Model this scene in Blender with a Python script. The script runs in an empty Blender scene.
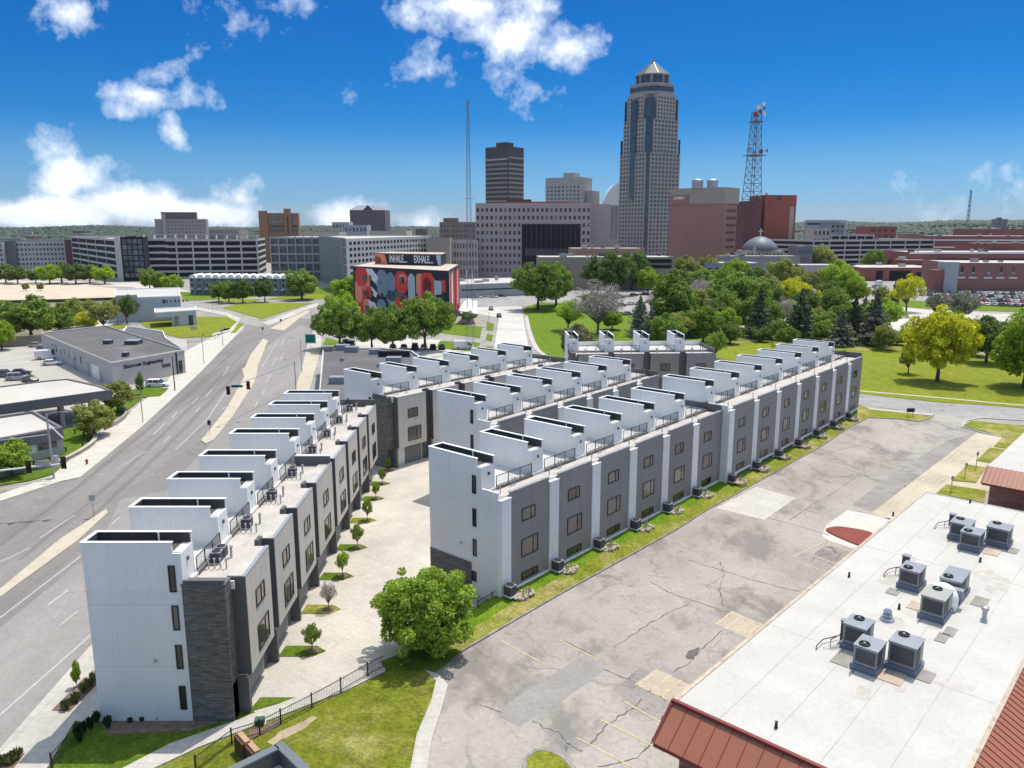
import bpy, math, random
import numpy as np
from mathutils import Vector
sc = bpy.context.scene
COL = sc.collection
R = math.radians
# ---------------------------------------------------------------- camera of the photograph (a drone at 34 m) and map helpers
HAZE = 2.6e-5
F = 787.0; TH = math.atan(158 / F); H = 34.0
CT, ST = math.cos(TH), math.sin(TH)
def g(px, py, z=0.0):
    """ground point (metres) at height z seen in direction (px, py) of the survey photograph"""
    u = (px - 512) / F; v = (py - 384) / F
    t = (H - z) / (v * CT + ST)
    return (u * t, (CT - v * ST) * t)
def tanv(py):
    v = (py - 384) / F
    return (v * CT + ST) / (CT - v * ST)
def zat(py, D): return H - D * tanv(py)
def xat(px, D, z=10.0): return (px - 512) * (D * CT + (H - z) * ST) / F
def ht(bx, by, ty):
    x, y = g(bx, by); return H - tanv(ty) * y
cam_d = bpy.data.cameras.new('camera'); cam = bpy.data.objects.new('camera', cam_d); COL.objects.link(cam)
cam.location = (0, 0, H); cam.rotation_euler = (R(90) - TH, 0, 0)
cam_d.sensor_width = 36; cam_d.lens = F / 1024 * 36; cam_d.clip_end = 30000; cam_d.clip_start = 0.5
sc.camera = cam
# ---------------------------------------------------------------- materials
def nt(name):
    m = bpy.data.materials.new(name); m.use_nodes = True
    n = m.node_tree; b = n.nodes['Principled BSDF']; return m, n, b
def N(n, t, **k):
    o = n.nodes.new(t)
    for a, v in k.items():
        if a in ('ins',):
            for i, x in v.items(): o.inputs[i].default_value = x
        else: setattr(o, a, v)
    return o
def L(n, a, b): n.links.new(a, b)
def mathn(n, op, a, b=None, c=None):
    o = N(n, 'ShaderNodeMath', operation=op)
    for i, x in enumerate((a, b, c)):
        if x is None: continue
        if isinstance(x, (int, float)): o.inputs[i].default_value = x
        else: L(n, x, o.inputs[i])
    return o.outputs[0]
def noise(n, vec, scale, detail=3, rough=.55, sx=None):
    if sx:
        mp = N(n, 'ShaderNodeMapping'); mp.inputs['Scale'].default_value = sx[0]; mp.inputs['Rotation'].default_value = (0, 0, sx[1]); L(n, vec, mp.inputs[0]); vec = mp.outputs[0]
    t = N(n, 'ShaderNodeTexNoise'); t.inputs['Scale'].default_value = scale; t.inputs['Detail'].default_value = detail; t.inputs['Roughness'].default_value = rough
    L(n, vec, t.inputs['Vector']); return t.outputs['Fac']
def ramp(n, f, a, b, va=0., vb=1.):
    m = N(n, 'ShaderNodeMapRange'); L(n, f, m.inputs[0])
    for i, x in zip((1, 2, 3, 4), (a, b, va, vb)): m.inputs[i].default_value = x
    return m.outputs[0]
def mixc(n, f, a, b, bt='MIX'):
    o = N(n, 'ShaderNodeMix', data_type='RGBA', blend_type=bt)
    if isinstance(f, (int, float)): o.inputs[0].default_value = f
    else: L(n, f, o.inputs[0])
    for i, x in ((6, a), (7, b)):
        if isinstance(x, tuple): o.inputs[i].default_value = (*x, 1)
        else: L(n, x, o.inputs[i])
    return o.outputs[2]
def coords(n, world=False):
    if world: return N(n, 'ShaderNodeNewGeometry').outputs['Position']
    return N(n, 'ShaderNodeTexCoord').outputs['Object']
def addbump(n, b, h, s=.3, d=.05):
    bp = N(n, 'ShaderNodeBump'); bp.inputs['Strength'].default_value = s; bp.inputs['Distance'].default_value = d
    L(n, h, bp.inputs['Height']); L(n, bp.outputs[0], b.inputs['Normal'])
MC = {}
def mk(name, col, rough=.75, var=.12, scale=.6, fine=8., seam=None, seamz=None, metal=0., spec=.3, bump=.0, world=False, dirt=None, streak=0):
    if name in MC: return MC[name]
    m, n, b = nt(name); MC[name] = m
    v = coords(n, world)
    big = ramp(n, noise(n, v, scale, 4), .3, .7, 1 - var, 1 + var)
    fn = ramp(n, noise(n, v, fine, 3), .3, .7, 1 - var * .6, 1 + var * .6)
    k = mathn(n, 'MULTIPLY', big, fn)
    if streak:
        st = noise(n, v, 1.0, 3, .6, ((3, 3, .15), 0))
        k = mathn(n, 'MULTIPLY', k, ramp(n, st, .35, .75, 1 - streak, 1 + streak * .5))
    if seam or seamz:
        sp = N(n, 'ShaderNodeSeparateXYZ'); L(n, v, sp.inputs[0])
        if seam:
            s = mathn(n, 'FRACT', mathn(n, 'DIVIDE', mathn(n, 'ADD', sp.outputs[0], sp.outputs[1]), seam[0]))
            k = mathn(n, 'MULTIPLY', k, mathn(n, 'SUBTRACT', 1.0, mathn(n, 'MULTIPLY', mathn(n, 'LESS_THAN', s, seam[1] / seam[0]), seam[2])))
        if seamz:
            s = mathn(n, 'FRACT', mathn(n, 'DIVIDE', mathn(n, 'ADD', sp.outputs[2], .37), seamz[0]))
            k = mathn(n, 'MULTIPLY', k, mathn(n, 'SUBTRACT', 1.0, mathn(n, 'MULTIPLY', mathn(n, 'LESS_THAN', s, seamz[1] / seamz[0]), seamz[2])))
    c = N(n, 'ShaderNodeVectorMath', operation='SCALE'); c.inputs[0].default_value = col; L(n, k, c.inputs['Scale'])
    out = c.outputs[0]
    if dirt:
        dn = ramp(n, noise(n, v, dirt[1], 5, .65), dirt[2], dirt[2] + .18)
        out = mixc(n, dn, out, dirt[0])
    L(n, out, b.inputs['Base Color'])
    b.inputs['Roughness'].default_value = rough; b.inputs['Metallic'].default_value = metal
    b.inputs['Specular IOR Level'].default_value = spec
    if bump: addbump(n, b, noise(n, v, fine * 2, 3), bump, .03)
    return m
def brick(name, c1, c2, mort, sc_=1., rough=.85):
    if name in MC: return MC[name]
    m, n, b = nt(name); MC[name] = m
    v = coords(n); sp = N(n, 'ShaderNodeSeparateXYZ'); L(n, v, sp.inputs[0])
    cb = N(n, 'ShaderNodeCombineXYZ'); L(n, mathn(n, 'ADD', sp.outputs[0], sp.outputs[1]), cb.inputs[0]); L(n, sp.outputs[2], cb.inputs[1])
    t = N(n, 'ShaderNodeTexBrick'); L(n, cb.outputs[0], t.inputs[0])
    t.inputs['Color1'].default_value = (*c1, 1); t.inputs['Color2'].default_value = (*c2, 1); t.inputs['Mortar'].default_value = (*mort, 1)
    t.inputs['Scale'].default_value = sc_; t.inputs['Brick Width'].default_value = .6; t.inputs['Row Height'].default_value = .16
    t.inputs['Mortar Size'].default_value = .015; t.inputs['Bias'].default_value = 0
    k = ramp(n, noise(n, v, 3, 4, .6, ((.3, .3, 2.2), 0)), .3, .7, .75, 1.3)
    c = N(n, 'ShaderNodeVectorMath', operation='SCALE'); L(n, t.outputs[0], c.inputs[0]); L(n, k, c.inputs['Scale'])
    L(n, c.outputs[0], b.inputs['Base Color']); b.inputs['Roughness'].default_value = rough; b.inputs['Specular IOR Level'].default_value = .2
    return m
def glass(name, col=(.03, .035, .04), rough=.06, spec=.8, blind=.55):
    if name in MC: return MC[name]
    m, n, b = nt(name); MC[name] = m
    v = coords(n, True)
    c = mixc(n, ramp(n, noise(n, v, .35, 2), .35, .65), tuple(x * .6 for x in col), tuple(min(1, x * 1.7) for x in col))
    oi = N(n, 'ShaderNodeObjectInfo'); rv = ramp(n, oi.outputs['Random'], .55, 1, 0, 1); rv = mathn(n, 'POWER', rv, 2.5)
    c = mixc(n, mathn(n, 'MULTIPLY', rv, blind), c, (.34, .32, .29))
    L(n, c, b.inputs['Base Color']); b.inputs['Roughness'].default_value = rough; b.inputs['Specular IOR Level'].default_value = spec
    b.inputs['IOR'].default_value = 1.6
    addbump(n, b, noise(n, v, .8, 1), .25, .05)
    return m
def grass(name, c1, c2, c3, dry=.55, stripe=None):
    m, n, b = nt(name)
    v = coords(n, True)
    a = mixc(n, ramp(n, noise(n, v, .35, 5, .65), .35, .65), c1, c2)
    a = mixc(n, ramp(n, noise(n, v, .12, 5, .7), dry, dry + .14), a, c3)
    if stripe:
        s = noise(n, v, stripe[0], 2, .5, ((1, .06, 1), stripe[1]))
        a = mixc(n, ramp(n, s, .4, .6, 0, .55), a, c2)
    k = mathn(n, 'MULTIPLY', ramp(n, noise(n, v, 4, 4, .8), .3, .7, .5, 1.5), ramp(n, noise(n, v, .9, 3, .7), .3, .7, .8, 1.2))
    c = N(n, 'ShaderNodeVectorMath', operation='SCALE'); L(n, a, c.inputs[0]); L(n, k, c.inputs['Scale'])
    L(n, c.outputs[0], b.inputs['Base Color']); b.inputs['Roughness'].default_value = .95; b.inputs['Specular IOR Level'].default_value = .1
    addbump(n, b, noise(n, v, 9, 4, .8), .7, .12)
    return m
def asphalt(name, col, dark, crack=.5, cs=.09, stain=.6, sx=None, slab=None):
    m, n, b = nt(name)
    v = coords(n, True)
    k = ramp(n, noise(n, v, .09, 6, .6, sx), .32, .68, .86, 1.16)
    k2 = mathn(n, 'MULTIPLY', ramp(n, noise(n, v, 2.5, 5, .75), .3, .7, .86, 1.14), ramp(n, noise(n, v, .45, 4, .65), .3, .7, .93, 1.07))
    c = N(n, 'ShaderNodeVectorMath', operation='SCALE'); c.inputs[0].default_value = col; L(n, mathn(n, 'MULTIPLY', k, k2), c.inputs['Scale'])
    o = c.outputs[0]
    st = ramp(n, noise(n, v, .16, 7, .68, sx), stain, stain + .12, 0, .75)
    o = mixc(n, st, o, dark)
    if crack:
        nv = N(n, 'ShaderNodeTexNoise'); nv.inputs['Scale'].default_value = .35; nv.inputs['Detail'].default_value = 4; L(n, v, nv.inputs[0])
        ad = N(n, 'ShaderNodeVectorMath', operation='MULTIPLY_ADD'); L(n, nv.outputs['Color'], ad.inputs[0]); ad.inputs[1].default_value = (3.5, 3.5, 0); L(n, v, ad.inputs[2])
        for s_, w_ in ((cs, .014), (cs * 2.3, .010), (cs * 6, .012)):
            vo = N(n, 'ShaderNodeTexVoronoi', feature='DISTANCE_TO_EDGE'); vo.inputs['Scale'].default_value = s_; L(n, ad.outputs[0], vo.inputs[0])
            gate = ramp(n, noise(n, v, .11 * (1 + s_ * 9), 2), .47, .56)
            f = mathn(n, 'MULTIPLY', mathn(n, 'MULTIPLY', ramp(n, vo.outputs['Distance'], w_ * .35, w_, 1, 0), gate), crack)
            o = mixc(n, f, o, tuple(x * .32 for x in col))
    if slab:
        mp = N(n, 'ShaderNodeMapping'); mp.inputs['Rotation'].default_value = (0, 0, slab[1]); L(n, v, mp.inputs[0])
        sp = N(n, 'ShaderNodeSeparateXYZ'); L(n, mp.outputs[0], sp.inputs[0])
        for ax in (0, 1):
            s = mathn(n, 'FRACT', mathn(n, 'DIVIDE', sp.outputs[ax], slab[0]))
            o = mixc(n, mathn(n, 'MULTIPLY', mathn(n, 'LESS_THAN', s, .05 / slab[0]), .35), o, tuple(x * .4 for x in col))
    L(n, o, b.inputs['Base Color']); b.inputs['Roughness'].default_value = .92; b.inputs['Specular IOR Level'].default_value = .15
    addbump(n, b, noise(n, v, 12, 3, .7), .25, .02)
    return m
def leafmat(name, c1, c2, trans=.35):
    if name in MC: return MC[name]
    m, n, b = nt(name); MC[name] = m
    gm = N(n, 'ShaderNodeNewGeometry'); oi = N(n, 'ShaderNodeObjectInfo')
    a = mixc(n, gm.outputs['Random Per Island'], c1, c2)
    k = ramp(n, noise(n, coords(n), .45, 3), .3, .7, .72, 1.3)
    k = mathn(n, 'MULTIPLY', k, ramp(n, oi.outputs['Random'], 0, 1, .85, 1.18))
    c = N(n, 'ShaderNodeVectorMath', operation='SCALE'); L(n, a, c.inputs[0]); L(n, k, c.inputs['Scale'])
    L(n, c.outputs[0], b.inputs['Base Color']); b.inputs['Roughness'].default_value = .6; b.inputs['Specular IOR Level'].default_value = .25
    tr = N(n, 'ShaderNodeBsdfTranslucent'); L(n, c.outputs[0], tr.inputs[0])
    mx = N(n, 'ShaderNodeMixShader'); mx.inputs[0].default_value = trans
    L(n, b.outputs[0], mx.inputs[1]); L(n, tr.outputs[0], mx.inputs[2]); L(n, mx.outputs[0], n.nodes['Material Output'].inputs[0])
    return m
M_white = mk('white_siding', (.77, .76, .74), .5, .05, .25, 5, seam=(.3, .03, .07), seamz=(4.6, .05, .2), streak=.035)
M_coping = mk('white_coping', (.82, .82, .82), .4, .04)
M_dark = mk('charcoal_lining', (.075, .073, .068), .8, .2)  # charcoal parapet colour, also the painted shade inside the penthouse boxes
M_deck = mk('white_deck_membrane', (.55, .54, .51), .7, .08, .5, 3, dirt=((.55, .53, .5), .9, .6))
M_roofb = mk('roof_membrane_dusty', (.46, .42, .37), .85, .12, .5, 5, dirt=((.33, .3, .27), .8, .56), bump=.1)
M_panL = mk('grey_metal_panel', (.53, .485, .43), .55, .06, .3, 6, seam=(1.15, .045, .35), streak=.06)
M_panM = mk('slate_and_shade_panel', (.255, .24, .228), .6, .05, .3, 6, seam=(1.5, .035, .4), seamz=(3.2, .05, .3), streak=.05)
M_brickD = brick('charcoal_brick', (.11, .105, .098), (.18, .17, .16), (.08, .078, .07))
M_char = mk('charcoal_metal', (.125, .12, .12), .5, .08)
M_rail = mk('black_rail_metal', (.03, .03, .032), .4, .05)
for m_ in (M_panL, M_panM, M_white):
    n = m_.node_tree; b = n.nodes['Principled BSDF']; src = b.inputs['Base Color'].links[0].from_socket; oi = N(n, 'ShaderNodeObjectInfo')
    s_ = N(n, 'ShaderNodeVectorMath', operation='SCALE'); L(n, src, s_.inputs[0]); L(n, ramp(n, oi.outputs['Random'], 0, 1, .93, 1.05), s_.inputs['Scale']); L(n, s_.outputs[0], b.inputs['Base Color'])
M_win = glass('window_glass', (.055, .048, .045), .02, 1.0, .3)
M_winD = glass('dark_window_glass', (.02, .022, .025), .12, .6)
M_frame = mk('window_frame_black', (.025, .022, .022), .4, .05)
M_steel = mk('galvanised_steel', (.42, .43, .44), .4, .15, 2, 9, metal=.6)
M_conc = mk('pale_concrete', (.58, .56, .52), .85, .07, .4, 4, world=True, dirt=((.46, .43, .38), .25, .62))
M_door = mk('white_door_paint', (.7, .7, .68), .4, .04)
M_gar = mk('garage_door_grey', (.16, .165, .17), .5, .05, seamz=(.55, .03, .4))
M_trunk = mk('bark', (.12, .09, .07), .95, .3, 2, 12)
M_mulch = mk('brown_mulch', (.17, .12, .09), .95, .35, 2, 14, world=True, bump=.6)
M_rock = mk('tan_stone', (.42, .36, .28), .9, .3, 2, 10, bump=.4)
M_hvac = mk('rooftop_unit_grey', (.27, .28, .3), .45, .08, 1, 6, metal=.2)
M_hvacD = mk('rooftop_unit_coil', (.09, .09, .1), .6, .2, 2, 20, seam=(.08, .03, .4))
M_black = mk('black_plastic', (.02, .02, .02), .5, .1)
M_yel = mk('yellow_line_paint', (.50, .40, .235), .8, .25, 1.5, 8, world=True)
M_line = mk('white_line_paint', (.48, .46, .43), .7, .15, 1.5, 8, world=True)
# ---------------------------------------------------------------- mesh builder
class MB:
    def __init__(s): s.v = []; s.f = []; s.mi = []; s.mats = []
    def _m(s, m):
        if m not in s.mats: s.mats.append(m)
        return s.mats.index(m)
    def quad(s, pts, m):
        k = len(s.v); s.v += [tuple(p) for p in pts]; s.f.append(tuple(range(k, k + len(pts)))); s.mi.append(s._m(m))
    def box(s, x0, x1, y0, y1, z0, z1, m, skip=''):
        if x0 > x1: x0, x1 = x1, x0
        if y0 > y1: y0, y1 = y1, y0
        k = len(s.v); s.v += [(x, y, z) for z in (z0, z1) for y in (y0, y1) for x in (x0, x1)]
        i = s._m(m)
        for nm, q in (('b', (0, 2, 3, 1)), ('t', (4, 5, 7, 6)), ('f', (0, 1, 5, 4)), ('k', (2, 6, 7, 3)), ('l', (0, 4, 6, 2)), ('r', (1, 3, 7, 5))):
            if nm in skip: continue
            s.f.append(tuple(k + a for a in q)); s.mi.append(i)
    def prism(s, poly, z0, z1, m, mside=None, bottom=True):
        a = sum(poly[i][0] * poly[(i + 1) % len(poly)][1] - poly[(i + 1) % len(poly)][0] * poly[i][1] for i in range(len(poly)))
        if a < 0: poly = poly[::-1]
        k = len(s.v); n = len(poly); i = s._m(m); j = s._m(mside or m)
        s.v += [(p[0], p[1], z0) for p in poly] + [(p[0], p[1], z1) for p in poly]
        s.f.append(tuple(range(k + n, k + 2 * n))); s.mi.append(i)
        if bottom: s.f.append(tuple(range(k + n - 1, k - 1, -1))); s.mi.append(j)
        for q in range(n):
            r = (q + 1) % n; s.f.append((k + q, k + r, k + n + r, k + n + q)); s.mi.append(j)
    def tube(s, pts, r, m, n=6, cap=True):
        rs = r if isinstance(r, (list, tuple)) else [r] * len(pts)
        i = s._m(m); rings = []
        for a, p in enumerate(pts):
            p = Vector(p); d = (Vector(pts[min(a + 1, len(pts) - 1)]) - Vector(pts[max(a - 1, 0)])).normalized()
            q = d.orthogonal().normalized(); w = d.cross(q); k = len(s.v)
            for t in range(n):
                an = 2 * math.pi * t / n; s.v.append(tuple(p + rs[a] * (math.cos(an) * q + math.sin(an) * w)))
            rings.append(k)
        for a in range(len(rings) - 1):
            # ring phases can differ by the orthogonal() choice; acceptable for thin tubes
            for t in range(n):
                t2 = (t + 1) % n; s.f.append((rings[a] + t, rings[a] + t2, rings[a + 1] + t2, rings[a + 1] + t)); s.mi.append(i)
        if cap:
            s.f.append(tuple(rings[0] + t for t in range(n))[::-1]); s.mi.append(i)
            s.f.append(tuple(rings[-1] + t for t in range(n))); s.mi.append(i)
    def lathe(s, prof, cx, cy, m, n=16, sm=False):
        i = s._m(m); k = len(s.v)
        for (r, z) in prof:
            for t in range(n):
                a = 2 * math.pi * t / n; s.v.append((cx + r * math.cos(a), cy + r * math.sin(a), z))
        for a in range(len(prof) - 1):
            for t in range(n):
                t2 = (t + 1) % n; s.f.append((k + a * n + t, k + a * n + t2, k + a * n + n + t2, k + a * n + n + t)); s.mi.append(i)
        e = k + (len(prof) - 1) * n; s.f.append(tuple(e + t for t in range(n))); s.mi.append(i)
        s.f.append(tuple(k + t for t in range(n))[::-1]); s.mi.append(i)
    def mesh(s, name):
        me = bpy.data.meshes.new(name); me.from_pydata(s.v, [], s.f)
        for m in s.mats: me.materials.append(m)
        me.polygons.foreach_set('material_index', s.mi); me.update(); return me
    def build(s, name, parent=None, smooth=False):
        me = s.mesh(name)
        if smooth: me.polygons.foreach_set('use_smooth', [True] * len(me.polygons))
        return link(name, me, parent)
def link(name, me, parent=None):
    o = bpy.data.objects.new(name, me); COL.objects.link(o)
    if parent: o.parent = parent
    return o
def tag(o, label=None, cat=None, group=None, kind=None):
    if label: o['label'] = label
    if cat: o['category'] = cat
    if group: o['group'] = group
    if kind: o['kind'] = kind
    return o
def thing(name, label, cat, loc=(0, 0, 0), rz=0, group=None):
    o = bpy.data.objects.new(name, None); COL.objects.link(o); o.empty_display_size = .2
    o.location = (loc[0], loc[1], loc[2] if len(loc) > 2 else 0); o.rotation_euler = (0, 0, rz)
    return tag(o, label, cat, group)
def dup(root, loc, rz=0, label=None, group=None, scale=None):
    def cp(o, par):
        c = o.copy(); COL.objects.link(c); c.parent = par
        for ch in list(o.children): cp(ch, c)
        return c
    r = cp(root, None)
    r.location = (loc[0], loc[1], loc[2] if len(loc) > 2 else 0); r.rotation_euler = (0, 0, rz)
    if label: r['label'] = label
    if group: r['group'] = group
    if scale: r.scale = scale if isinstance(scale, tuple) else (scale,) * 3
    return r
def catmull(pts, k=6, closed=False):
    out = []; n = len(pts)
    for i in range(n if closed else n - 1):
        p = [pts[(i + j) % n] if closed else pts[min(max(i + j, 0), n - 1)] for j in (-1, 0, 1, 2)]
        for t in range(k):
            t /= k
            out.append(tuple(.5 * ((2 * p[1][c]) + (-p[0][c] + p[2][c]) * t + (2 * p[0][c] - 5 * p[1][c] + 4 * p[2][c] - p[3][c]) * t * t + (-p[0][c] + 3 * p[1][c] - 3 * p[2][c] + p[3][c]) * t ** 3) for c in (0, 1)))
    if not closed: out.append(tuple(pts[-1]))
    return out
def sheet(name, pts, z, m, h=0, kind='structure', mside=None, px=True, label=None, cat=None, smooth=False):
    p = [g(*q) for q in pts] if px else list(pts)
    if smooth: p = catmull(p, 5, True)
    mb = MB()
    mb.prism(p, z - h - (.0 if h else .003), z, m, mside, bottom=False)
    o = mb.build(name); return tag(o, label, cat, None, kind)
def ribbon(name, pts, w, z, m, px=True, smooth=False, h=.003, kind='structure', parent=None, build=True, mb=None):
    p = [g(*q) for q in pts] if px else list(pts)
    if smooth: p = catmull(p, 5)
    l, r = [], []
    for i in range(len(p)):
        a = p[max(i - 1, 0)]; b = p[min(i + 1, len(p) - 1)]; dx, dy = b[0] - a[0], b[1] - a[1]; d = math.hypot(dx, dy) or 1
        ww = (w[min(len(w) - 1, i * len(w) // len(p))] if isinstance(w, (list, tuple)) else w) / 2
        l.append((p[i][0] - dy / d * ww, p[i][1] + dx / d * ww)); r.append((p[i][0] + dy / d * ww, p[i][1] - dx / d * ww))
    own = mb is None; mb = mb or MB()
    for i in range(len(p) - 1):
        mb.prism([l[i], r[i], r[i + 1], l[i + 1]], z - h, z, m, bottom=False)
    if own:
        o = mb.build(name, parent); 
        if kind: o['kind'] = kind
        return o
def text(name, s, size, m, parent, loc, rot, ext=.03, w=1.0, space=1.0, off=.02):
    cu = bpy.data.curves.new(name, 'FONT'); cu.body = s; cu.size = size; cu.extrude = ext; cu.offset = off * size; cu.align_x = 'CENTER'; cu.align_y = 'CENTER'; cu.space_character = space
    t = bpy.data.objects.new(name, cu); COL.objects.link(t)
    me = bpy.data.meshes.new_from_object(t); bpy.data.objects.remove(t)
    me.materials.clear(); me.materials.append(m)
    o = link(name, me, parent); o.location = loc; o.rotation_euler = rot; o.scale = (w, 1, 1); return o
# ---------------------------------------------------------------- light, sky with clouds
SUN_EL, SUN_AZ = R(68), R(34)          # azimuth to the right of +Y
sun = bpy.data.lights.new('sun', 'SUN'); sun.energy = 3.25; sun.angle = R(.53); sun.color = (1, .955, .88)
so = bpy.data.objects.new('sun', sun); COL.objects.link(so)
dv = Vector((math.cos(SUN_EL) * math.sin(SUN_AZ), math.cos(SUN_EL) * math.cos(SUN_AZ), math.sin(SUN_EL)))
so.rotation_euler = dv.to_track_quat('Z', 'Y').to_euler()
w = bpy.data.worlds.new('World'); sc.world = w; w.use_nodes = True; n = w.node_tree; n.nodes.clear()
out = N(n, 'ShaderNodeOutputWorld'); bg = N(n, 'ShaderNodeBackground'); L(n, bg.outputs[0], out.inputs[0])
sky = N(n, 'ShaderNodeTexSky', sky_type='NISHITA'); sky.sun_disc = False; sky.sun_elevation = SUN_EL; sky.sun_rotation = SUN_AZ
sky.air_density = 1.0; sky.dust_density = .6; sky.ozone_density = 2.5; sky.altitude = 300
SKY_STR = .15
bg.inputs[1].default_value = SKY_STR
tc = N(n, 'ShaderNodeTexCoord').outputs['Generated']
nz = N(n, 'ShaderNodeVectorMath', operation='NORMALIZE'); L(n, tc, nz.inputs[0])
sp = N(n, 'ShaderNodeSeparateXYZ'); L(n, nz.outputs[0], sp.inputs[0])
X, Y, Z = sp.outputs
cr = N(n, 'ShaderNodeValToRGB'); L(n, ramp(n, Z, 0, 1), cr.inputs[0])
e = cr.color_ramp; e.interpolation = 'LINEAR'
e.elements[0].position = 0; e.elements[0].color = (.30, .43, .66, 1)
e.elements[1].position = 1; e.elements[1].color = (2.7, 2.15, 1.55, 1)
for p_, c_ in ((.03, (.195, .375, .64)), (.075, (.14, .33, .56)), (.12, (.036, .255, .51)), (.18, (.012, .225, .48)), (.24, (.010, .215, .48)), (.33, (.02, .20, .46)), (.42, (1.1, 1.0, .9)), (.52, (2.35, 1.95, 1.45))):
    x = e.elements.new(p_); x.color = (*c_, 1)
# sky tint: deep, polarised blue low down; brightened above view as added fill light
tint = N(n, 'ShaderNodeVectorMath', operation='MULTIPLY'); L(n, sky.outputs[0], tint.inputs[0]); L(n, cr.outputs[0], tint.inputs[1])
skyc = tint.outputs[0]
# clouds: soft lobes in direction space broken up by fractal noise
ya = mathn(n, 'MAXIMUM', Y, .05)
gx = mathn(n, 'DIVIDE', X, ya); gz = mathn(n, 'DIVIDE', Z, ya)
wv = N(n, 'ShaderNodeCombineXYZ'); L(n, gx, wv.inputs[0]); L(n, gz, wv.inputs[1])
def cdir(px, py):
    u = (px - 512) / F; v = (py - 384) / F; y = CT - v * ST; return u / y, -(v * CT + ST) / y
wn = N(n, 'ShaderNodeTexNoise'); wn.inputs['Scale'].default_value = 11; wn.inputs['Detail'].default_value = 8; wn.inputs['Roughness'].default_value = .62; L(n, wv.outputs[0], wn.inputs[0])
fb = wn.outputs['Fac']
wn2 = N(n, 'ShaderNodeTexNoise'); wn2.inputs['Scale'].default_value = 34; wn2.inputs['Detail'].default_value = 6; wn2.inputs['Roughness'].default_value = .65; L(n, wv.outputs[0], wn2.inputs[0])
CL = [(70, 14, 30, 16, .75), (240, 20, 26, 18, .3), (285, 6, 36, 10, .3), (480, 6, 62, 18, .85), (510, 36, 40, 26, 1.0), (560, 46, 28, 20, .9), (500, 72, 14, 14, .3),
      (420, 70, 30, 14, .3), (160, 76, 14, 12, .6), (150, 96, 30, 10, .6), (190, 98, 24, 12, .65), (174, 128, 10, 16, .55), (120, 112, 18, 8, .4), (212, 98, 14, 12, .65),
      (60, 150, 22, 20, .5), (72, 175, 38, 24, .85), (55, 214, 75, 15, 1.6), (15, 212, 50, 11, 1.3), (125, 206, 50, 18, 1.4), (195, 214, 60, 13, 1.4), (238, 200, 22, 16, .7),
      (355, 220, 34, 14, 1.1), (418, 224, 26, 9, .6), (540, 90, 22, 12, .3), (1000, 205, 45, 18, .25)]
acc = None
for (px, py, rx, ry, st) in CL:
    cx, cz = cdir(px, py); sx = rx / F * 1.25; sz = ry / F * 1.25
    dx = mathn(n, 'DIVIDE', mathn(n, 'SUBTRACT', gx, cx), sx); dz = mathn(n, 'DIVIDE', mathn(n, 'SUBTRACT', gz, cz), sz)
    d = mathn(n, 'SQRT', mathn(n, 'ADD', mathn(n, 'MULTIPLY', dx, dx), mathn(n, 'MULTIPLY', dz, dz)))
    q = mathn(n, 'MULTIPLY', mathn(n, 'SUBTRACT', 1.15, d), st)
    acc = q if acc is None else mathn(n, 'MAXIMUM', acc, q)
acc = mathn(n, 'MAXIMUM', acc, -1.3)
dens = mathn(n, 'ADD', acc, mathn(n, 'MULTIPLY', mathn(n, 'SUBTRACT', fb, .5), 3.0))
dens = mathn(n, 'ADD', dens, mathn(n, 'MULTIPLY', mathn(n, 'SUBTRACT', wn2.outputs['Fac'], .5), 1.1))
cm = ramp(n, dens, .05, .85)
cm = mathn(n, 'MULTIPLY', cm, mathn(n, 'GREATER_THAN', Y, .1))
cs = ramp(n, dens, .3, 1.6)
ccol = mixc(n, cs, (.64 / SKY_STR, .73 / SKY_STR, .86 / SKY_STR), (.96 / SKY_STR, .97 / SKY_STR, .99 / SKY_STR))
fin = mixc(n, cm, skyc, ccol)
L(n, fin, bg.inputs[0])
sc.view_settings.view_transform = 'Standard'; sc.view_settings.look = 'None'; sc.view_settings.gamma = 1; sc.view_settings.use_curve_mapping = False
sc.view_settings.exposure = 0.40
sc.cycles.max_bounces = 6; sc.cycles.diffuse_bounces = 3; sc.cycles.glossy_bounces = 2; sc.cycles.transmission_bounces = 3; sc.cycles.transparent_max_bounces = 4
sc.cycles.use_denoising = True
# ---------------------------------------------------------------- ground surfaces
G_lush = grass('lush_lawn', (.075, .13, .012), (.115, .175, .016), (.18, .18, .035), .6)
G_mow = grass('mown_lawn', (.150, .180, .016), (.21, .232, .02), (.27, .25, .05), .56, stripe=(.5, R(-20)))
G_park = grass('park_lawn', (.10, .165, .012), (.14, .205, .016), (.20, .20, .035), .6)
G_dry = grass('dry_verge', (.15, .19, .016), (.23, .235, .03), (.33, .28, .10), .48)
G_hill = grass('hill_lawn', (.115, .14, .012), (.17, .185, .02), (.30, .27, .09), .49, stripe=(.55, R(35)))
A_road = asphalt('road_asphalt', (.225, .205, .19), (.175, .160, .148), .15, .05, .5, sx=((1, .08, 1), R(-8)))
A_road2 = asphalt('road_far_lanes', (.27, .25, .232), (.22, .204, .188), .12, .05, .62, sx=((1, .08, 1), R(-8)))
A_lot = asphalt('lot_asphalt', (.335, .303, .268), (.18, .161, .144), .32, .05, .50, sx=((1.0, .62, 1), R(-41)))
A_street = asphalt('side_street_asphalt', (.30, .285, .27), (.2, .19, .18), .6, .08, .6)
A_conc = asphalt('driveway_concrete', (.47, .435, .375), (.40, .35, .285), 0, .1, .62, slab=(4.5, R(40)))
A_walk = asphalt('walk_concrete', (.45, .42, .37), (.38, .345, .30), 0, .1, .66, slab=(1.6, 0))
A_patch = asphalt('asphalt_patch', (.275, .25, .23), (.225, .205, .19), .2, .2, .6)
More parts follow.
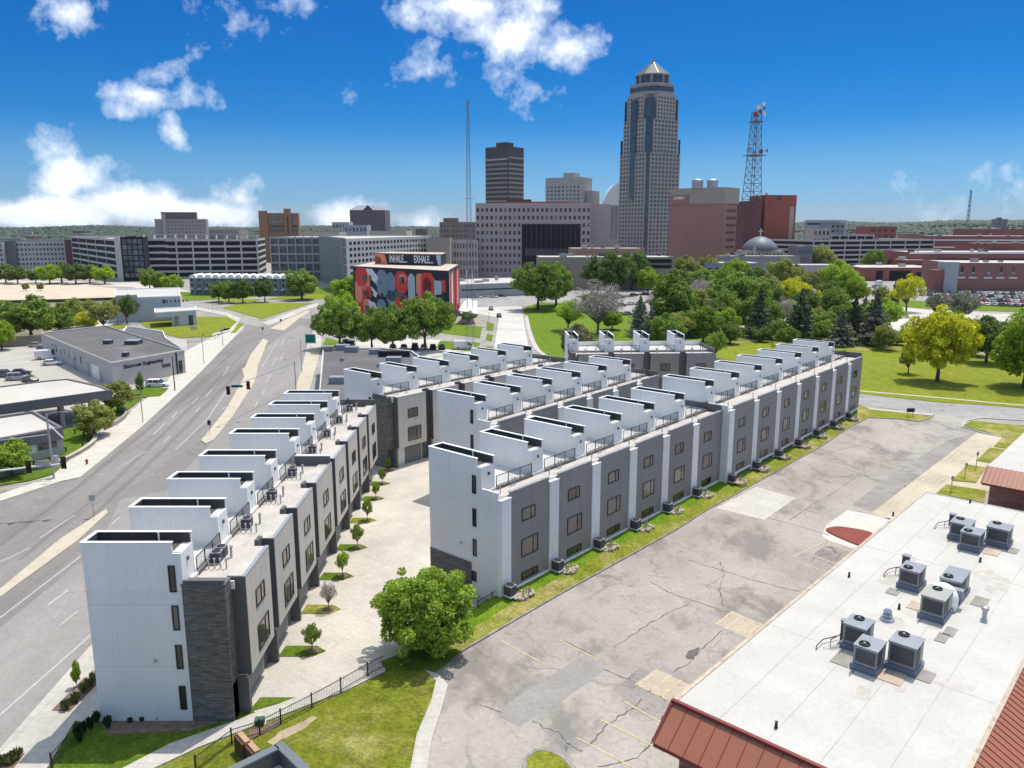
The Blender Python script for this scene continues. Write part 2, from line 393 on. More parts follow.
A_beige = asphalt('beige_concrete', (.47, .41, .31), (.38, .33, .25), .2, .1, .6, slab=(5, R(41)))
A_white = asphalt('fresh_concrete', (.50, .47, .42), (.39, .36, .315), 0, .1, .66, slab=(3, R(41)))
A_red = asphalt('red_surface', (.20, .062, .048), (.2, .05, .04), .2, .1, .62)
A_town = asphalt('far_paving', (.30, .28, .25), (.13, .14, .09), 0, .1, .53)
# ground: one sheet to the horizon
mb = MB(); mb.quad([(-9000, -3000, -.02), (9000, -3000, -.02), (9000, 12000, -.02), (-9000, 12000, -.02)], A_town)
tag(mb.build('ground'), None, None, None, 'structure')
# road
kerbR = [(-32.6, 20), (-33.9, 46.3), (-34.8, 60.4), (-36.6, 85), (-39.5, 110), (-43, 140)]
road_r = [(-31.5, 10)] + kerbR + [g(295, 390), g(302, 369), g(306, 350), g(312, 330), g(322, 318)]
road_l = [g(305, 312), g(285, 320), g(270, 327), g(262, 326), g(246, 322), g(244, 330), g(235, 337), g(224, 348), g(203, 370), g(180, 392), g(142, 427), g(107, 456), g(80, 478), g(60, 482), g(0, 500), (-140, 92), (-140, 60), g(0, 640), (-62, 20), (-55, 0), (-31, 0)]
sheet('road', road_r + road_l, .004, A_road, px=False)
# paler lanes between the median and the kerb
far_l = [(-43.5, 40), (-44.2, 62), (-44.6, 80), g(120, 500), g(165, 490), g(205, 450), g(232, 418), g(255, 380), g(262, 352), g(275, 340), g(300, 325)]
sheet('road', [(-31.5, 10)] + kerbR + [g(295, 390), g(302, 369), g(306, 350), g(312, 330)] + far_l[::-1], .008, A_road2, px=False)
sheet('road', [(246, 324), (262, 327), (240, 317), (222, 311), (195, 303), (150, 297), (150, 301), (190, 309), (220, 317)], .008, A_street)
sheet('road', [(300, 318), (322, 320), (330, 309), (312, 306)], .008, A_street)
mb = MB(); M_trk = asphalt('tyre_worn_asphalt', (.18, .163, .15), (.16, .147, .136), .1, .05, .5, sx=((1, .08, 1), R(-8)))
for k_, (p_, q_) in enumerate([((20, 560), (245, 352)), ((60, 545), (252, 356)), ((0, 545), (236, 350)), ((95, 470), (228, 362)), ((108, 500), (240, 372))]):
    ribbon('x', [p_, ((p_[0] * .45 + q_[0] * .55), (p_[1] * .5 + q_[1] * .5) - 3), q_], [.5, .7, .5], .0075 + k_ * .0008, M_trk, smooth=True, mb=mb)
tag(mb.build('road_wear'), None, None, None, 'structure')
# medians
M_med = mk('median_concrete', (.47, .41, .315), .9, .12, .5, 5, world=True, dirt=((.42, .37, .28), .5, .58))
for poly in ([(0, 590), (60, 540), (106, 510), (108, 513), (78, 541), (0, 598)], [(201, 441), (206, 444), (214, 440), (232, 418), (255, 382), (254, 374), (242, 368), (244, 378), (226, 410)],
             [(243, 372), (256, 380), (258, 366), (268, 341), (263, 339), (250, 356)], [(270, 329), (284, 331), (300, 318), (312, 311), (306, 311), (290, 318)]):
    mz_ = .13 if poly[0][0] != 243 else .137; sheet('median', poly, mz_, M_med, h=mz_)
# lane marks
def dash(a, b, w=.12, m=None): ribbon('lane_marking', [a, b], w, .014, m or M_line)
for a, b in [((0, 618), (81, 556)), ((48, 605), (68, 590)), ((60, 625), (78, 611)), ((0, 715), (92, 634)), ((92, 634), (98, 629)), ((0, 562), (30, 548)), ((40, 538), (75, 515)), ((176, 449), (206, 421)), ((206, 421), (229, 387)),
             ((153, 435), (165, 423)), ((172, 418), (177, 412)), ((192, 404), (199, 397)), ((206, 397), (212, 389)), ((223, 376), (229, 367)), ((262, 367), (279, 339)), ((163, 443), (170, 436)), ((196, 412), (200, 407)),
             ((281, 345), (285, 337)), ((272, 366), (276, 358)), ((266, 383), (270, 375)), ((280, 360), (283, 353)), ((262, 395), (265, 389)), ((255, 407), (258, 401)), ((112, 524), (120, 517))]:
    dash(a, b)
for a in ((250, 361), (262, 361)), ((264, 346), (272, 346)), ((222, 409), (228, 407)), ((232, 391), (238, 390)):
    ribbon('turn_arrow', a, .3, .014, M_line)
mb = MB()
for a, b, ww in [((115, 470), (146, 451), .35), ((150, 468), (158, 465), .6), ((136, 478), (141, 477), .7), ((100, 475), (105, 474), .7), ((149, 475), (154, 474), .7), ((38, 498), (43, 497), .8), ((33, 508), (38, 507), .6), ((140, 392), (152, 380), .3)]:
    ribbon('x', [a, b], ww, .013, A_patch, mb=mb)
tag(mb.build('road_repairs'), None, None, None, 'structure')
# left pavement, lawns
sheet('sidewalk', [(0, 495), (50, 478), (60, 468), (83, 450), (100, 432), (135, 408), (150, 396), (165, 385), (188, 350), (215, 336), (224, 329), (234, 328), (244, 327), (235, 337), (224, 348), (203, 370), (180, 392), (142, 427), (107, 456), (80, 478), (60, 482), (0, 502)], .12, mk('sidewalk_concrete', (.50, .465, .40), .9, .08, .5, 4, world=True, dirt=((.4, .36, .3), .4, .6)), h=.13)
sheet('lawn', [(-20, 490), (30, 481), (55, 474), (68, 462), (84, 450), (93, 436), (80, 428), (66, 428), (-20, 440)], .13, G_lush, h=.1)
sheet('lawn', [(92, 442), (97, 432), (128, 410), (142, 399), (118, 399), (104, 412), (90, 425)], .14, G_lush, h=.1)
sheet('lawn', [(126, 399), (160, 397), (169, 389), (146, 387), (128, 391)], .15, G_lush, h=.1)
sheet('forecourt', [(-200, 470), (-60, 430), (66, 426), (92, 424), (118, 398), (187, 372), (187, 340), (115, 330), (-60, 338), (-300, 360)], .006, mk('pale_yard_paving', (.40, .365, .32), .9, .1, .2, 3, world=True, dirt=((.33, .3, .27), .15, .55)))
sheet('lawn', [(137, 321), (160, 317), (232, 317), (238, 322), (230, 332), (212, 337), (180, 338), (150, 330)], .12, G_mow, h=.1)
sheet('lawn', [(230, 334), (240, 323), (244, 324), (236, 333)], .14, G_mow, h=.1)
sheet('lawn', [(95, 333), (130, 327), (118, 324), (95, 328)], .11, G_mow, h=.1)
sheet('path', [(213, 336), (232, 331), (241, 319), (228, 313), (195, 307), (196, 310), (226, 316), (237, 322), (229, 330), (212, 334)], .13, A_walk, h=.1)
sheet('lawn', [(222, 308), (262, 319), (300, 307), (312, 303), (240, 304)], .12, G_mow, h=.1)
sheet('lawn', [(262, 300), (325, 299), (330, 294), (290, 295)], .12, G_mow, h=.1)
sheet('lawn', [(210, 302), (255, 302), (262, 299), (232, 299)], .12, G_mow, h=.1)
sheet('lawn', [(180, 292), (184, 301), (230, 299), (262, 296), (340, 293), (330, 288), (240, 291)], .1, G_park, h=.1)
sheet('sidewalk', [(262, 323), (300, 309), (318, 303), (318, 306), (300, 313), (268, 326)], .12, A_walk, h=.1)
# right pavement along the near townhouses
M_sw = A_walk
sheet('sidewalk', [(-33.2, 30)] + kerbR[1:] + [g(295, 390), g(302, 369), g(306, 350), g(312, 333), g(322, 330), g(321, 348), g(310, 390), (-39, 140), (-34.5, 110), (-30.6, 85), (-28.8, 62), (-28.75, 49), g(75, 722), g(48, 768), (-28, 30)], .12, M_sw, h=.13, px=False)
sheet('sidewalk', [(296, 389), (303, 369), (307, 349), (321, 347), (309, 390)], .125, M_med, h=.1)
sheet('planting_bed', [(52, 712), (85, 679), (97, 680), (96, 687), (70, 713)], .16, M_mulch, h=.05)
sheet('planting_bed', [(-10, 790), (1, 757), (25, 755), (10, 775)], .16, M_mulch, h=.05)
# forecourt lawns, alley, near slope
sheet('lawn', [(48, 770), (75, 722), (102, 722), (190, 716), (245, 706), (262, 718), (170, 745), (120, 772), (60, 800)], .09, G_lush, h=.08)
sheet('planting_bed', [(99, 722), (108, 736), (190, 732), (222, 722), (250, 712), (234, 707), (190, 714)], .1, M_mulch, h=.03)
sheet('driveway', [(-20.0, 50.5), (-18.9, 112), (-22.3, 114.5), g(376, 464), g(420, 452), g(700, 345), (32, 140), (-8, 70), g(470, 600), g(440, 640), g(390, 668), g(340, 688), g(262, 716), g(240, 716)], .012, A_conc, px=False)
sheet('path', [(110, 776), (170, 745), (235, 722), (300, 697), (345, 678), (378, 658), (386, 672), (345, 692), (262, 724), (200, 748), (140, 776)], .12, A_walk, h=.1)
sheet('slope_lawn', [(135, 779), (200, 749), (262, 725), (345, 693), (388, 672), (430, 672), (437, 684), (431, 703), (418, 735), (412, 768), (405, 850), (60, 850)], .1, G_hill, h=.1)
sheet('path', [(425, 671), (436, 682), (431, 703), (417, 735), (410, 772), (427, 772), (432, 740), (441, 712), (448, 686), (440, 676)], .13, A_walk, h=.13)
sheet('planting_bed', [(247, 733), (280, 720), (283, 726), (252, 741)], .13, M_mulch, h=.05)
sheet('slope_lawn', [(386, 673), (376, 664), (400, 655), (440, 640), (475, 630), (461, 652), (447, 664), (434, 673)], .095, G_lush, h=.09)
M_straw = mk('straw_patch', (.36, .29, .19), .95, .3, 1, 9, world=True)
ribbon('bare_soil', [(270, 745), (285, 735), (300, 728), (315, 718)], [.6, .9, .8, .5], .107, M_straw, smooth=True)
# lot, verge, street
lot = [(410, 772), (430, 700), (448, 686), (430, 674), (461, 652), (550, 600), (676, 530), (707, 510), (752, 485), (820, 447), (852, 426), (868, 418), (895, 419), (919, 422), (931, 418), (934, 414), (900, 410), (864, 405), (800, 397), (800, 388), (864, 395), (934, 403), (998, 407), (1060, 412), (1060, 425), (1024, 421), (980, 418), (962, 429), (1001, 440), (1100, 470), (1100, 900), (405, 900)]
sheet('parking_lot', lot, .004, A_lot)
sheet('side_street', [(800, 388), (864, 395), (934, 403), (998, 407), (1200, 428), (1200, 440), (1024, 421), (980, 418), (934, 414), (900, 410), (864, 405), (800, 397)], .010, A_street)
sheet('verge', [(380, 668), (461, 652), (550, 600), (676, 530), (707, 510), (752, 485), (820, 447), (852, 426), (868, 418), (895, 419), (919, 422), (931, 418), (933, 415.5), (869, 409), (858, 405), (700, 470), (498, 590), (440, 640)], .07, G_dry, h=.07)
G_lushv = grass('lush_verge', (.10, .19, .010), (.15, .24, .014), (.22, .24, .04), .6)
def slope_sheet(name, rows, m):
    mb = MB(); n_ = len(rows[0]); k0 = mb._m(m)
    for r_ in rows: mb.v += [tuple(p_) for p_ in r_]
    for a in range(len(rows) - 1):
        for q in range(n_ - 1): mb.f.append((a * n_ + q, a * n_ + q + 1, (a + 1) * n_ + q + 1, (a + 1) * n_ + q)); mb.mi.append(k0)
    return tag(mb.build(name), None, None, None, 'structure')
kp = [g(*q_, .1) for q_ in [(461, 652), (505, 625), (550, 600), (612, 564), (676, 530), (707, 510), (752, 485), (820, 447), (852, 426), (868, 418)]]
am_ = R(49.3); wl = []
for p_ in kp:
    u_ = (p_[0] + 8.0) * math.cos(am_) + (p_[1] - 72.7) * math.sin(am_); v_ = (p_[0] + 8.0) * math.sin(am_) - (p_[1] - 72.7) * math.cos(am_); wl.append((u_, v_))
def wp(u_, v_): return (-8.0 + u_ * math.cos(am_) + v_ * math.sin(am_), 72.7 + u_ * math.sin(am_) - v_ * math.cos(am_))
ra, rb_, rc = [], [], []
for (u_, v_), p_ in zip(wl, kp):
    e_ = max(0, min(1, (u_ + 7) / 7)); w_ = 8.6
    ra.append((*wp(u_, w_), .12 + .75 * e_)); rb_.append((*wp(u_, w_ + (v_ - w_) * .55), .10 + .5 * e_)); rc.append((p_[0], p_[1], .10))
slope_sheet('verge', [rb_, ra], G_lushv); slope_sheet('verge', [rc, rb_], G_dry)
ribbon('sidewalk', [(869, 409), (934, 415.3)], 1.3, .1, A_walk, h=.05)
ribbon('kerb', [(461, 652), (550, 600), (676, 530), (707, 510), (752, 485), (820, 447), (852, 426), (868, 418), (895, 419), (919, 422), (931, 418), (934, 415)], .2, .14, mk('kerb_stone', (.25, .23, .21), .9, .3, 1, 6, world=True), h=.14)
sheet('field', [(700, 352), (800, 386), (864, 394), (934, 402), (998, 406), (1300, 434), (1300, 376), (1024, 356), (864, 350), (790, 338), (715, 345)], .05, G_mow, h=.05)
ribbon('sidewalk', [(800, 384), (864, 391.5), (956, 399.5), (998, 403.5), (1100, 412)], 1.0, .08, M_med, h=.08)
sheet('scrub', [(790, 338), (864, 352), (950, 350), (1300, 372), (1300, 350), (900, 335), (700, 325), (700, 345)], .07, G_dry, h=.05, kind='structure')
# concrete strip, patches, hatching, red island on the lot
sheet('concrete_strip', [(976, 433), (1001, 437), (1024, 440), (1060, 470), (890, 520), (872, 513)], .012, A_beige)
sheet('concrete_patch', [(716, 508), (756, 487), (796, 498), (764, 520)], .012, A_white)
sheet('concrete_patch', [(822, 536), (826, 525), (848, 510), (892, 519), (875, 535), (857, 550), (830, 541)], .012, A_white)
sheet('kerb_island', catmull([(827, 532), (832, 528), (845, 528), (872, 534), (866, 545), (856, 545)], 5, True), .14, A_red, h=.13)
sheet('asphalt_patch', [(495, 713), (520, 695), (553, 674), (585, 654), (607, 669), (560, 702), (518, 727)], .011, A_patch)
sheet('asphalt_patch', [(876, 487), (892, 476), (909, 479), (894, 490)], .011, A_patch)
sheet('asphalt_patch', [(950, 450), (968, 442), (960, 452), (940, 460)], .011, A_patch)
A_old = asphalt('worn_asphalt', (.295, .267, .24), (.20, .18, .163), .8, .12, .48)
sheet('asphalt_patch', [(785, 577), (825, 545), (856, 552), (806, 590)], .009, A_old)
sheet('asphalt_patch', [(640, 668), (700, 690), (660, 720), (612, 690)], .009, A_old)
sheet('asphalt_patch', [(852, 505), (900, 468), (950, 440), (978, 432), (872, 512)], .009, A_old)
A_sand = asphalt('sandy_concrete', (.42, .36, .28), (.34, .29, .23), .3, .2, .6)
for p in ([(715, 624), (732, 611), (762, 624), (746, 638)], [(635, 684), (656, 669), (690, 685), (670, 700)], [(918, 480), (930, 472), (950, 477), (938, 487)], [(948, 459), (958, 450), (976, 455), (966, 465)]):
    sheet('parking_bay', p, .018, A_sand)
mb = MB()
for a, b in [((637, 686), (658, 670)), ((649, 692), (671, 675)), ((660, 697), (681, 680)), ((671, 701), (690, 684)), ((635, 684), (672, 702)), ((715, 625), (732, 612)), ((725, 629), (742, 616)), ((735, 634), (752, 620)), ((746, 638), (762, 624)),
             ((601, 720), (665, 752)), ((577, 738), (634, 768)), ((625, 702), (660, 722)), ((793, 557), (822, 543)), ((800, 563), (850, 580)), ((812, 555), (858, 572)), ((560, 640), (598, 660)), ((500, 640), (540, 662)), ((770, 570), (790, 580)),
             ((921, 481), (932, 474)), ((927, 484), (938, 476)), ((933, 486), (944, 478)), ((951, 460), (960, 452)), ((957, 462), (966, 454)), ((963, 464), (972, 456)), ((830, 545), (864, 556))]:
    ribbon('x', [a, b], .13, .023, M_yel, mb=mb)
tag(mb.build('bay_markings'), None, None, None, 'structure')
mb = MB(); M_crk = mk('tar_crack', (.12, .108, .098), .9, .2)
random.seed(4)
for pts in [[(533, 720), (545, 728), (560, 734), (567, 744), (583, 751)], [(567, 744), (565, 751)], [(589, 745), (602, 731), (617, 718), (628, 712), (642, 698)], [(605, 670), (628, 680), (668, 700), (704, 712)], [(614, 648), (640, 630), (660, 618), (688, 604)],
            [(600, 768), (636, 757), (655, 735), (664, 715)], [(675, 672), (692, 660), (703, 648), (722, 630)], [(650, 582), (668, 592), (690, 600), (725, 612)], [(688, 560), (720, 570), (760, 582), (800, 592)], [(768, 518), (806, 528), (830, 536)],
            [(790, 520), (812, 505), (835, 492), (865, 470)], [(836, 442), (870, 448), (920, 458), (960, 462)], [(862, 445), (830, 452)], [(755, 480), (770, 476), (800, 462)], [(720, 562), (724, 575), (719, 590), (724, 606)], [(560, 640), (592, 655)], [(480, 705), (500, 712)], [(824, 465), (850, 470), (880, 482)]]:
    p = catmull([g(*q) for q in pts], 6); p = [(x + random.uniform(-.12, .12), y + random.uniform(-.12, .12)) for x, y in p]
    ribbon('x', p, [random.uniform(.03, .13) for _ in p], .015, M_crk, px=False, mb=mb)
p = catmull([g(688, 659), g(693, 653), g(699, 648)], 5); ribbon('x', p, [.3, .5, .7, .6, .8, .9, .7, .5, .3, .3, .2], .0155, M_crk, px=False, mb=mb)
tag(mb.build('tar_cracks'), None, None, None, 'structure')
for p in ([(1001, 437), (985, 432), (963, 426), (972, 421), (1000, 424), (1200, 440), (1200, 462)], [(976, 461), (990, 448), (1006, 450), (990, 463)], [(952, 481), (967, 465), (986, 468), (976, 483)], [(936, 494), (946, 485), (986, 491), (984, 503)], [(994, 447), (1002, 438), (1030, 441), (1010, 449)]):
    sheet('lawn', p, .1, G_dry, h=.1)
ribbon('kerb', [(1001, 437), (985, 433.5), (962, 427), (966, 421), (980, 418), (1024, 421)], .35, .13, A_walk, h=.13)
sheet('lawn', catmull([(527, 772), (528, 760), (540, 752), (560, 758), (575, 772)], 4, True), .12, G_dry, h=.1)
ribbon('kerb', [(525, 775), (526, 760), (540, 751), (561, 757), (577, 775)], .25, .14, MC['kerb_stone'], h=.14, smooth=True)
# middle street and park
sheet('street', [(478, 300), (521, 303), (531, 362), (530, 372), (486, 372), (492, 362), (499, 318), (470, 312)], .006, A_white)
sheet('street', [(440, 297), (520, 292), (640, 300), (700, 300), (700, 306), (640, 310), (560, 306), (521, 306), (440, 308)], .009, A_street)
sheet('lawn', [(523, 308), (541, 302), (590, 305), (650, 318), (700, 335), (715, 352), (560, 362), (548, 358), (538, 352), (532, 335)], .08, G_park, h=.08)
ribbon('path', [(526, 316), (529, 330), (534, 344), (541, 353), (556, 359), (572, 362)], 1.4, .11, A_walk, smooth=True, h=.1)
for p in ([(487, 322), (494, 324), (493, 331), (486, 330)], [(487, 334), (493, 335), (492, 341), (486, 340)], [(444, 322), (482, 327), (480, 338), (440, 333)], [(440, 341), (480, 343), (478, 352), (436, 348)], [(487, 346), (493, 347), (492, 358), (485, 356)], [(320, 352), (326, 338), (345, 343), (330, 352)]):
    sheet('lawn', p, .09, G_park, h=.08)
sheet('car_park', [(330, 352), (345, 343), (400, 338), (440, 340), (486, 350), (484, 372), (330, 375)], .010, A_white)
sheet('car_park', [(600, 295), (640, 290), (760, 300), (760, 345), (655, 330), (590, 318)], .012, A_street)
sheet('street', [(760, 345), (800, 315), (860, 306), (1300, 330), (1300, 340), (1000, 322), (890, 315), (820, 335), (760, 352)], .014, A_conc)
sheet('car_park', [(800, 330), (860, 303), (950, 312), (930, 335), (860, 338)], .017, A_white)
sheet('lawn', [(840, 316), (866, 301), (880, 298), (960, 304), (1300, 316), (1300, 322), (930, 309), (868, 304), (850, 318)], .1, G_park, h=.08)
sheet('car_park', [(860, 299), (900, 289), (1400, 300), (1400, 318), (940, 306)], .02, A_street)
M_sand2 = mk('sandy_lot', (.52, .43, .33), .95, .12, .08, 1, world=True, dirt=((.4, .35, .27), .06, .58))
sheet('car_park', [(-250, 300), (0, 284), (60, 282), (130, 290), (118, 298), (0, 303), (-250, 325)], .02, M_sand2)
G_scrub = grass('scrub_ground', (.11, .105, .06), (.14, .16, .06), (.27, .23, .17), .42)
sheet('scrub', [(-300, 345), (-300, 326), (0, 304), (110, 300), (140, 308), (120, 326), (60, 333), (0, 348)], .02, G_scrub)
sheet('car_park', [(60, 333), (72, 318), (120, 312), (140, 322), (100, 332)], .03, A_white)
sheet('street', [(-300, 296), (0, 280), (150, 283), (215, 296), (200, 300), (130, 287), (0, 283), (-300, 301)], .025, A_conc)
# ---------------------------------------------------------------- townhouse rows (local x along the row, local -y towards the panelled front)
def wallwin(root, side, c, z0, z1, w_, p, glassm, mull=None, name='window', d=.07):
    """window standing proud of a wall: side 'f' = facing -y at y=p, 'e' = facing -x at x=p; c = centre"""
    fr = MB(); gl = MB(); t = .07
    def bx(mb, a, b, za, zb, q0, q1, m):
        if side == 'f': mb.box(a, b, p - q1, p - q0, za, zb, m)
        elif side == 'k': mb.box(a, b, p + q0, p + q1, za, zb, m)
        elif side == 'r': mb.box(p + q0, p + q1, a, b, za, zb, m)
        else: mb.box(p - q1, p - q0, a, b, za, zb, m)
    a, b = c - w_ / 2, c + w_ / 2
    bx(fr, a, a + t, z0, z1, 0, d, M_frame); bx(fr, b - t, b, z0, z1, 0, d, M_frame)
    bx(fr, a + t, b - t, z0, z0 + t, 0, d, M_frame); bx(fr, a + t, b - t, z1 - t, z1, 0, d, M_frame)
    if mull: bx(fr, a + w_ * mull - t / 2, a + w_ * mull + t / 2, z0 + t, z1 - t, 0, d - .01, M_frame)
    o = fr.build(name, root)
    bx(gl, a + t, b - t, z0 + t, z1 - t, .0, .02, glassm); gl.build('pane', o); return o
def townrow(name, label, org, ang, us, kind, panel=None, brick_end=True, step=None, zb=0., vents=True, hp=13.3, party=None):
    n_ = len(us) - 1; pl = 6.6 if kind == 'A' else 6.85
    root = thing(name, label, 'building', (org[0], org[1], 0), ang)
    rng = random.Random(hash(name) % 1000 if False else len(label))
    def sh(i):  # lateral shift and rise after the step
        return (step[1], step[2]) if step and i >= step[0] else (0, 0)
    segs = [(0, step[0]), (step[0], n_)] if step else [(0, n_)]
    DEP = 9.35 if kind == 'A' else 8.9
    for s0, s1 in segs:
        dv_, dz = sh(s0); u0, u1 = us[s0], us[s1]
        mb = MB(); mb.box(u0, u1, -(DEP + dv_), 0 - dv_ * .0, 0, 9.9 + dz, M_white, skip='t'); mb.build('wall', root)
        mb = MB(); mb.box(u0 + .15, u1 - .15, -(DEP + dv_ - .02), -(pl + .25), 9.8 + dz, 10.06 + dz, M_roofb); mb.build('roof', root)
        mb = MB(); mb.box(u0 + .02, u1 - .02, -(pl + .25), -.02, 9.8 + dz, 10.32 + dz, M_deck)
        mb.box(u0, u1, -.18, 0, 9.9 + dz, 11.2 + dz, M_white); mb.build('roof_deck', root)
        mb = MB()   # end parapets
        mb.box(u0 - .012, u0 + .16, -(DEP + dv_), -pl, 9.85 + dz, 10.55 + dz, M_white if kind == 'B' else M_char); mb.box(u0 - .03, u0 + .18, -(DEP + dv_), -pl, 10.55 + dz, 10.62 + dz, M_coping if kind == 'B' else M_char)
        mb.build('parapet', root); mb = MB()
        mb.box(u1 - .18, u1 + .01, -(DEP + dv_ + .9 * (kind == 'A')), -.2, 9.85 + dz, 10.95 + dz, M_char); mb.box(u1 - .2, u1 + .03, -(DEP + dv_ + .9 * (kind == 'A')), -.2, 10.95 + dz, 11.02 + dz, M_char)
        mb.build('parapet', root)
    if party:
        mb = MB(); u = us[party]; mb.box(u - .3, u - .05, -(DEP + .85), -pl - .05, 9.9, 11.05, M_char); mb.box(u - .35, u, -(DEP + .9), -pl, 11.05, 11.15, M_coping); mb.build('party_wall', root)
    for i in range(n_):
        dv_, dz = sh(i); u = us[i]; nxt = us[i + 1]; pitch = nxt - u
        # stair penthouse
        a0, a1 = u + (0 if i == 0 else .02), u + (2.05 if kind == 'A' and len(us) == 9 else 1.85)
        mb = MB()
        if i == 0: a0 = -.004
        mb.box(a0, a1, -pl, -.0 - .004, 9.9 + dz, 12.55 + dz, M_white, skip='b')
        mb.box(a0, a0 + .13, -(pl - .55), -.004, 12.55 + dz, hp + dz, M_white, skip='b'); mb.box(a1 - .13, a1, -(pl - .02), -.004, 12.55 + dz, hp + dz, M_white, skip='b')
        mb.box(a0 + .13, a1 - .13, -.14, -.004, 12.55 + dz, hp + dz, M_white, skip='b')
        ph = mb.build('penthouse', root)
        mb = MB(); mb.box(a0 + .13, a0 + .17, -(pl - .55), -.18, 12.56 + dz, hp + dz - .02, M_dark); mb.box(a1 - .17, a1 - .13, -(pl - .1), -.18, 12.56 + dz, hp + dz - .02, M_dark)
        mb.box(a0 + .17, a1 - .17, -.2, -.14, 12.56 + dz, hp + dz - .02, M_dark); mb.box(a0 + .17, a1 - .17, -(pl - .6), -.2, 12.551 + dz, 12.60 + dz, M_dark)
        mb.box(a0 + .14, a1 - .18, -(pl - .05), -(pl - .6), 12.551 + dz, 12.6 + dz, M_deck); mb.build('parapet_inner_shade', ph)  # shade of the open box put into dark inner faces and floor
        mb = MB(); z = hp + dz
        mb.box(a0 - .05, a0 + .22, -(pl - .5), .04, z, z + .06, M_coping); mb.box(a1 - .22, a1 + .05, -(pl + .02), .04, z, z + .06, M_coping); mb.box(a0 + .22, a1 - .22, -.22, .04, z, z + .06, M_coping)
        mb.build('coping', ph)
        mb = MB(); vx = a0 + .75; vy = -(pl - 1.7); mb.tube([(vx, vy, 12.6 + dz), (vx, vy, 13.75 + dz)], .055, M_coping, 8); mb.build('vent_pipe', ph)
        mb = MB(); mb.box(a0 + .9, a0 + 1.1, -(pl + .12), -pl, 11.7 + dz, 11.95 + dz, M_winD); mb.build('wall_lamp', ph)
        mb = MB(); mb.box(a1, a1 + .03, -(pl - 2.0), -(pl - 1.0), 10.3 + dz, 12.3 + dz, M_char); mb.build('deck_door', ph)
        # railing
        mb = MB(); ra, rb = a1 + .05, nxt - (.05 if i < n_ - 1 else .3); zr = 10.3 + dz; yy = -(pl + .12)
        for zz in (1.05, .1): mb.box(ra, rb, yy - .025, yy + .025, zr + zz - .03, zr + zz + .03, M_rail)
        k = max(2, int((rb - ra) / 1.5)); 
        for q in range(k + 1): x = ra + .03 + (rb - ra - .06) * q / k; mb.box(x - .03, x + .03, yy - .03, yy + .03, zr - .1, zr + 1.02, M_rail)
        q = ra + .1
        while q < rb: mb.box(q - .006, q + .006, yy - .006, yy + .006, zr + .1, zr + 1.0, M_rail); q += .11
        mb.box(a1 + .0, rb, -(pl + .3), -(pl + .18), 10.0 + dz, 10.34 + dz, M_char)
        mb.build('railing', root)
        # front panels
        if kind == 'A':
            g0, g1 = u + 1.35, u + pitch - .02
            y0, y1 = -(DEP), -(DEP + .95)
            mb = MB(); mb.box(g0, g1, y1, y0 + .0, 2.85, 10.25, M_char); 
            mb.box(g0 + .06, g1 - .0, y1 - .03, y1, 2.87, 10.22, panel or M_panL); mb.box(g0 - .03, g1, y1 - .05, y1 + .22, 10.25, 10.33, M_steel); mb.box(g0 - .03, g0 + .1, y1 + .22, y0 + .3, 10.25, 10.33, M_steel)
            pn = mb.build('facade_panel', root)
            mb = MB(); mb.box(g0 + .1, g1 - .02, y1 + .22, y0 + .25, 10.07, 10.27, M_roofb); mb.build('roof', pn)
            mb = MB(); mb.box(u + .0, u + 1.33, y0 - .04, y0, 2.8, 10.0, M_char); mb.box(u + .35, u + 1.33, y0 - .08, y0 + .22, 9.9, 10.55, M_char) if i else None; mb.box(u + .02, g0, y0 - .06, y0 - .04, 0, 2.8, M_char)
            mb.build('recess_wall', root)
            mb = MB(); mb.box(u + .95, u + 1.3, y1 + .1, y0 - .06, 0, 2.84, M_char); mb.build('entry_pier', root)
            mb = MB(); mb.box(u + 1.5, u + 2.3, y0 - .12, y0 - .06, .05, 2.2, M_door); mb.build('front_door', root)
            gd = MB(); gd.box(g0 + 1.9, g1 - .35, y0 - .1, y0, .03, 2.45, M_gar); go = gd.build('garage_door', root)
            mb = MB(); 
            for q in range(4): mb.box(g0 + 1.0, g0 + 1.7, y0 - .09, y0 - .02, .35 + q * .52, .6 + q * .52, M_door)
            mb.build('side_light', root)
            cxx = (g0 + g1) / 2
            wallwin(root, 'f', cxx + .1, 7.0, 8.35, 1.9, y1 - .03, M_win, .6)
            wallwin(root, 'f', cxx + .35, 3.6, 5.6, 2.5, y1 - .03, M_win, .66)
            mb = MB(); mb.tube([(g1 - .1, y0 - .1, .1), (g1 - .1, y0 - .1, 2.9)], .05, M_char, 6); mb.build('downpipe', root)
        else:
            g0, g1 = u + 1.5, u + pitch; y0 = -(DEP + dv_)
            mb = MB(); mb.box(g0, g1 - .03, y0 - .2, y0 + .0, .95 + dz, 10.35 + dz, M_panM); mb.box(g0 - .02, g1 - .0, y0 - .24, y0 + .12, 10.35 + dz, 10.44 + dz, M_steel); pn = mb.build('facade_panel', root)
            mb = MB(); mb.box(u + .02, g0 - .02, y0 - .3, y0, 0, 9.85 + dz, M_white); mb.box(u - .0, g0, y0 - .36, y0 + .5, 9.85 + dz, 9.95 + dz, M_coping)
            if i == 0 or (step and i == step[0]): mb.box(u - .01, u + .1, y0 - .3, y0, 0, 9.85 + dz, M_white)
            mb.build('white_fin', root)
            mb = MB(); mb.box(g0, g1 - .03, y0 - .12, y0, 0, .95 + dz, M_char); mb.box(g0, g1 - .03, y0 - .34, y0 - .2, .8 + dz, .95 + dz, M_coping); mb.build('footing', root)
            gl = M_win
            wallwin(root, 'f', g0 + 2.55, 7.1 + dz, 8.3 + dz, 1.95, y0 - .2, gl, .68)
            wallwin(root, 'f', g0 + 2.75, 3.55 + dz, 5.3 + dz, 2.45, y0 - .2, gl, .7)
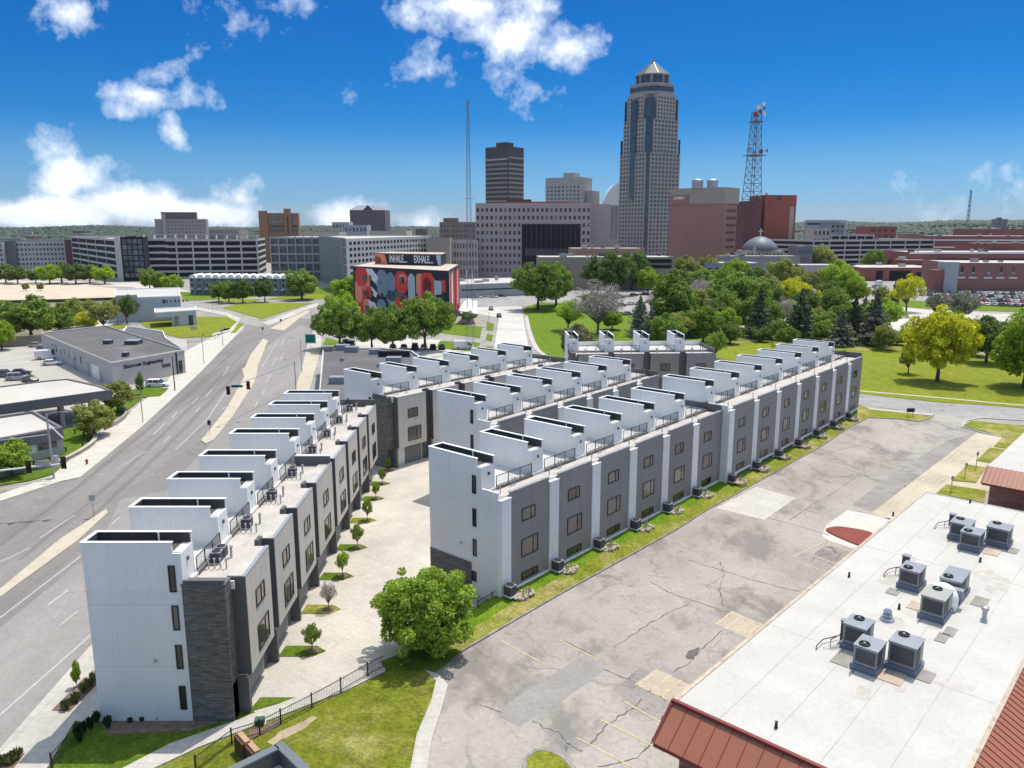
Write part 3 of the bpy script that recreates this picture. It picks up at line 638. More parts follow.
            wallwin(root, 'f', g0 + 2.75, 1.25 + dz, 2.0 + dz, 2.45, y0 - .2, M_winD, .7)
            mb = MB(); mb.tube([(u + .7, y0 + .35, 9.9 + dz), (u + .7, y0 + .35, 10.9 + dz), (u + .55, y0 + .3, 11.0 + dz)], .06, M_steel, 6); mb.box(u + .45, u + .95, y0 + .15, y0 + .5, 9.95 + dz, 10.2 + dz, M_coping); mb.build('vent_pipe', root)
        if vents:
            for q in range(4 if kind == 'A' else 2):
                x = u + (3.2 if kind == 'A' else 3.6) + q * .42; y = -(pl + (.55 if kind == 'A' else .6))
                if kind == 'A': x = u + 3.1; y = -(pl + .55 + q * .42)
                mb = MB(); mb.tube([(x, y, 10.0 + dz), (x, y, 10.75 + dz)], .055, M_steel, 6); mb.tube([(x, y, 10.75 + dz), (x, y, 10.85 + dz)], .09, M_steel, 6); mb.build('vent_pipe', root)
            if kind == 'A':
                mb = MB(); x = u + 5.0; y = -(pl + 1.5); mb.tube([(x, y, 10.0), (x, y, 10.8)], .09, M_steel, 8); mb.tube([(x, y, 10.8), (x + .12, y, 10.95)], .12, M_steel, 8); mb.build('exhaust_vent', root)
    # end wall windows and brick
    if kind == 'A':
        mb = MB(); mb.box(-.06, 1.0, -(DEP + .06), -6.5, 0, 10.25, M_brickD); mb.box(-.1, 1.04, -(DEP + .1), -6.45, 10.25, 10.36, M_char); mb.box(1.0, 1.12, -(DEP + .3), -(DEP), 9.5, 10.1, M_coping)
        mb.build('brick_corner', root)
        zs = [(9.8, 11.7), (7.0, 8.8), (4.1, 5.9), (1.0, 2.8)] if brick_end else [(8.2, 10)]
        for za, zb_ in zs: wallwin(root, 'e', -5.92, za, zb_, .46, -.006, M_winD)
    else:
        mb = MB(); mb.box(-.07, 1.0, -5.55, .0, 0, 3.0, M_brickD); mb.box(-.1, 1.0, -5.58, .05, 3.0, 3.08, M_char); mb.build('brick_base', root)
        for za, zb_ in ((9.95, 11.7), (6.75, 8.5), (3.85, 5.5)): wallwin(root, 'e', -6.0, za, zb_, .46, -.006, M_winD)
        wallwin(root, 'e', -5.9, 1.3, 2.3, .55, -.006, M_winD)
    mb = MB(); mb.box(-.14, -.02, -4.35, -4.15, 4.6, 4.8, M_steel); mb.build('hose_bib', root)
    return root
ML = townrow('townhouse_row', 'near left row of tall white stair towers, beige garage panels, beside the wide road', (-28.75, 49.3), R(90), [0, 6.7, 13.4, 20.1, 28.0, 34.7, 41.2, 47.5, 54.6], 'A', party=4)
AM = R(49.3); MO = (-8.0, 72.7)
MU = [0, 7.15, 14.3, 21.45, 28.6, 35.9, 43.9, 51.6, 59.3, 67.0, 74.7, 82.4, 90.1, 97.8]
MR = townrow('townhouse_row', 'longest row in the middle, slate panels and white fins along the car park', MO, AM, MU, 'B', step=(6, .9, .5))
R2 = townrow('townhouse_row', 'short second row of white stair towers just behind the longest row, slate panels half hidden', (-9.6, 98.7), R(50.5), [6.9 * i for i in range(7)], 'B')
R3 = townrow('townhouse_row', 'far left garage row with a dark brick corner facing the curved concrete drive', (-24.8, 114.0), R(49), [6.75 * i for i in range(7)], 'A', brick_end=False)
R4 = townrow('townhouse_row', 'low row across the back with four narrow white towers in front of the park lawn', (10.6, 156.8), R(3), [6.9 * i for i in range(5)], 'A', panel=M_panM)  # front shade put into the colour: darker panels than the other garage rows
# blocks in the rear corner that close rows
# air conditioners on the ground behind the long row, with stone beds
def rowpt(o, a, u, v): return (o[0] + u * math.cos(a) + v * math.sin(a), o[1] + u * math.sin(a) - v * math.cos(a))
cond = thing('air_conditioner', '', 'air conditioner', (0, 0, 0), 0)
mb = MB(); mb.box(-.42, .42, -.42, .42, .12, 1.0, M_hvacD); mb.box(-.45, .45, -.45, .45, 1.0, 1.05, M_hvac); mb.build('casing', cond)
mb = MB(); mb.lathe([(.36, 1.05), (.36, 1.09), (.3, 1.09)], 0, 0, M_black, 14); mb.build('fan_grille', cond)
mb = MB(); mb.box(-.55, .55, -.55, .55, .0, .12, M_conc); mb.build('pad', cond)
first = True
ords = ['nearest the camera', 'second from the camera', 'third from the camera', 'fourth from the camera', 'fifth from the camera', 'sixth from the camera', 'seventh from the camera', 'eighth from the camera', 'ninth from the camera', 'tenth from the camera', 'eleventh from the camera', 'twelfth from the camera', 'farthest along the row']
rng = random.Random(2)
for i in range(13):
    dv_ = .9 if i >= 6 else 0
    p = rowpt(MO, AM, MU[i] + .7, 9.75 + dv_)
    lb = 'grey air conditioner at a fin foot by the verge, ' + ords[i]
    if i == 0: cond.location = (*p, .82); cond.rotation_euler = (0, 0, AM); cond['label'] = lb; cond['group'] = 'air conditioners behind the long row'; 
    else: dup(cond, (*p, .82), AM, lb)
    q = rowpt(MO, AM, MU[i] + 1.9, 10.3 + dv_)
    bed = thing('stone_bed', 'tan ring of edging stones with dead stalks beside the air conditioner ' + ords[i], 'stone bed', (*q, .64), AM, 'stone beds along the verge')
    mb = MB(); mb.prism([(1.15 * math.cos(t * .524) * (.8 + .45 * rng.random()), .72 * math.sin(t * .524) * (.75 + .5 * rng.random())) for t in range(12)], -.5, .02, M_straw); mb.build('gravel', bed)
    mb = MB()
    for k in range(12):
        a = k * .524 + rng.random() * .3; rr_ = .8 + .35 * rng.random(); x, y = 1.05 * rr_ * math.cos(a), .65 * rr_ * math.sin(a); s = .12 + .1 * rng.random()
        mb.lathe([(s, 0.02), (s * 1.05, s * .6), (s * .5, s * 1.1)], x, y, M_rock, 6)
    for k in range(7):
        x, y = rng.uniform(-.9, .9), rng.uniform(-.5, .5); mb.tube([(x, y, 0), (x + rng.uniform(-.1, .1), y, rng.uniform(.4, .9))], [.07, .03], M_rock, 5)
    mb.build('stones', bed)['kind'] = 'stuff'
cond['label'] = 'grey air conditioner at a fin foot by the verge, ' + ords[0]
# condensers on the roof of the left row
k = 0
UL = [0, 6.7, 13.4, 20.1, 28.0, 34.7, 41.2, 47.5]
for i in (0, 0, 1, 2, 3, 4, 5, 6, 7):
    u = UL[i] + (4.15 if k != 1 else 5.1); p = rowpt((-28.75, 49.3), R(90), u, 7.35); k += 1
    dup(cond, (*p, 10.05), 0, scale=.85, label='dark condenser on the left row roof, ' + ['first of the front pair', 'second of the front pair', 'alone between the second and third towers', 'alone between the third and fourth towers', 'just before the dark party wall', 'just behind the dark party wall', 'third from the back end', 'second from the back end', 'at the back end'][k - 1], group='rooftop condensers on the left row')
# ---------------------------------------------------------------- brick office with white roof, near right
M_rbrick = brick('red_brown_brick', (.27, .125, .085), (.36, .18, .125), (.33, .27, .23))
M_tpo = mk('white_tpo_roof', (.49, .47, .425), .8, .07, .3, 4, dirt=((.40, .36, .30), .35, .6), streak=.05)
M_rust = mk('rust_metal_roof', (.31, .115, .068), .5, .07, .4, 5)
M_rustD = mk('rust_metal_rib', (.22, .06, .035), .5, .08)
M_maroon = mk('maroon_trim', (.19, .035, .03), .5, .08)
ZR = 5.0
a0, a1 = g(675, 700, ZR), g(925, 492, ZR)
AO = math.atan2(a1[1] - a0[1], a1[0] - a0[0]); LO = math.dist(a0, a1)
p = g(970, 768, ZR); WO = (p[0] - a0[0]) * math.sin(AO) - (p[1] - a0[1]) * math.cos(AO)
print('office', LO, WO, math.degrees(AO))
off = thing('brick_office', 'long flat white roofed building with a rust metal skirt at the bottom right', 'building', a0, AO)
mb = MB(); mb.box(.6, LO - .1, -WO + .1, -.15, 0, ZR - .3, M_rbrick, skip='t'); mb.build('wall', off)
mb = MB(); mb.box(0, LO, -WO, 0, ZR - .3, ZR, M_tpo); mb.build('roof', off)
M_tan = mk('stained_edge_strip', (.46, .38, .29), .8, .2, .5, 4, dirt=((.28, .19, .13), .6, .52))
mb = MB(); mb.box(-.1, LO + .1, -.16, .1, ZR - .35, ZR + .06, M_tan); mb.box(-.1, LO, -WO - .15, -WO + .12, ZR - .3, ZR + .1, M_tan); mb.box(LO - .05, LO + .12, -WO, 0, ZR - .3, ZR + .05, M_tpo); mb.build('roof_edge', off)
# seams on the membrane
mb = MB(); M_seam = mk('roof_seam', (.41, .385, .34), .8, .1)
for q in range(1, int(WO / 3.0)): mb.box(.2, LO - .2, -q * 3.0, -q * 3.0 + .05, ZR, ZR + .012, M_seam)
for q in (13, 33): mb.box(q, q + .04, -WO + .3, -.3, ZR, ZR + .009, M_seam)
mb.build('membrane_seam', off)
def skirt(parent, x0, y0, x1, y1, outx, outy, zt, zb_, rib=.42):
    """sloping standing seam skirt from the top edge (x0,y0)-(x1,y1) dropping outwards"""
    mb = MB(); n_ = max(1, int(math.dist((x0, y0), (x1, y1)) / rib)); 
    A, B = Vector((x0, y0, zt)), Vector((x1, y1, zt)); O = Vector((outx, outy, zb_ - zt))
    mb.quad([A, B, B + O, A + O], M_rust); mb.quad([A + O, B + O, B + O + Vector((0, 0, -.25)), A + O + Vector((0, 0, -.25))], M_maroon)
    mb.quad([A + O + Vector((0, 0, -.25)), B + O + Vector((0, 0, -.25)), B + Vector((0, 0, zb_ - zt - .25)), A + Vector((0, 0, zb_ - zt - .25))], M_rustD)
    for q in range(n_ + 1):
        c = A + (B - A) * q / n_; mb.tube([c + Vector((0, 0, .03)), c + O + Vector((0, 0, .03))], .03, M_rustD, 4)
    return mb.build('roof_skirt', parent)
ov = 2.3
skirt(off, -.1, .0, -.1, -WO, -ov, 0, ZR + .02, ZR - 1.7, .95)
skirt(off, 0, -WO - .15, LO + .5, -WO - .15, 0, -2.6, ZR - .0, ZR - 1.4, .62)
mb = MB(); mb.box(-.3, -.05, -WO, .1, ZR - .02, ZR + .14, M_maroon); mb.tube([(-.15, .05, ZR + .05), (-ov - .05, .05, ZR - 1.7)], .12, M_maroon, 4); mb.build('ridge_trim', off)
mb = MB(); mb.quad([(-ov, .0, ZR - 1.7), (-.1, 0, ZR), (-.1, 0, ZR - 1.9)], M_maroon); mb.build('gable_end', off)
mb = MB(); mb.box(.55, .6, -9, -4.4, .6, 3, M_winD); mb.box(.5, .62, -4.4, -4.2, .2, 3.2, M_frame); mb.build('window', off)
for q in range(4): wallwin(off, 'e', -12 - q * 4, 1, 2.8, 2.2, .6, M_winD, .5)
# second brick building
b0, b1 = g(988, 466, ZR), g(1024, 437, ZR)
of2 = thing('brick_annex', 'smaller brick building with rust metal canopy and white roof at the right edge', 'building', b0, AO)
mb = MB(); mb.box(.3, 26, -20, -.4, 0, ZR - .4, M_rbrick, skip='t'); mb.build('wall', of2)
mb = MB(); mb.box(0, 26, -20, 0, ZR - .4, ZR, M_tpo); mb.build('roof', of2)
skirt(of2, -.0, .0, -.0, -20, -2.6, 0, ZR + .02, ZR - 1.5, .5)
mb = MB(); mb.tube([(-.05, .05, ZR + .05), (-2.65, .05, ZR - 1.5)], .1, M_maroon, 4); mb.build('ridge_trim', of2)
mb = MB(); mb.box(.2, .3, -12, -4.4, .1, 2.8, M_winD); mb.box(.1, .3, -4.4, -4.15, 0, 3.2, M_steel); mb.box(.1, .3, -7.2, -7.0, 0, 3.2, M_steel); mb.build('shopfront', of2)
M_stn = mk('ponding_stain', (.455, .43, .375), .85, .15, 1, 6, dirt=((.40, .35, .28), 1.5, .5)); rs0 = random.Random(8); mb = MB()
for q in range(16):
    cx0, cy0, r0 = rs0.uniform(3, LO - 4), -rs0.uniform(3, WO - 3), rs0.uniform(.5, 1.6); mb.prism([(cx0 + r0 * rs0.uniform(.7, 1.2) * math.cos(t_ * .45), cy0 + r0 * .6 * rs0.uniform(.7, 1.2) * math.sin(t_ * .45)) for t_ in range(14)], ZR, ZR + .004 + q * .0002, M_stn, bottom=False)
so_ = mb.build('water_stain', off); so_['kind'] = 'stuff'
# rooftop units
def inv(px, py, z=ZR + .0): return g(px, py, z)
def hvac(lbl, px, py, w_, d_, h_, col=None, disc=(.3, .3), pad=True):
    m = col or M_hvac; c = inv(px, py)
    t = thing('rooftop_unit', lbl, 'air handler', (*c, ZR), AO, 'package units on the white roof')
    mb = MB(); mb.box(-w_ / 2 - .12, w_ / 2 + .12, -d_ / 2 - .12, d_ / 2 + .12, 0, .42, mk('blue_grey_curb', (.16, .19, .24), .5, .1)); mb.build('curb', t)
    mb = MB(); mb.box(-w_ / 2, w_ / 2, -d_ / 2, d_ / 2, .44, .44 + h_, m); mb.box(-w_ / 2 - .05, w_ / 2 + .05, -d_ / 2 - .05, d_ / 2 + .05, .44 + h_, .52 + h_, m); ca = mb.build('cabinet', t)
    mb = MB(); mb.box(-w_ / 2 - .03, -w_ / 2, -d_ / 2 + .1, d_ / 2 - .15, .65, .3 + h_, M_hvacD); mb.box(-w_ / 2 + .1, -w_ / 2 + w_ * .5, -d_ / 2 - .03, -d_ / 2, .65, .3 + h_, M_hvacD); mb.build('coil_grille', ca)
    mb = MB(); mb.box(w_ * .05, w_ * .42, -d_ / 2 - .02, -d_ / 2, .6, .3 + h_, m); mb.box(w_ * .1, w_ * .22, -d_ / 2 - .035, -d_ / 2 - .02, .8, 1.1, MC['label_yellow'] if 'label_yellow' in MC else mk('label_yellow', (.5, .42, .1), .6)); mb.build('access_panel', ca)
    mb = MB(); fx, fy = disc[0] * w_, disc[1] * d_; z = .52 + h_
    mb.lathe([(.36, z), (.36, z + .09), (.28, z + .09), (.28, z + .02)], fx, fy, M_black, 18); mb.lathe([(.1, z + .02), (.1, z + .12)], fx, fy, M_hvac, 10)
    for q in range(8): a = q * .785; mb.tube([(fx + .1 * math.cos(a), fy + .1 * math.sin(a), z + .1), (fx + .34 * math.cos(a), fy + .34 * math.sin(a), z + .1)], .012, M_black, 4)
    mb.build('fan', t)
    mb = MB(); mb.tube([(w_ / 2 + .3, -d_ / 2 + .3, .05), (w_ / 2 + .3, -d_ / 2 + .3, .7), (w_ / 2, -d_ / 2 + .3, .7)], .035, M_steel, 6); mb.tube([(-w_ / 2 - .1, d_ / 2 - .2, .08), (-w_ / 2 - 1.1, d_ / 2 - .2, .08)], .03, M_steel, 6); mb.build('conduit', t)
    return t
hvac('grey rooftop unit, farthest left of the front cluster of three', 857, 646, 1.75, 1.5, 1.35, disc=(.25, .1))
hvac('small grey rooftop unit, frontmost and lowest of all on the white roof', 868, 667, 1.75, 1.5, 1.25, disc=(-.25, .15))
hvac('grey rooftop unit standing apart on the right of the near cluster', 904, 667, 1.75, 1.7, 1.5, disc=(.3, .2))
hvac('grey rooftop unit on the left of the middle cluster beside the tall flue box', 911, 586, 1.9, 1.5, 1.2, disc=(-.25, .15))
hvac('longest grey rooftop unit, right of the middle cluster behind the white dome', 953, 595, 2.9, 1.5, 1.3, disc=(-.3, .2))
hvac('pale beige green rooftop unit in front of the white dome', 935, 615, 2.4, 1.6, 1.35, mk('beige_unit', (.33, .34, .30), .5, .06), disc=(.25, .1))
hvac('grey rooftop unit at the back left of the far cluster', 961, 538, 1.9, 1.7, 1.2, disc=(.25, .2))
hvac('grey rooftop unit in the middle of the far cluster', 971, 548, 1.9, 1.6, 1.2, disc=(-.2, .2))
hvac('grey rooftop unit at the right end of the far cluster, nearest the annex', 998, 544, 1.9, 1.8, 1.3, disc=(.25, .2))
c = inv(941, 606); t = thing('skylight_dome', 'white half dome behind the pale rooftop unit', 'dome', (*c, ZR), AO)
mb = MB(); mb.lathe([(1.15, 0), (1.15, .9), (1.05, 1.25), (.8, 1.6), (.45, 1.8), (.1, 1.88)], 0, 0, M_coping, 20); mb.build('cover', t, True)
mb = MB(); mb.box(.3, .9, -1.3, -.6, .9, 1.5, M_hvac); mb.build('hood', t)
for nm, lb, px, py, w_, h_ in (('flue_box', 'narrow dark flue box beside the middle cluster', 905, 570, .5, 1.3), ('flue_box', 'narrow dark flue box left of the near cluster', 843, 640, .35, 1.5), ('flue_box', 'small dark flue box left of the far cluster', 952, 524, .5, 1.0)):
    c = inv(px, py); t = thing(nm, lb, 'flue', (*c, ZR), AO); mb = MB(); mb.box(-w_ / 2, w_ / 2, -w_ / 2, w_ / 2, .02, h_, M_hvacD); mb.box(-w_ / 2 - .05, w_ / 2 + .05, -w_ / 2 - .05, w_ / 2 + .05, h_, h_ + .08, M_hvac); mb.build('box', t)
    mb = MB(); mb.tube([(-.2, 0, .6), (-1.6, .3, .6), (-1.6, .3, .05)], .035, M_black, 6); mb.tube([(-.2, .3, .3), (-1.4, .9, .3), (-2.6, .9, .3), (-2.6, .9, .02)], .035, M_black, 6); mb.tube([(-.3, -.5, .1), (-1.9, .1, .1), (-2.2, .6, .1)], .03, M_steel, 6); mb.build('gas_pipe', t)
c = inv(887, 620); t = thing('roof_vent', 'grey conical roof vent standing alone between the clusters', 'vent', (*c, ZR), 0); mb = MB(); mb.lathe([(.55, 0), (.5, .12), (.25, .3), (.38, .42), (.22, .55), (.33, .7), (.15, .95)], 0, 0, M_steel, 14); mb.build('cowl', t)
c = inv(984, 620); t = thing('roof_vent', 'short cylindrical flue with a cap right of the middle cluster', 'vent', (*c, ZR), 0); mb = MB(); mb.lathe([(.3, 0), (.17, .08), (.17, .8), (.26, .82), (.26, 1.05), (.1, 1.15)], 0, 0, M_steel, 12); mb.build('flue', t)
for i, (px, py, lb) in enumerate([(802, 512, 'far left edge of the white roof'), (893, 516, 'just inside the roof edge near the red island'), (849, 577, 'left of the middle cluster on the white roof'), (899, 609, 'between the near and middle clusters'), (980, 562, 'below the far cluster of rooftop units'), (776, 728, 'near the rust ridge at the bottom'), (970, 503, 'near the far edge of the white roof')][1:]):
    c = inv(px, py); mb = MB(); mb.lathe([(.12, 0), (.1, .1), (.08, .4), (.11, .42)], 0, 0, M_black, 8); o = mb.build('pipe_vent'); o.location = (*c, ZR); tag(o, 'small black pipe vent ' + lb, 'vent')
for px, py, w_, d_, lb in [(950, 632, 1.5, .7, 'upper of the two parallel grey mats'), (942, 638, 1.5, .7, 'lower of the two parallel grey mats'), (924, 676, 1.5, 1.1, 'grey mat right of the near cluster'), (892, 675, 2.2, 1.6, 'tan mat between the units of the near cluster'), (980, 602, 1.9, 1.0, 'grey mat right of the long unit'), (1013, 551, 1.4, .8, 'grey mat right of the far cluster'), (992, 552, 1.8, 1.2, 'tan mat between the units of the far cluster'), (843, 660, 1.6, 1.2, 'grey mat left of the near cluster'), (893, 592, 1.2, .9, 'small grey mat left of the middle cluster'), (915, 606, 1.5, .9, 'tan mat left of the pale unit')]:
    c = inv(px, py); mb = MB(); mb.box(-w_ / 2, w_ / 2, -d_ / 2, d_ / 2, .002, .035, mk('walk_mat', (.28, .26, .23), .9, .15) if 'grey' in lb else mk('tan_mat', (.45, .36, .27), .9, .2)); o = mb.build('walk_mat'); o.location = (*c, ZR + .014); o.rotation_euler = (0, 0, AO); tag(o, lb + ' on the white roof', 'roof mat')
# dark parapet of the house right under the camera
q0 = g(282, 743, 10.6); q1 = g(316, 775, 10.6); an = math.atan2(q1[1] - q0[1], q1[0] - q0[0])
nb = thing('dark_roofed_house', 'corner of a dark parapet roof at the bottom edge left of centre', 'building', q0, an)
mb = MB(); mb.box(0, 9, -8, 0, 0, 9.8, M_panM, skip='t'); mb.build('wall', nb)
mb = MB(); mb.box(.2, 8.8, -7.8, -.2, 9.7, 9.85, M_deck); mb.build('roof', nb)
mb = MB()
for bb in ((0, 9, -.35, 0), (0, 9, -8, -7.65), (0, .35, -7.65, -.35), (8.65, 9, -7.65, -.35)): mb.box(*bb, 9.8, 10.6, M_dark); mb.box(bb[0] - .03, bb[1] + .03, bb[2] - .03, bb[3] + .03, 10.6, 10.68, mk('parapet_cap', (.14, .15, .165), .45, .05))
mb.build('parapet', nb)
# ---------------------------------------------------------------- trees
def quadmesh(name, P, Nn, size, mat, rs, asp=.75):
    """many leaf-sized quads at points P facing Nn"""
    k = len(P); r = rs.normal(size=(k, 3)); t = np.cross(Nn, r); t /= np.linalg.norm(t, axis=1)[:, None] + 1e-9
    b = np.cross(Nn, t); s = (size * rs.uniform(.6, 1.3, k))[:, None]
    V = np.empty((k, 4, 3)); V[:, 0] = P - t * s; V[:, 1] = P - b * s * asp; V[:, 2] = P + t * s; V[:, 3] = P + b * s * asp
    V[:, 2] += Nn * s * .25
    me = bpy.data.meshes.new(name); me.vertices.add(4 * k); me.vertices.foreach_set('co', V.reshape(-1).astype('f'))
    me.loops.add(4 * k); me.loops.foreach_set('vertex_index', np.arange(4 * k, dtype='i'))
    me.polygons.add(k); me.polygons.foreach_set('loop_start', np.arange(0, 4 * k, 4, dtype='i')); me.polygons.foreach_set('loop_total', np.full(k, 4, dtype='i'))
    me.materials.append(mat); me.update(calc_edges=True); return me
def crown_round(name, W, Ht, zc, nl, nleaf, ls, seed, mat, lobe=(.26, .42), flat=1.0, jit=.5, low=.55):
    rs = np.random.RandomState(seed); C = []
    for i in range(nl):
        while True:
            p = rs.uniform(-1, 1, 3)
            if np.dot(p, p) < 1 and p[2] > -low: break
        if rs.rand() < .6: p = p / (np.linalg.norm(p) + 1e-6) * rs.uniform(.55, .8)
        rr = rs.uniform(*lobe); C.append((p * (1 - rr * .6), rr))
    P = []; NN = []
    tot = sum(r * r for _, r in C)
    for c, r in C:
        k = int(nleaf * r * r / tot); d = rs.normal(size=(k, 3)); d /= np.linalg.norm(d, axis=1)[:, None]
        rad = r * np.clip(rs.normal(.95, .13, k), .3, 1.3)[:, None]
        q = c + d * rad; keep = np.ones(k, bool)
        for c2, r2 in C:
            if r2 == r and c2 is c: continue
            keep &= ~(np.linalg.norm(q - c2, axis=1) < r2 * .62)
        P.append(q[keep]); nn = d[keep] + rs.normal(size=(keep.sum(), 3)) * jit; NN.append(nn)
    P = np.concatenate(P); NN = np.concatenate(NN); NN /= np.linalg.norm(NN, axis=1)[:, None]
    P = P * np.array([W / 2, W / 2, Ht / 2 * flat]) + np.array([0, 0, zc])
    return quadmesh(name, P, NN, ls, mat, rs), [(Vector((c[0] * W / 2, c[1] * W / 2, c[2] * Ht / 2 + zc))) for c, r in C]
def trunk_mesh(name, base, targets, r0, fork, lean=0, n=7, bark=None):
    mb = MB(); bark = bark or M_trunk
    top = Vector((lean, 0, fork)); mb.tube([(0, 0, -.1), (lean * .4, .03, fork * .5), top], [r0 * 1.25, r0, r0 * .75], bark, 8)
    for t in targets:
        t = Vector(t); mid = top.lerp(t, .5) + Vector((0, 0, abs(t.z - fork) * .08)); mb.tube([top, mid, t], [r0 * .5, r0 * .3, r0 * .1], bark, 5)
    return mb.mesh(name)
def conifer(name, W, Ht, nleaf, ls, seed, mat, z0=.08, droop=.35):
    rs = np.random.RandomState(seed); P = []; NN = []; nb = 0
    lev = 17
    for i in range(lev):
        f = i / (lev - 1); z = Ht * (z0 + (1 - z0) * f); r = W / 2 * (1 - f) ** .8 * rs.uniform(.72, 1.15) + .12
        m = max(4, int(8 * (1 - f) + 4)); 
        for j in range(m):
            a = 2 * math.pi * (j + rs.rand() * .8) / m; rr = r * rs.uniform(.5, 1.2); k = int(nleaf / lev / m * (1.6 - f) * 1.1) + 3
            t = rs.rand(k) ** .7; w_ = (.12 + .22 * (1 - t)) * rr * .7
            x = t * rr; y = rs.normal(size=k) * w_ * .55; zz = z - droop * rr * t ** 1.3 + rs.normal(size=k) * .1 * (W / 6) + (.12 * rr * (t > .85))
            P.append(np.stack([x * math.cos(a) - y * math.sin(a), x * math.sin(a) + y * math.cos(a), zz], 1))
            nn = rs.normal(size=(k, 3)) * .55 + np.array([math.cos(a) * .5, math.sin(a) * .5, .8]); NN.append(nn)
    P = np.concatenate(P); NN = np.concatenate(NN); NN /= np.linalg.norm(NN, axis=1)[:, None]
    return quadmesh(name, P, NN, ls, mat, rs)
LF = dict(
    green=leafmat('leaf_green', (.095, .175, .025), (.33, .44, .065), .38), deep=leafmat('leaf_deep_green', (.065, .12, .025), (.23, .31, .065), .36),
    bright=leafmat('leaf_bright_green', (.17, .30, .02), (.45, .57, .05), .42), yellow=leafmat('leaf_yellow_green', (.36, .40, .015), (.72, .68, .04), .45),
    olive=leafmat('leaf_olive', (.16, .19, .04), (.43, .45, .11), .38), bush=leafmat('leaf_bush', (.13, .24, .022), (.46, .57, .08), .42),
    needle=leafmat('needle_dark', (.055, .085, .035), (.22, .26, .13), .25), needle2=leafmat('needle_grey_green', (.13, .15, .09), (.38, .39, .27), .25),
    grey=leafmat('grey_twigs', (.24, .20, .18), (.55, .48, .43), .15), brown=leafmat('brown_leaf', (.12, .115, .06), (.32, .28, .16), .25))
PRO = {}
def proto(kind, leaf, seed):
    """unit trees: 10 m tall; returns (crown mesh, trunk mesh)"""
    key = (kind, leaf, seed)
    if key in PRO: return PRO[key]
    m = LF[leaf]; nm = kind + '_crown'
    if kind == 'round': cm_, c = crown_round(nm, 9.9, 9.0, 5.5, 80, 17000, .21, seed, m, (.12, .28), jit=.85, low=.8); tm = trunk_mesh('trunk', 0, c[:9], .28, 2.2)
    elif kind == 'wide': cm_, c = crown_round(nm, 14.8, 8.8, 5.7, 110, 22000, .24, seed + 5, m, (.09, .22), jit=.85, low=.7); tm = trunk_mesh('trunk', 0, c[:12], .34, 2.2)
    elif kind == 'open': cm_, c = crown_round(nm, 9.0, 8.2, 5.9, 60, 9000, .17, seed + 9, m, (.13, .24), jit=.9); tm = trunk_mesh('trunk', 0, c[:26], .24, 2.0)
    elif kind == 'bare': cm_, c = crown_round(nm, 11.0, 8.4, 5.8, 60, 9500, .11, seed + 3, m, (.14, .26), jit=1.2); tm = trunk_mesh('trunk', 0, c[:40], .26, 1.8, bark=mk('grey_bark', (.20, .17, .15), .95, .2))
    elif kind == 'tall': cm_, c = crown_round(nm, 6.6, 9.2, 5.4, 60, 14000, .19, seed + 2, m, (.15, .32), jit=.85, low=.85); tm = trunk_mesh('trunk', 0, c[:9], .22, 2.0)
    elif kind == 'bush': cm_, c = crown_round(nm, 11.5, 9.5, 5.0, 60, 22000, .20, seed + 1, m, (.17, .30), low=.95); tm = trunk_mesh('trunk', 0, c[:20], .2, .8)
    elif kind == 'conifer': cm_ = conifer(nm, 7.4, 10, 12000, .17, seed, m, droop=.3); mb = MB(); mb.tube([(0, 0, -.1), (0, 0, 5), (0, 0, 9.6)], [.2, .13, .03], M_trunk, 7); tm = mb.mesh('trunk')
    elif kind == 'column': cm_, c = crown_round(nm, 3.6, 9.0, 5.4, 24, 8000, .17, seed, m, (.3, .5)); tm = trunk_mesh('trunk', 0, c[:4], .14, 1.5)
    PRO[key] = (cm_, tm); return PRO[key]
def tree(kind, leaf, seed, px, py, ytop, label, name=None, group=None, z=0, wide=1.0, cat='tree', loc=None, hgt=None):
    x, y = loc or g(px, py, z); h = hgt or (zat(ytop, y) - z)
    c, t = proto(kind, leaf, seed % 3)
    root = thing(name or {'conifer': 'spruce_tree', 'bush': 'leafy_bush', 'bare': 'grey_tree', 'column': 'columnar_tree'}.get(kind, 'broadleaf_tree'), label, cat, (x, y, z), seed * 2.1, group)
    root.scale = (h / 10 * wide, h / 10 * wide, h / 10)
    link('trunk', t, root); link('crown', c, root); return root
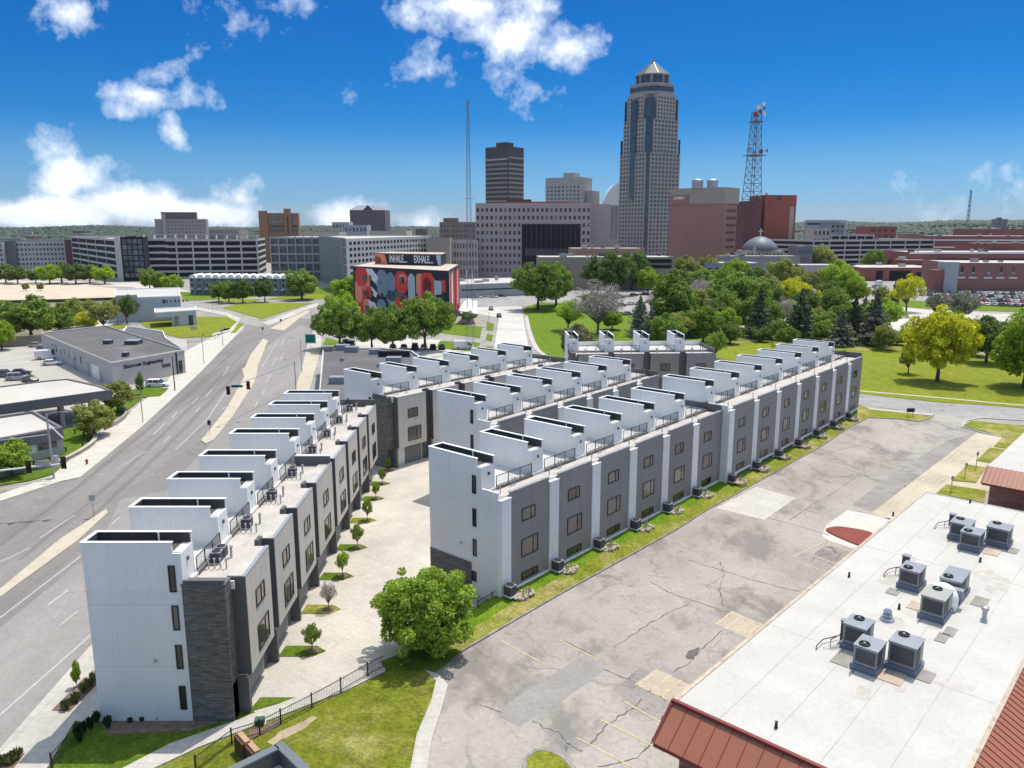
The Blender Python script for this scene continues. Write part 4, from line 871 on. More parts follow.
# the big bush of the foreground has its own leaves
rs_bush = crown_round('bush_crown', 9.9, 8.6, 3.9, 260, 46000, .125, 29, LF['bush'], (.05, .16), jit=1.0, low=.9)
bx_, by_ = g(424, 655)
t = thing('leafy_bush', 'big loose bright green multi-stemmed bush between the concrete drive and the car park', 'bush', (bx_, by_ + .6, .1)); t.scale = (.88, .88, .90)
link('crown', rs_bush[0], t)
link('trunk', trunk_mesh('trunk', 0, [v for v in rs_bush[1][:60] if v.z > 1.5], .11, .3), t)
TR = [
 ('wide', 'green', 1, 538, 310, 262, 'spreading green tree with forked trunk at the street corner of the park', .85),
 ('round', 'green', 2, 556, 306, 263, 'green tree right behind the forked corner tree, its trunk beside it', 1.0),
 ('wide', 'deep', 3, 609, 296, 251, 'large dark green tree behind the grey leafless tree', .9),
 ('wide', 'deep', 1, 632, 290, 252, 'dark green spreading tree right of the other large dark one, near the parked cars', .8),
 ('bare', 'grey', 1, 598, 334, 279, 'widest grey leafless tree in the middle of the park lawn', 1.0),
 ('open', 'bright', 2, 568, 331, 298, 'small yellow green tree on the lawn in front of the widest grey tree', 1.1),
 ('round', 'brown', 1, 577, 360, 324, 'brownish bushy tree just behind the first narrow white tower', 1.1),
 ('round', 'bright', 1, 648, 294, 267, 'small bright green tree by the car park behind the park', 1.0),
 ('tall', 'green', 1, 671, 337, 270, 'tallest dark green tree in the middle of the park trees, pointed top', 1.15),
 ('tall', 'bright', 2, 686, 334, 287, 'bright yellow green tree tucked against the right of the tallest tree', .8),
 ('conifer', 'needle2', 1, 639, 337, 300, 'small grey green conifer left of the tallest park tree', 1.0),
 ('conifer', 'needle2', 2, 651, 340, 306, 'second small grey green conifer at the foot of the tallest park tree', 1.1),
 ('open', 'olive', 1, 677, 345, 310, 'loose olive tree directly behind the third narrow white tower', 1.2),
 ('round', 'green', 3, 703, 343, 305, 'mid green tree right behind the fourth narrow white tower', 1.05),
 ('open', 'green', 2, 715, 359, 330, 'thin young tree beside the right end of the back row', .9),
 ('round', 'bright', 3, 726, 339, 307, 'small bright lime tree on a thin trunk by the fenced grass', .9),
 ('bare', 'grey', 2, 702, 305, 276, 'grey leafless tree between the tallest tree and the broad green ones', 1.0),
 ('bare', 'grey', 3, 657, 312, 290, 'low grey leafless tree left of the tallest tree by the parked cars', 1.0),
 ('wide', 'green', 2, 737, 318, 272, 'broad green tree with twin crowns behind the dark spruce', .95),
 ('round', 'green', 1, 718, 322, 285, 'green tree left of the broad twin crown tree', 1.1),
 ('conifer', 'needle', 1, 758, 338, 288, 'black green spruce with bare lower trunk beside the fenced grass', 1.0),
 ('round', 'olive', 1, 686, 282, 255, 'olive tree in the rear row below the brown windowless block', 1.2),
 ('round', 'deep', 2, 664, 284, 259, 'dark tree in the rear row left of the olive one', 1.0),
 ('round', 'olive', 2, 708, 280, 256, 'pale olive tree in the rear row below the stained corner of the brown block', 1.2),
 ('open', 'bright', 1, 723, 276, 253, 'lighter green feathery tree at the right of the rear row', 1.0),
 ('round', 'green', 3, 700, 294, 268, 'green tree in front of the rear row above the grey leafless tree', 1.3),
 ('round', 'olive', 3, 781, 292, 257, 'olive tree below the domed church', 1.0),
 ('round', 'olive', 1, 796, 288, 264, 'second olive tree just right of the one below the church', 1.0),
 ('wide', 'green', 3, 755, 288, 266, 'green spreading tree left of the church olive tree', .8),
 ('round', 'olive', 2, 821, 274, 245, 'tall olive tree in front of the concrete parking deck', 1.15),
 ('round', 'bright', 1, 838, 302, 260, 'big bright green tree in the middle of the right hand trees', 1.05),
 ('round', 'bright', 2, 855, 305, 277, 'smaller bright green tree in front of the big bright one', 1.1),
 ('open', 'yellow', 1, 793, 312, 275, 'yellow green tree rising behind a dark spruce', 1.15),
 ('open', 'yellow', 2, 812, 313, 290, 'low yellow tree right of the spruce', 1.2),
 ('wide', 'green', 1, 873, 274, 250, 'green tree in front of the left end of the long deck ramps', .8),
 ('round', 'bright', 3, 858, 266, 246, 'bright tree behind, directly against the concrete deck', 1.3),
 ('conifer', 'needle', 2, 799, 341, 290, 'dark spruce left of the round bush beyond the long row', 1.1),
 ('bare', 'grey', 1, 783, 325, 296, 'grey brown thin tree between two dark spruces', .9),
 ('conifer', 'needle', 3, 853, 343, 297, 'dark spruce, left one of the pair by the curved road', .95),
 ('conifer', 'needle2', 1, 873, 345, 291, 'broad brownish spruce, right one of the pair by the curved road', 1.05),
 ('bush', 'bush', 1, 823, 341, 319, 'round green bush between the spruces beyond the long row', 1.0),
 ('bush', 'green', 2, 779, 340, 318, 'green bush beside the dark spruce at the fenced grass', .9),
 ('bush', 'bush', 3, 897, 345, 330, 'low bright bush right of the spruce pair', 1.3),
 ('bush', 'deep', 2, 912, 346, 327, 'low dark bush behind the big yellow tree', 1.1),
 ('wide', 'yellow', 2, 937, 382, 306, 'large yellow green tree standing alone on the mown field', .66),
 ('open', 'olive', 3, 908, 374, 345, 'sparse sapling left of the large yellow tree', .9),
 ('round', 'deep', 1, 986, 363, 316, 'dark green tree at the back of the mown field', 1.1),
 ('round', 'bright', 2, 1024, 388, 310, 'bright green tree cut by the right edge of the picture', 1.0),
 ('open', 'yellow', 3, 906, 312, 273, 'yellow tree on a slim trunk at the edge of the crowded car park', 1.0),
 ('round', 'yellow', 1, 893, 306, 291, 'low yellow bush tree left of the slim yellow tree', 1.0),
 ('open', 'needle2', 1, 961, 325, 289, 'feathery grey green tree in front of the crowded car park', 1.1),
 ('open', 'needle2', 2, 934, 318, 292, 'thin grey green tree left of the feathery one', .8),
 ('bare', 'grey', 2, 977, 340, 315, 'small reddish grey leafless tree behind the mown field', .8),
 ('conifer', 'needle2', 3, 893, 310, 282, 'thin grey conifer near the white truck', .7),
 ('open', 'olive', 2, 880, 305, 285, 'thin olive tree beside the white truck', 1.0),
 ('round', 'green', 2, 727, 300, 268, 'green tree in the gap left of the broad twin crown tree, rear', 1.2),
 ('wide', 'bright', 2, 735, 283, 258, 'light green spreading tree under the right corner of the mauve block', .8),
 ('round', 'olive', 3, 694, 325, 288, 'olive green tree right of the pointed tallest tree', 1.1),
 ('round', 'green', 1, 666, 349, 313, 'green tree between the small conifers and the olive tree', 1.1),
 ('round', 'deep', 2, 716, 336, 300, 'deep green tree beside the small lime tree', 1.1),
 ('round', 'green', 3, 748, 332, 296, 'green tree left against the black green spruce', 1.0),
 ('round', 'green', 1, 770, 312, 280, 'green tree behind the black green spruce', 1.2),
 ('open', 'olive', 2, 812, 334, 306, 'loose olive tree between the spruce and the round bush', 1.1),
 ('round', 'green', 2, 834, 322, 288, 'deep green understorey tree below the big bright one', 1.2),
 ('round', 'deep', 3, 828, 308, 280, 'dark green tree in the shade left of the big bright one', 1.1),
 ('bush', 'green', 1, 845, 344, 326, 'bush at the foot of the left spruce of the pair', 1.2),
 ('bush', 'deep', 3, 762, 342, 326, 'dark bush along the chain link fence', 1.2),
 ('round', 'bright', 1, 620, 284, 262, 'light tree behind the two dark spreading ones', 1.2),
 ('wide', 'green', 3, 575, 280, 262, 'green tree against the concourse wall', 1.0),
 ('wide', 'green', 1, 652, 280, 262, 'green tree in front of the right end of the concourse', 1.0),
 ('round', 'olive', 1, 802, 304, 282, 'olive tree behind the yellow one', 1.2),
 ('round', 'deep', 1, 1003, 350, 322, 'dark tree left of the bright tree at the right edge', 1.0),
 ('open', 'green', 3, 952, 332, 308, 'thin green tree behind the large yellow one', 1.0),
 ('round', 'green', 1, 592, 312, 292, 'mid green tree at the left rim of the park car park', 1.25),
 ('round', 'bright', 2, 612, 330, 309, 'light green tree beside the lawn edge behind the second white tower', 1.25),
 ('round', 'deep', 3, 663, 322, 297, 'deep green tree at the foot of the tallest tree, left', 1.25),
 ('wide', 'green', 1, 681, 318, 290, 'spreading green tree at the foot of the tallest tree, right', 0.90),
 ('conifer', 'needle2', 2, 692, 338, 313, 'grey green conifer tree behind the gap of the third and fourth towers', 1.25),
 ('round', 'olive', 3, 733, 328, 307, 'olive tree between lime tree and black spruce', 1.25),
 ('open', 'olive', 1, 744, 312, 289, 'loose olive tree below the broad twin crown tree', 1.25),
 ('round', 'green', 2, 768, 328, 299, 'mid green tree right behind the black spruce', 1.25),
 ('round', 'bright', 3, 790, 322, 300, 'light green tree behind the dark spruce by the long row', 1.25),
 ('round', 'deep', 1, 806, 318, 289, 'deep green tree left of the yellow low tree', 1.25),
 ('wide', 'green', 2, 846, 330, 302, 'spreading green tree above the left spruce of the pair', 0.90),
 ('conifer', 'needle2', 3, 864, 322, 297, 'grey green conifer tree between the two spruces of the pair', 1.25),
 ('round', 'olive', 1, 768, 300, 274, 'olive tree in the middle of the right hand belt', 1.25),
 ('open', 'olive', 2, 812, 294, 269, 'loose olive tree behind the yellow trees', 1.25),
 ('round', 'green', 3, 826, 336, 311, 'mid green tree beside the round green bush', 1.25),
 ('round', 'bright', 1, 884, 330, 298, 'light green tree right of the spruce pair on the kerb', 1.25),
 ('round', 'deep', 2, 730, 344, 323, 'deep green tree by the fence corner of the grassy gap', 1.25),
 ('wide', 'green', 3, 787, 346, 326, 'spreading green tree low at the back of the scrub', 0.90),
 ('conifer', 'needle2', 1, 840, 346, 310, 'grey green conifer tree in the scrub below the bright tree', 1.25),
 ('round', 'olive', 2, 884, 350, 325, 'olive tree at the back edge of the mown field, left', 1.25),
 ('open', 'olive', 3, 925, 352, 330, 'loose olive tree behind the large yellow tree, left', 1.25),
 ('round', 'green', 1, 958, 350, 326, 'mid green tree behind the large yellow tree, right', 1.25),
 ('round', 'bright', 2, 975, 356, 332, 'light green tree left of the dark field tree', 1.25),
 ('round', 'deep', 3, 676, 300, 269, 'deep green tree in front of the rear row, centre', 1.25),
 ('wide', 'green', 1, 716, 292, 269, 'spreading green tree in front of the rear row, right', 0.90),
 ('conifer', 'needle2', 2, 640, 322, 296, 'grey green conifer tree over the parked cars of the park', 1.25),
 ('wide', 'green', 3, 340, 349, 300, 'largest green tree at the left corner of the muralled building', .8),
 ('round', 'green', 1, 372, 349, 308, 'second green tree from the left below the mural', 1.0),
 ('round', 'green', 2, 393, 351, 305, 'middle green tree in front of the mural', .95),
 ('wide', 'green', 2, 425, 350, 292, 'broad dense tree in front of the dark corner of the mural', .72),
 ('round', 'bright', 3, 350, 312, 275, 'tree beside the left edge of the mural, partly behind the others', 1.1),
 ('round', 'bright', 1, 343, 330, 290, 'light green tree between the road and the mural', 1.0),
 ('open', 'green', 1, 468, 324, 310, 'small tree at the foot of the lattice mast', 1.6),
 ('round', 'green', 1, 32, 341, 295, 'large pale green tree at the left edge above the parked cars', 1.35),
 ('open', 'olive', 2, 72, 325, 297, 'thin olive tree right of the large pale tree', 1.2),
 ('open', 'olive', 3, 104, 331, 300, 'open olive tree with leaning trunk beside the pale blue hall', 1.2),
 ('open', 'olive', 1, 118, 322, 296, 'thin olive tree left of the pale hall door', .9),
 ('open', 'deep', 2, 127, 324, 294, 'thin dark tree right by the pale hall', .8),
 ('open', 'olive', 3, 135, 322, 298, 'slim tree in front of the pale hall wall', .6),
 ('bush', 'yellow', 1, 86, 330, 311, 'yellow green bush by the white parked cars', 1.3),
 ('round', 'bush', 1, 13, 476, 439, 'round yellow green garden tree by the low office at the left edge', 1.25),
 ('round', 'olive', 2, 95, 437, 402, 'round grey green tree inside the curved retaining wall', 1.25),
 ('round', 'olive', 3, 118, 413, 380, 'grey green tree under the end of the long canopy', 1.05),
 ('column', 'deep', 1, 141, 395, 371, 'small dark columnar tree in the lawn strip by the white suv', .95),
 ('round', 'green', 2, 150, 290, 268, 'green tree in front of the glass stair tower', 1.1),
 ('round', 'bright', 3, 173, 294, 274, 'bright green tree at the left end of the arched rowhouses', 1.2),
 ('round', 'green', 1, 60, 336, 303, 'green tree right of the large pale one by the boundary wall', 1.2),
 ('round', 'olive', 2, 12, 332, 306, 'olive tree behind the large pale one', 1.2),
 ('round', 'bright', 3, 2, 350, 320, 'bright tree cut by the left edge above the yard', 1.0),
 ('open', 'olive', 3, 88, 320, 298, 'loose tree behind the yellow bush', 1.2),
 ('round', 'green', 3, 160, 292, 272, 'second green tree right of the glass stair tower', 1.0),
 ('round', 'green', 1, 219, 302, 281, 'small tree before the rowhouses, first from the left', 1.0),
 ('round', 'green', 2, 229, 303, 281, 'small tree before the rowhouses, second from the left', 1.0),
 ('round', 'deep', 3, 243, 303, 279, 'small tree before the rowhouses, third from the left', 1.0),
 ('round', 'deep', 1, 265, 302, 277, 'taller tree in front of the middle rowhouses', .9),
 ('round', 'green', 2, 302, 300, 270, 'green tree at the right end of the rowhouses', 1.3),
 ('round', 'green', 3, 289, 283, 269, 'tree behind the right end of the rowhouses', 1.0),
]
for i, (kd, lf, sd, px, py, yt, lb, wd) in enumerate(TR): tree(kd, lf, sd, px, py, yt, lb, wide=wd)
rng = random.Random(7)
BT = ['leftmost of the tree row below the grey apartments', 'second from the left in the tree row below the apartments', 'third in the tree row below the apartments', 'bright fourth tree in the row below the apartments', 'fifth in the row, before the brick end of the apartments', 'sixth in the row, before the left wing of the garage', 'seventh in the row, before the garage wing', 'dark last tree of the row beside the glass stair tower']
for i, (px, yt) in enumerate([(6, 264), (18, 266), (36, 268), (50, 264), (62, 262), (76, 263), (90, 264), (105, 265)]):
    tree('round', ['green', 'deep', 'green', 'bright'][i % 4], i, px, 283 + (i % 2), yt, BT[i] + ', beyond the sandy lot', wide=1.35, group='trees beyond the sandy lot')
for i, px in enumerate((26, 41)): tree('round', 'olive', i, px, 291, 283, ['small round olive tree on the sandy lot, the left one of two', 'small round olive tree on the sandy lot, the right one of two'][i], group='small trees on the sandy lot')
# park back trees seen beyond: a dense belt
for i, (px, py, yt, k, lf) in enumerate([(560, 290, 268, 'round', 'bright'), (585, 288, 262, 'round', 'green'), (520, 290, 268, 'round', 'green')]):
    tree(k, lf, i, px, py, yt, ['light green tree peeping between the two corner park trees', 'tree behind the second corner tree of the park', 'tree at the far left of the park beside the street bend'][i])
# saplings in the alley islands
AL = ['at the path end of the alley', 'second', 'third', 'fourth', 'fifth', 'sixth', 'seventh', 'eighth', 'ninth']
isl = [(253, 298, 704), (281, 326, 652), (303, 341, 610), (320, 354, 577), (337, 368, 548), (350, 377, 521), (362, 385, 499), (370, 391, 484), (378, 396, 471)]
for i, (xa, xb, yy) in enumerate(isl):
    a = g(xa, yy); b = g(xb, yy - 1); y0 = a[1]; x0, x1 = a[0], b[0]
    tri = [(x0, y0 - .75), (x1 - .9, y0 - .75), (x1, y0 + .1), (x1 - .9, y0 + .9), (x0 + .15, y0 + .9)] if i else [(x0, y0 - 1.0), (x0 + .3, y0 + .75), (x1, y0 + .75)]
    sheet('planting_island', tri, .06, G_dry if i % 3 == 2 else G_lush, h=.06, px=False)
    if i == 0: continue
    mb = MB(); mb.prism([(x1 - 1.1 + .55 * math.cos(t * .63) , y0 + .1 + .45 * math.sin(t * .63)) for t in range(10)], .06, .1, M_mulch); tag(mb.build('mulch_ring'), None, None, None, 'structure')
    th_ = {1: 2.9, 2: 3.3, 3: 3.2, 4: 3.3, 5: 3.2, 6: 2.6, 7: 2.5, 8: 2.2}[i] * .86
    tree('bare' if i == 2 else 'open', 'grey' if i == 2 else 'green' if i % 3 else 'bright', i, 0, 0, 0, ['', 'small leafy sapling on the second island of the drive from the path', 'bare twiggy sapling on the third island of the drive', 'leafy sapling on the fourth island beside a green utility box', 'taller full sapling on the fifth island of the drive', 'pale thin sapling on the sixth island of the drive', 'sapling on the seventh island of the drive', 'sapling on the eighth island of the drive', 'last small sapling by the curved end of the drive'][i], name='sapling', loc=(x1 - 1.1, y0 + .1), z=.06, hgt=th_, wide=.6 if i != 1 else .75, group='saplings on the drive islands')
tree('tall', 'bright', 1, 77, 686, 660, 'staked yellow green sapling in the pavement planting bed', name='sapling', z=.15, wide=.5)
# ornamental grasses
def tuft(px, py, h, w_, lb, z=.15, c=None, dark=False):
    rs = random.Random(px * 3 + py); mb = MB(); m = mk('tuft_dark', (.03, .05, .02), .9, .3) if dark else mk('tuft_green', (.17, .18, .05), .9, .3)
    for k in range(70):
        a = rs.uniform(0, 6.28); r = rs.uniform(.4, 1) * w_; hh = h * rs.uniform(.6, 1.1)
        x0, y0 = .12 * math.cos(a), .12 * math.sin(a); x1, y1 = r * math.cos(a), r * math.sin(a); wx, wy = -math.sin(a) * .03, math.cos(a) * .03
        mb.quad([(x0 - wx, y0 - wy, 0), (x0 + wx, y0 + wy, 0), (x1 * .6 + wx, y1 * .6 + wy, hh * .8), (x1, y1, hh * (.75 if r > .7 * w_ else 1)), (x1 * .6 - wx, y1 * .6 - wy, hh * .8)], m)
    o = mb.build('grass_tuft'); o.location = (*g(px, py, z), z); return tag(o, lb, 'ornamental grass')
for i, (px, py) in enumerate([(66, 709), (75, 702), (84, 692), (90, 686), (95, 680)]): tuft(px, py, .75, .45, ['green tuft at the front corner of the pavement bed', 'second tuft along the pavement bed', 'middle tuft of the pavement bed', 'tuft next to last in the pavement bed by the white wall', 'last tuft of the pavement bed touching the white wall'][i])
for i, (px, py) in enumerate([(2, 765), (11, 763), (17, 758)]): tuft(px, py, .7, .45, ['tuft in the corner bed at the bottom left edge', 'middle tuft of the corner bed at the bottom left', 'rightmost tuft of the corner bed at the bottom left'][i])
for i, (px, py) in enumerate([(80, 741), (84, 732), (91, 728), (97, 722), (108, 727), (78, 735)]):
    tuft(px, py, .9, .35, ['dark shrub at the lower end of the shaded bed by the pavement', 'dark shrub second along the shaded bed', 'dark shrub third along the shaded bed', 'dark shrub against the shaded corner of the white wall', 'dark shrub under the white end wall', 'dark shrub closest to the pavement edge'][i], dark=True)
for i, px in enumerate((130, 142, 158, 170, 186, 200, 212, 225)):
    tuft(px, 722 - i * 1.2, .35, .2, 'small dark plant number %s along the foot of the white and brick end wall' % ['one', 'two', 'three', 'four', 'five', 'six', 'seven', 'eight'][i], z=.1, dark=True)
# ---------------------------------------------------------------- vehicles
CP = [mk('car_white', (.72, .72, .72), .25, .02, spec=.5), mk('car_silver', (.35, .36, .38), .3, .02, metal=.4), mk('car_black', (.02, .02, .025), .2, .02, spec=.5), mk('car_red', (.3, .02, .02), .25, .02, spec=.5), mk('car_blue', (.04, .08, .18), .25, .02, spec=.5), mk('car_grey', (.12, .125, .13), .25, .02, spec=.5)]
CN = ['white', 'silver', 'black', 'red', 'blue', 'grey']
M_tyre = mk('tyre_rubber', (.02, .02, .02), .9, .1); M_lamp = mk('headlamp_clear', (.6, .6, .6), .15, .02); M_tail = mk('tail_lamp_red', (.3, .01, .01), .3, .02)
CARP = {}
def loft(mb, secs, m):
    """secs: list of (x, halfwidth, zbottom, ztop_side, ztop_mid)"""
    k = len(mb.v); i = mb._m(m)
    for x, hw, zb_, zs, zt in secs: mb.v += [(x, -hw, zb_), (x, -hw * 1.0, zs), (x, -hw * .82, zt), (x, hw * .82, zt), (x, hw, zs), (x, hw, zb_)]
    for a in range(len(secs) - 1):
        for t in range(6): t2 = (t + 1) % 6; mb.f.append((k + a * 6 + t, k + a * 6 + t2, k + a * 6 + 6 + t2, k + a * 6 + 6 + t)); mb.mi.append(i)
    mb.f.append(tuple(k + t for t in range(6))[::-1]); mb.mi.append(i); e = k + (len(secs) - 1) * 6; mb.f.append(tuple(e + t for t in range(6))); mb.mi.append(i)
def carproto(kind, ci):
    key = (kind, ci)
    if key in CARP: return CARP[key]
    m = CP[ci]; parts = []
    L_, W_, top, hood = {'car': (4.5, 1.8, 1.42, .88), 'suv': (4.8, 1.92, 1.75, 1.05), 'van': (5.8, 2.05, 2.5, 1.2), 'truck': (7.5, 2.4, 3.3, 1.5)}[kind]
    h = L_ / 2; w_ = W_ / 2; mb = MB()
    loft(mb, [(-h, w_ * .86, .42, .62, .78 * hood), (-h + .25, w_ * .96, .28, .75, hood * 1.0), (-h * .3, w_, .25, hood * .92, hood * 1.04), (h * .35, w_, .25, hood * .9, hood), (h - .3, w_ * .95, .28, .66, hood * .84), (h, w_ * .82, .4, .55, .62)], m); parts.append(('body', mb.mesh('car_body')))
    mb = MB(); gb = MB()
    if kind in ('car', 'suv'):
        r0, r1, f1, f0 = (-h + .35, -h + .95, .35, 1.05) if kind == 'car' else (-h + .12, -h + .5, .5, 1.2)
        loft(gb, [(r0, w_ * .86, hood * .9, hood * .95, hood * .98), (r1, w_ * .80, hood * .9, top - .1, top - .04), (f1, w_ * .80, hood * .9, top - .1, top - .04), (f0, w_ * .86, hood * .9, hood * .94, hood * .96)], M_winD)
        loft(mb, [(r1 - .08, w_ * .72, top - .07, top - .05, top - .02), (r1 + .2, w_ * .78, top - .09, top - .04, top + .02), (f1 - .2, w_ * .78, top - .09, top - .04, top + .02), (f1 + .05, w_ * .72, top - .07, top - .05, top - .02)], m)
        for q in (r1 + .1, (r1 + f1) / 2, f1 - .05):
            for s in (-1, 1): mb.box(q - .05, q + .05, s * w_ * .79, s * w_ * .845, hood * .9, top - .06, m)
    else:
        loft(mb, [(-h + .02, w_ * .95, .9, top - .2, top), (h * (.35 if kind == 'van' else .1), w_ * .95, .9, top - .2, top)], m if kind == 'van' else M_door)
        loft(gb, [(h * .35 if kind == 'van' else h * .2, w_ * .9, hood * .9, min(top, 2.3) - .2, min(top, 2.3) - .1), (h * .8, w_ * .86, hood * .8, hood, hood + .05)], M_winD)
    parts.append(('roof', mb.mesh('car_roof'))); parts.append(('windows', gb.mesh('car_glass')))
    wm = MB(); r = .33 if kind == 'car' else .38
    for x in (-h * .62, h * .64):
        for s in (-1, 1):
            q = MB(); a, b = (s * (w_ - .22), s * (w_ + .01)); q.tube([(x, a, r), (x, b, r)], r, M_tyre, 14); q.tube([(x, b, r), (x, b + s * .015, r)], r * .6, M_steel, 10); parts.append(('wheel', q.mesh('car_wheel')))
    for s in (-1, 1):
        q = MB(); q.box(h - .12, h - .01, s * w_ * .5, s * w_ * .85, .58, .72, M_lamp); parts.append(('headlight', q.mesh('car_headlight')))
        q = MB(); q.box(-h + .0, -h + .14, s * w_ * .55, s * w_ * .88, .66, .82, M_tail); parts.append(('tail_light', q.mesh('car_tail_light')))
    CARP[key] = parts; return parts
def car(kind, ci, px, py, ang, label, group=None, full=True, z=.02, loc=None):
    x, y = loc or g(px, py)
    t = thing({'car': 'parked_car', 'suv': 'parked_suv', 'van': 'delivery_van', 'truck': 'box_truck'}[kind], label, {'car': 'car', 'suv': 'suv', 'van': 'van', 'truck': 'truck'}[kind], (x, y, z), R(ang), group)
    for nm, me in carproto(kind, ci):
        if not full and 'light' in nm: continue
        link(nm, me, t)
    return t
car('suv', 0, 158, 387, 5, 'white suv parked before the grey engineering building by the lawn strip')
car('van', 0, 48, 359, 25, 'white delivery van behind the light pickup at the grey building side')
car('car', 0, 52, 365, 20, 'white car in front of the white van by the grey building')
car('car', 2, 43, 352, 80, 'dark car between the wall and the white van')
car('car', 1, 37, 347, 5, 'silver car parked under the shaded wall at the left')
car('suv', 5, 5, 377, 10, 'dark purple grey suv at the left edge of the yard')
car('suv', 1, 18, 380, 20, 'silver suv in the yard behind the long canopy')
car('car', 2, 30, 382, 150, 'black car rightmost of the yard group behind the canopy')
car('car', 2, 21, 375, 20, 'black car behind the silver suv in the yard')
for i, (px, py, ci, k) in enumerate([(64, 328, 0, 'suv'), (76, 329, 0, 'suv'), (69, 323, 0, 'car'), (78, 322, 1, 'car'), (12, 330, 0, 'van')]): car(k, ci, px, py, 20 + 30 * i, ['white suv left of the yellow bush', 'white suv right against the yellow bush', 'white car behind the two white suvs', 'silver car behind the yellow bush', 'white van half hidden by the large pale tree'][i] + ' on the upper lot')
for i, (px, ci, k) in enumerate([(393, 0, 'car'), (404, 0, 'car'), (415, 2, 'suv'), (424, 0, 'car'), (433, 2, 'car'), (442, 2, 'car'), (346, 2, 'suv'), (352, 1, 'suv'), (342, 0, 'car')]):
    car(k, ci, px, 349 if i < 6 else 345 + i - 6, 95, ['leftmost white car', 'second white car from the left', 'black suv third in line', 'white car between two black ones', 'black car fifth in line', 'black car last in line before the van', 'black suv under the leftmost tree', 'silver suv beside the black suv under the tree', 'white car at the left end near the road'][i] + ' parked below the mural trees')
car('van', 0, 464, 349, 8, 'white van parked alone on the pale lot right of the mural trees')
car('car', 2, 499, 317, 95, 'black car driving up the middle street')
car('car', 5, 491, 310, 95, 'grey car farther up the middle street')
car('car', 3, 508, 295, 10, 'red car crossing at the top of the middle street')
for i, (px, ci) in enumerate([(470, 0), (478, 1), (486, 0), (494, 1), (502, 2)]): car('car', ci, px, 297 + i % 2, 8, ['white', 'silver', 'white', 'silver', 'black'][i] + ' car in line before the low pale hall, ' + ['first from the mural', 'second from the mural', 'third from the mural', 'fourth from the mural', 'fifth from the mural'][i], full=False)
for i, (px, py, ci) in enumerate([(622, 306, 2), (632, 305, 1), (641, 304, 2), (650, 303, 5), (634, 296, 2), (645, 295, 2), (655, 294, 3), (620, 315, 1), (628, 315, 5), (751, 323, 2), (742, 325, 0)]):
    car('car', ci, px, py, 20, ['black car at the left end of the front park row', 'silver car second in the front park row', 'black car third in the front park row', 'grey car at the right end of the front park row', 'black car left in the rear park row', 'black car in the middle of the rear park row', 'red car right in the rear park row', 'silver car nearest the lawn under the grey tree', 'grey car beside the silver one nearest the lawn', 'black car beside the dark spruce on the curved road', 'white car behind the broad green tree'][i], full=False)
for i, (px, py, ci, a) in enumerate([(841, 315, 1, 15), (888, 314, 5, 10), (895, 312, 1, 10), (903, 318, 0, 175), (890, 318, 1, 10), (870, 313, 1, 15)]):
    car('car', ci, px, py, a, ['silver car alone on the curved road left of the spruces', 'grey car in the small lot behind the spruce', 'silver car in the small lot behind the grey one', 'white car nearest in the small lot left of the yellow tree', 'silver car beside the grey one in the small lot', 'silver car hidden behind the spruce pair'][i], full=False)
car('truck', 0, 878, 286, 85, 'white box truck parked by the long brick building')
rng = random.Random(12); kk = 0
for row_, (ya, yb) in enumerate([(292.0, 297.5), (295.2, 301.2), (299.0, 305.0), (303.0, 309.5)]):
    for j in range(24):
        px = 905 + j * 7.6 + row_ * 1.5; 
        if px < 905 + row_ * 14: continue
        py = ya + (yb - ya) * j / 24; ci = rng.choice([0, 1, 1, 2, 3, 4, 5, 5, 0, 2])
        if px > 1060: continue
        car(rng.choice(['car', 'car', 'suv']), ci, px, py, 84 + rng.uniform(-5, 5), '%s car in the crowded lot below the long brick building, in its %s row' % (CN[ci], ['back', 'third', 'second', 'front'][row_]), 'cars in the crowded lot, %s, %s row' % (CN[ci], ['back', 'third', 'second', 'front'][row_]), full=False, z=.03)
for j, (px, py, ci) in enumerate([(868, 290, 0), (874, 288, 1), (872, 294, 0), (880, 296, 1), (866, 296, 0), (862, 292, 0)]): car('suv', ci, px, py, 80, ['white suv left of the truck', 'silver suv touching the truck shade', 'white suv in front of the truck', 'silver suv right before the truck', 'white suv nearest the bright tree', 'white suv behind the bright green tree'][j] + ' at the brick building', full=False)
# ---------------------------------------------------------------- street furniture
def post(name, label, cat, px, py, ytop, r=.07, arm=None, m=None, z=.0, r1=None):
    x, y = g(px, py, z); h = zat(ytop, y) - z
    t = thing(name, label, cat, (x, y, z)); m = m or M_steel
    mb = MB(); mb.tube([(0, 0, 0), (0, 0, h)], [r, r1 or r * .7], m, 8); mb.build('pole', t)
    if arm:
        mb = MB(); mb.tube([(0, 0, h - .1), (arm * .5, 0, h + .25), (arm, 0, h + .3)], [.06, .05, .04], m, 6); a_ = mb.build('arm', t)
        mb = MB(); mb.box(arm - .15, arm + .55 * (1 if arm > 0 else -1), -.14, .14, h + .22, h + .36, M_hvac); mb.build('lamp', a_)
    return t, h
def signalhead(px, y, z, lb, red=False, m=None):
    x = xat(px, y, z); t = thing('traffic_signal', lb, 'traffic light', (x, y, z))
    mb = MB(); mb.box(-.2, .2, -.14, .14, -.6, .6, m or M_black); mb.box(-.32, .32, .06, .1, -.75, .75, m or M_black); hh = mb.build('housing', t)
    for q in range(3):
        mb = MB(); mb.tube([(0, -.14, .38 - q * .38), (0, -.3, .38 - q * .38)], .13, M_black, 10); mb.tube([(0, .1, .38 - q * .38), (0, .14, .38 - q * .38)], .11, mk('signal_lens_dark', (.08, .02, .02), .3), 10); mb.build('lens', hh)
    return t
X0, Y0 = g(54, 478)
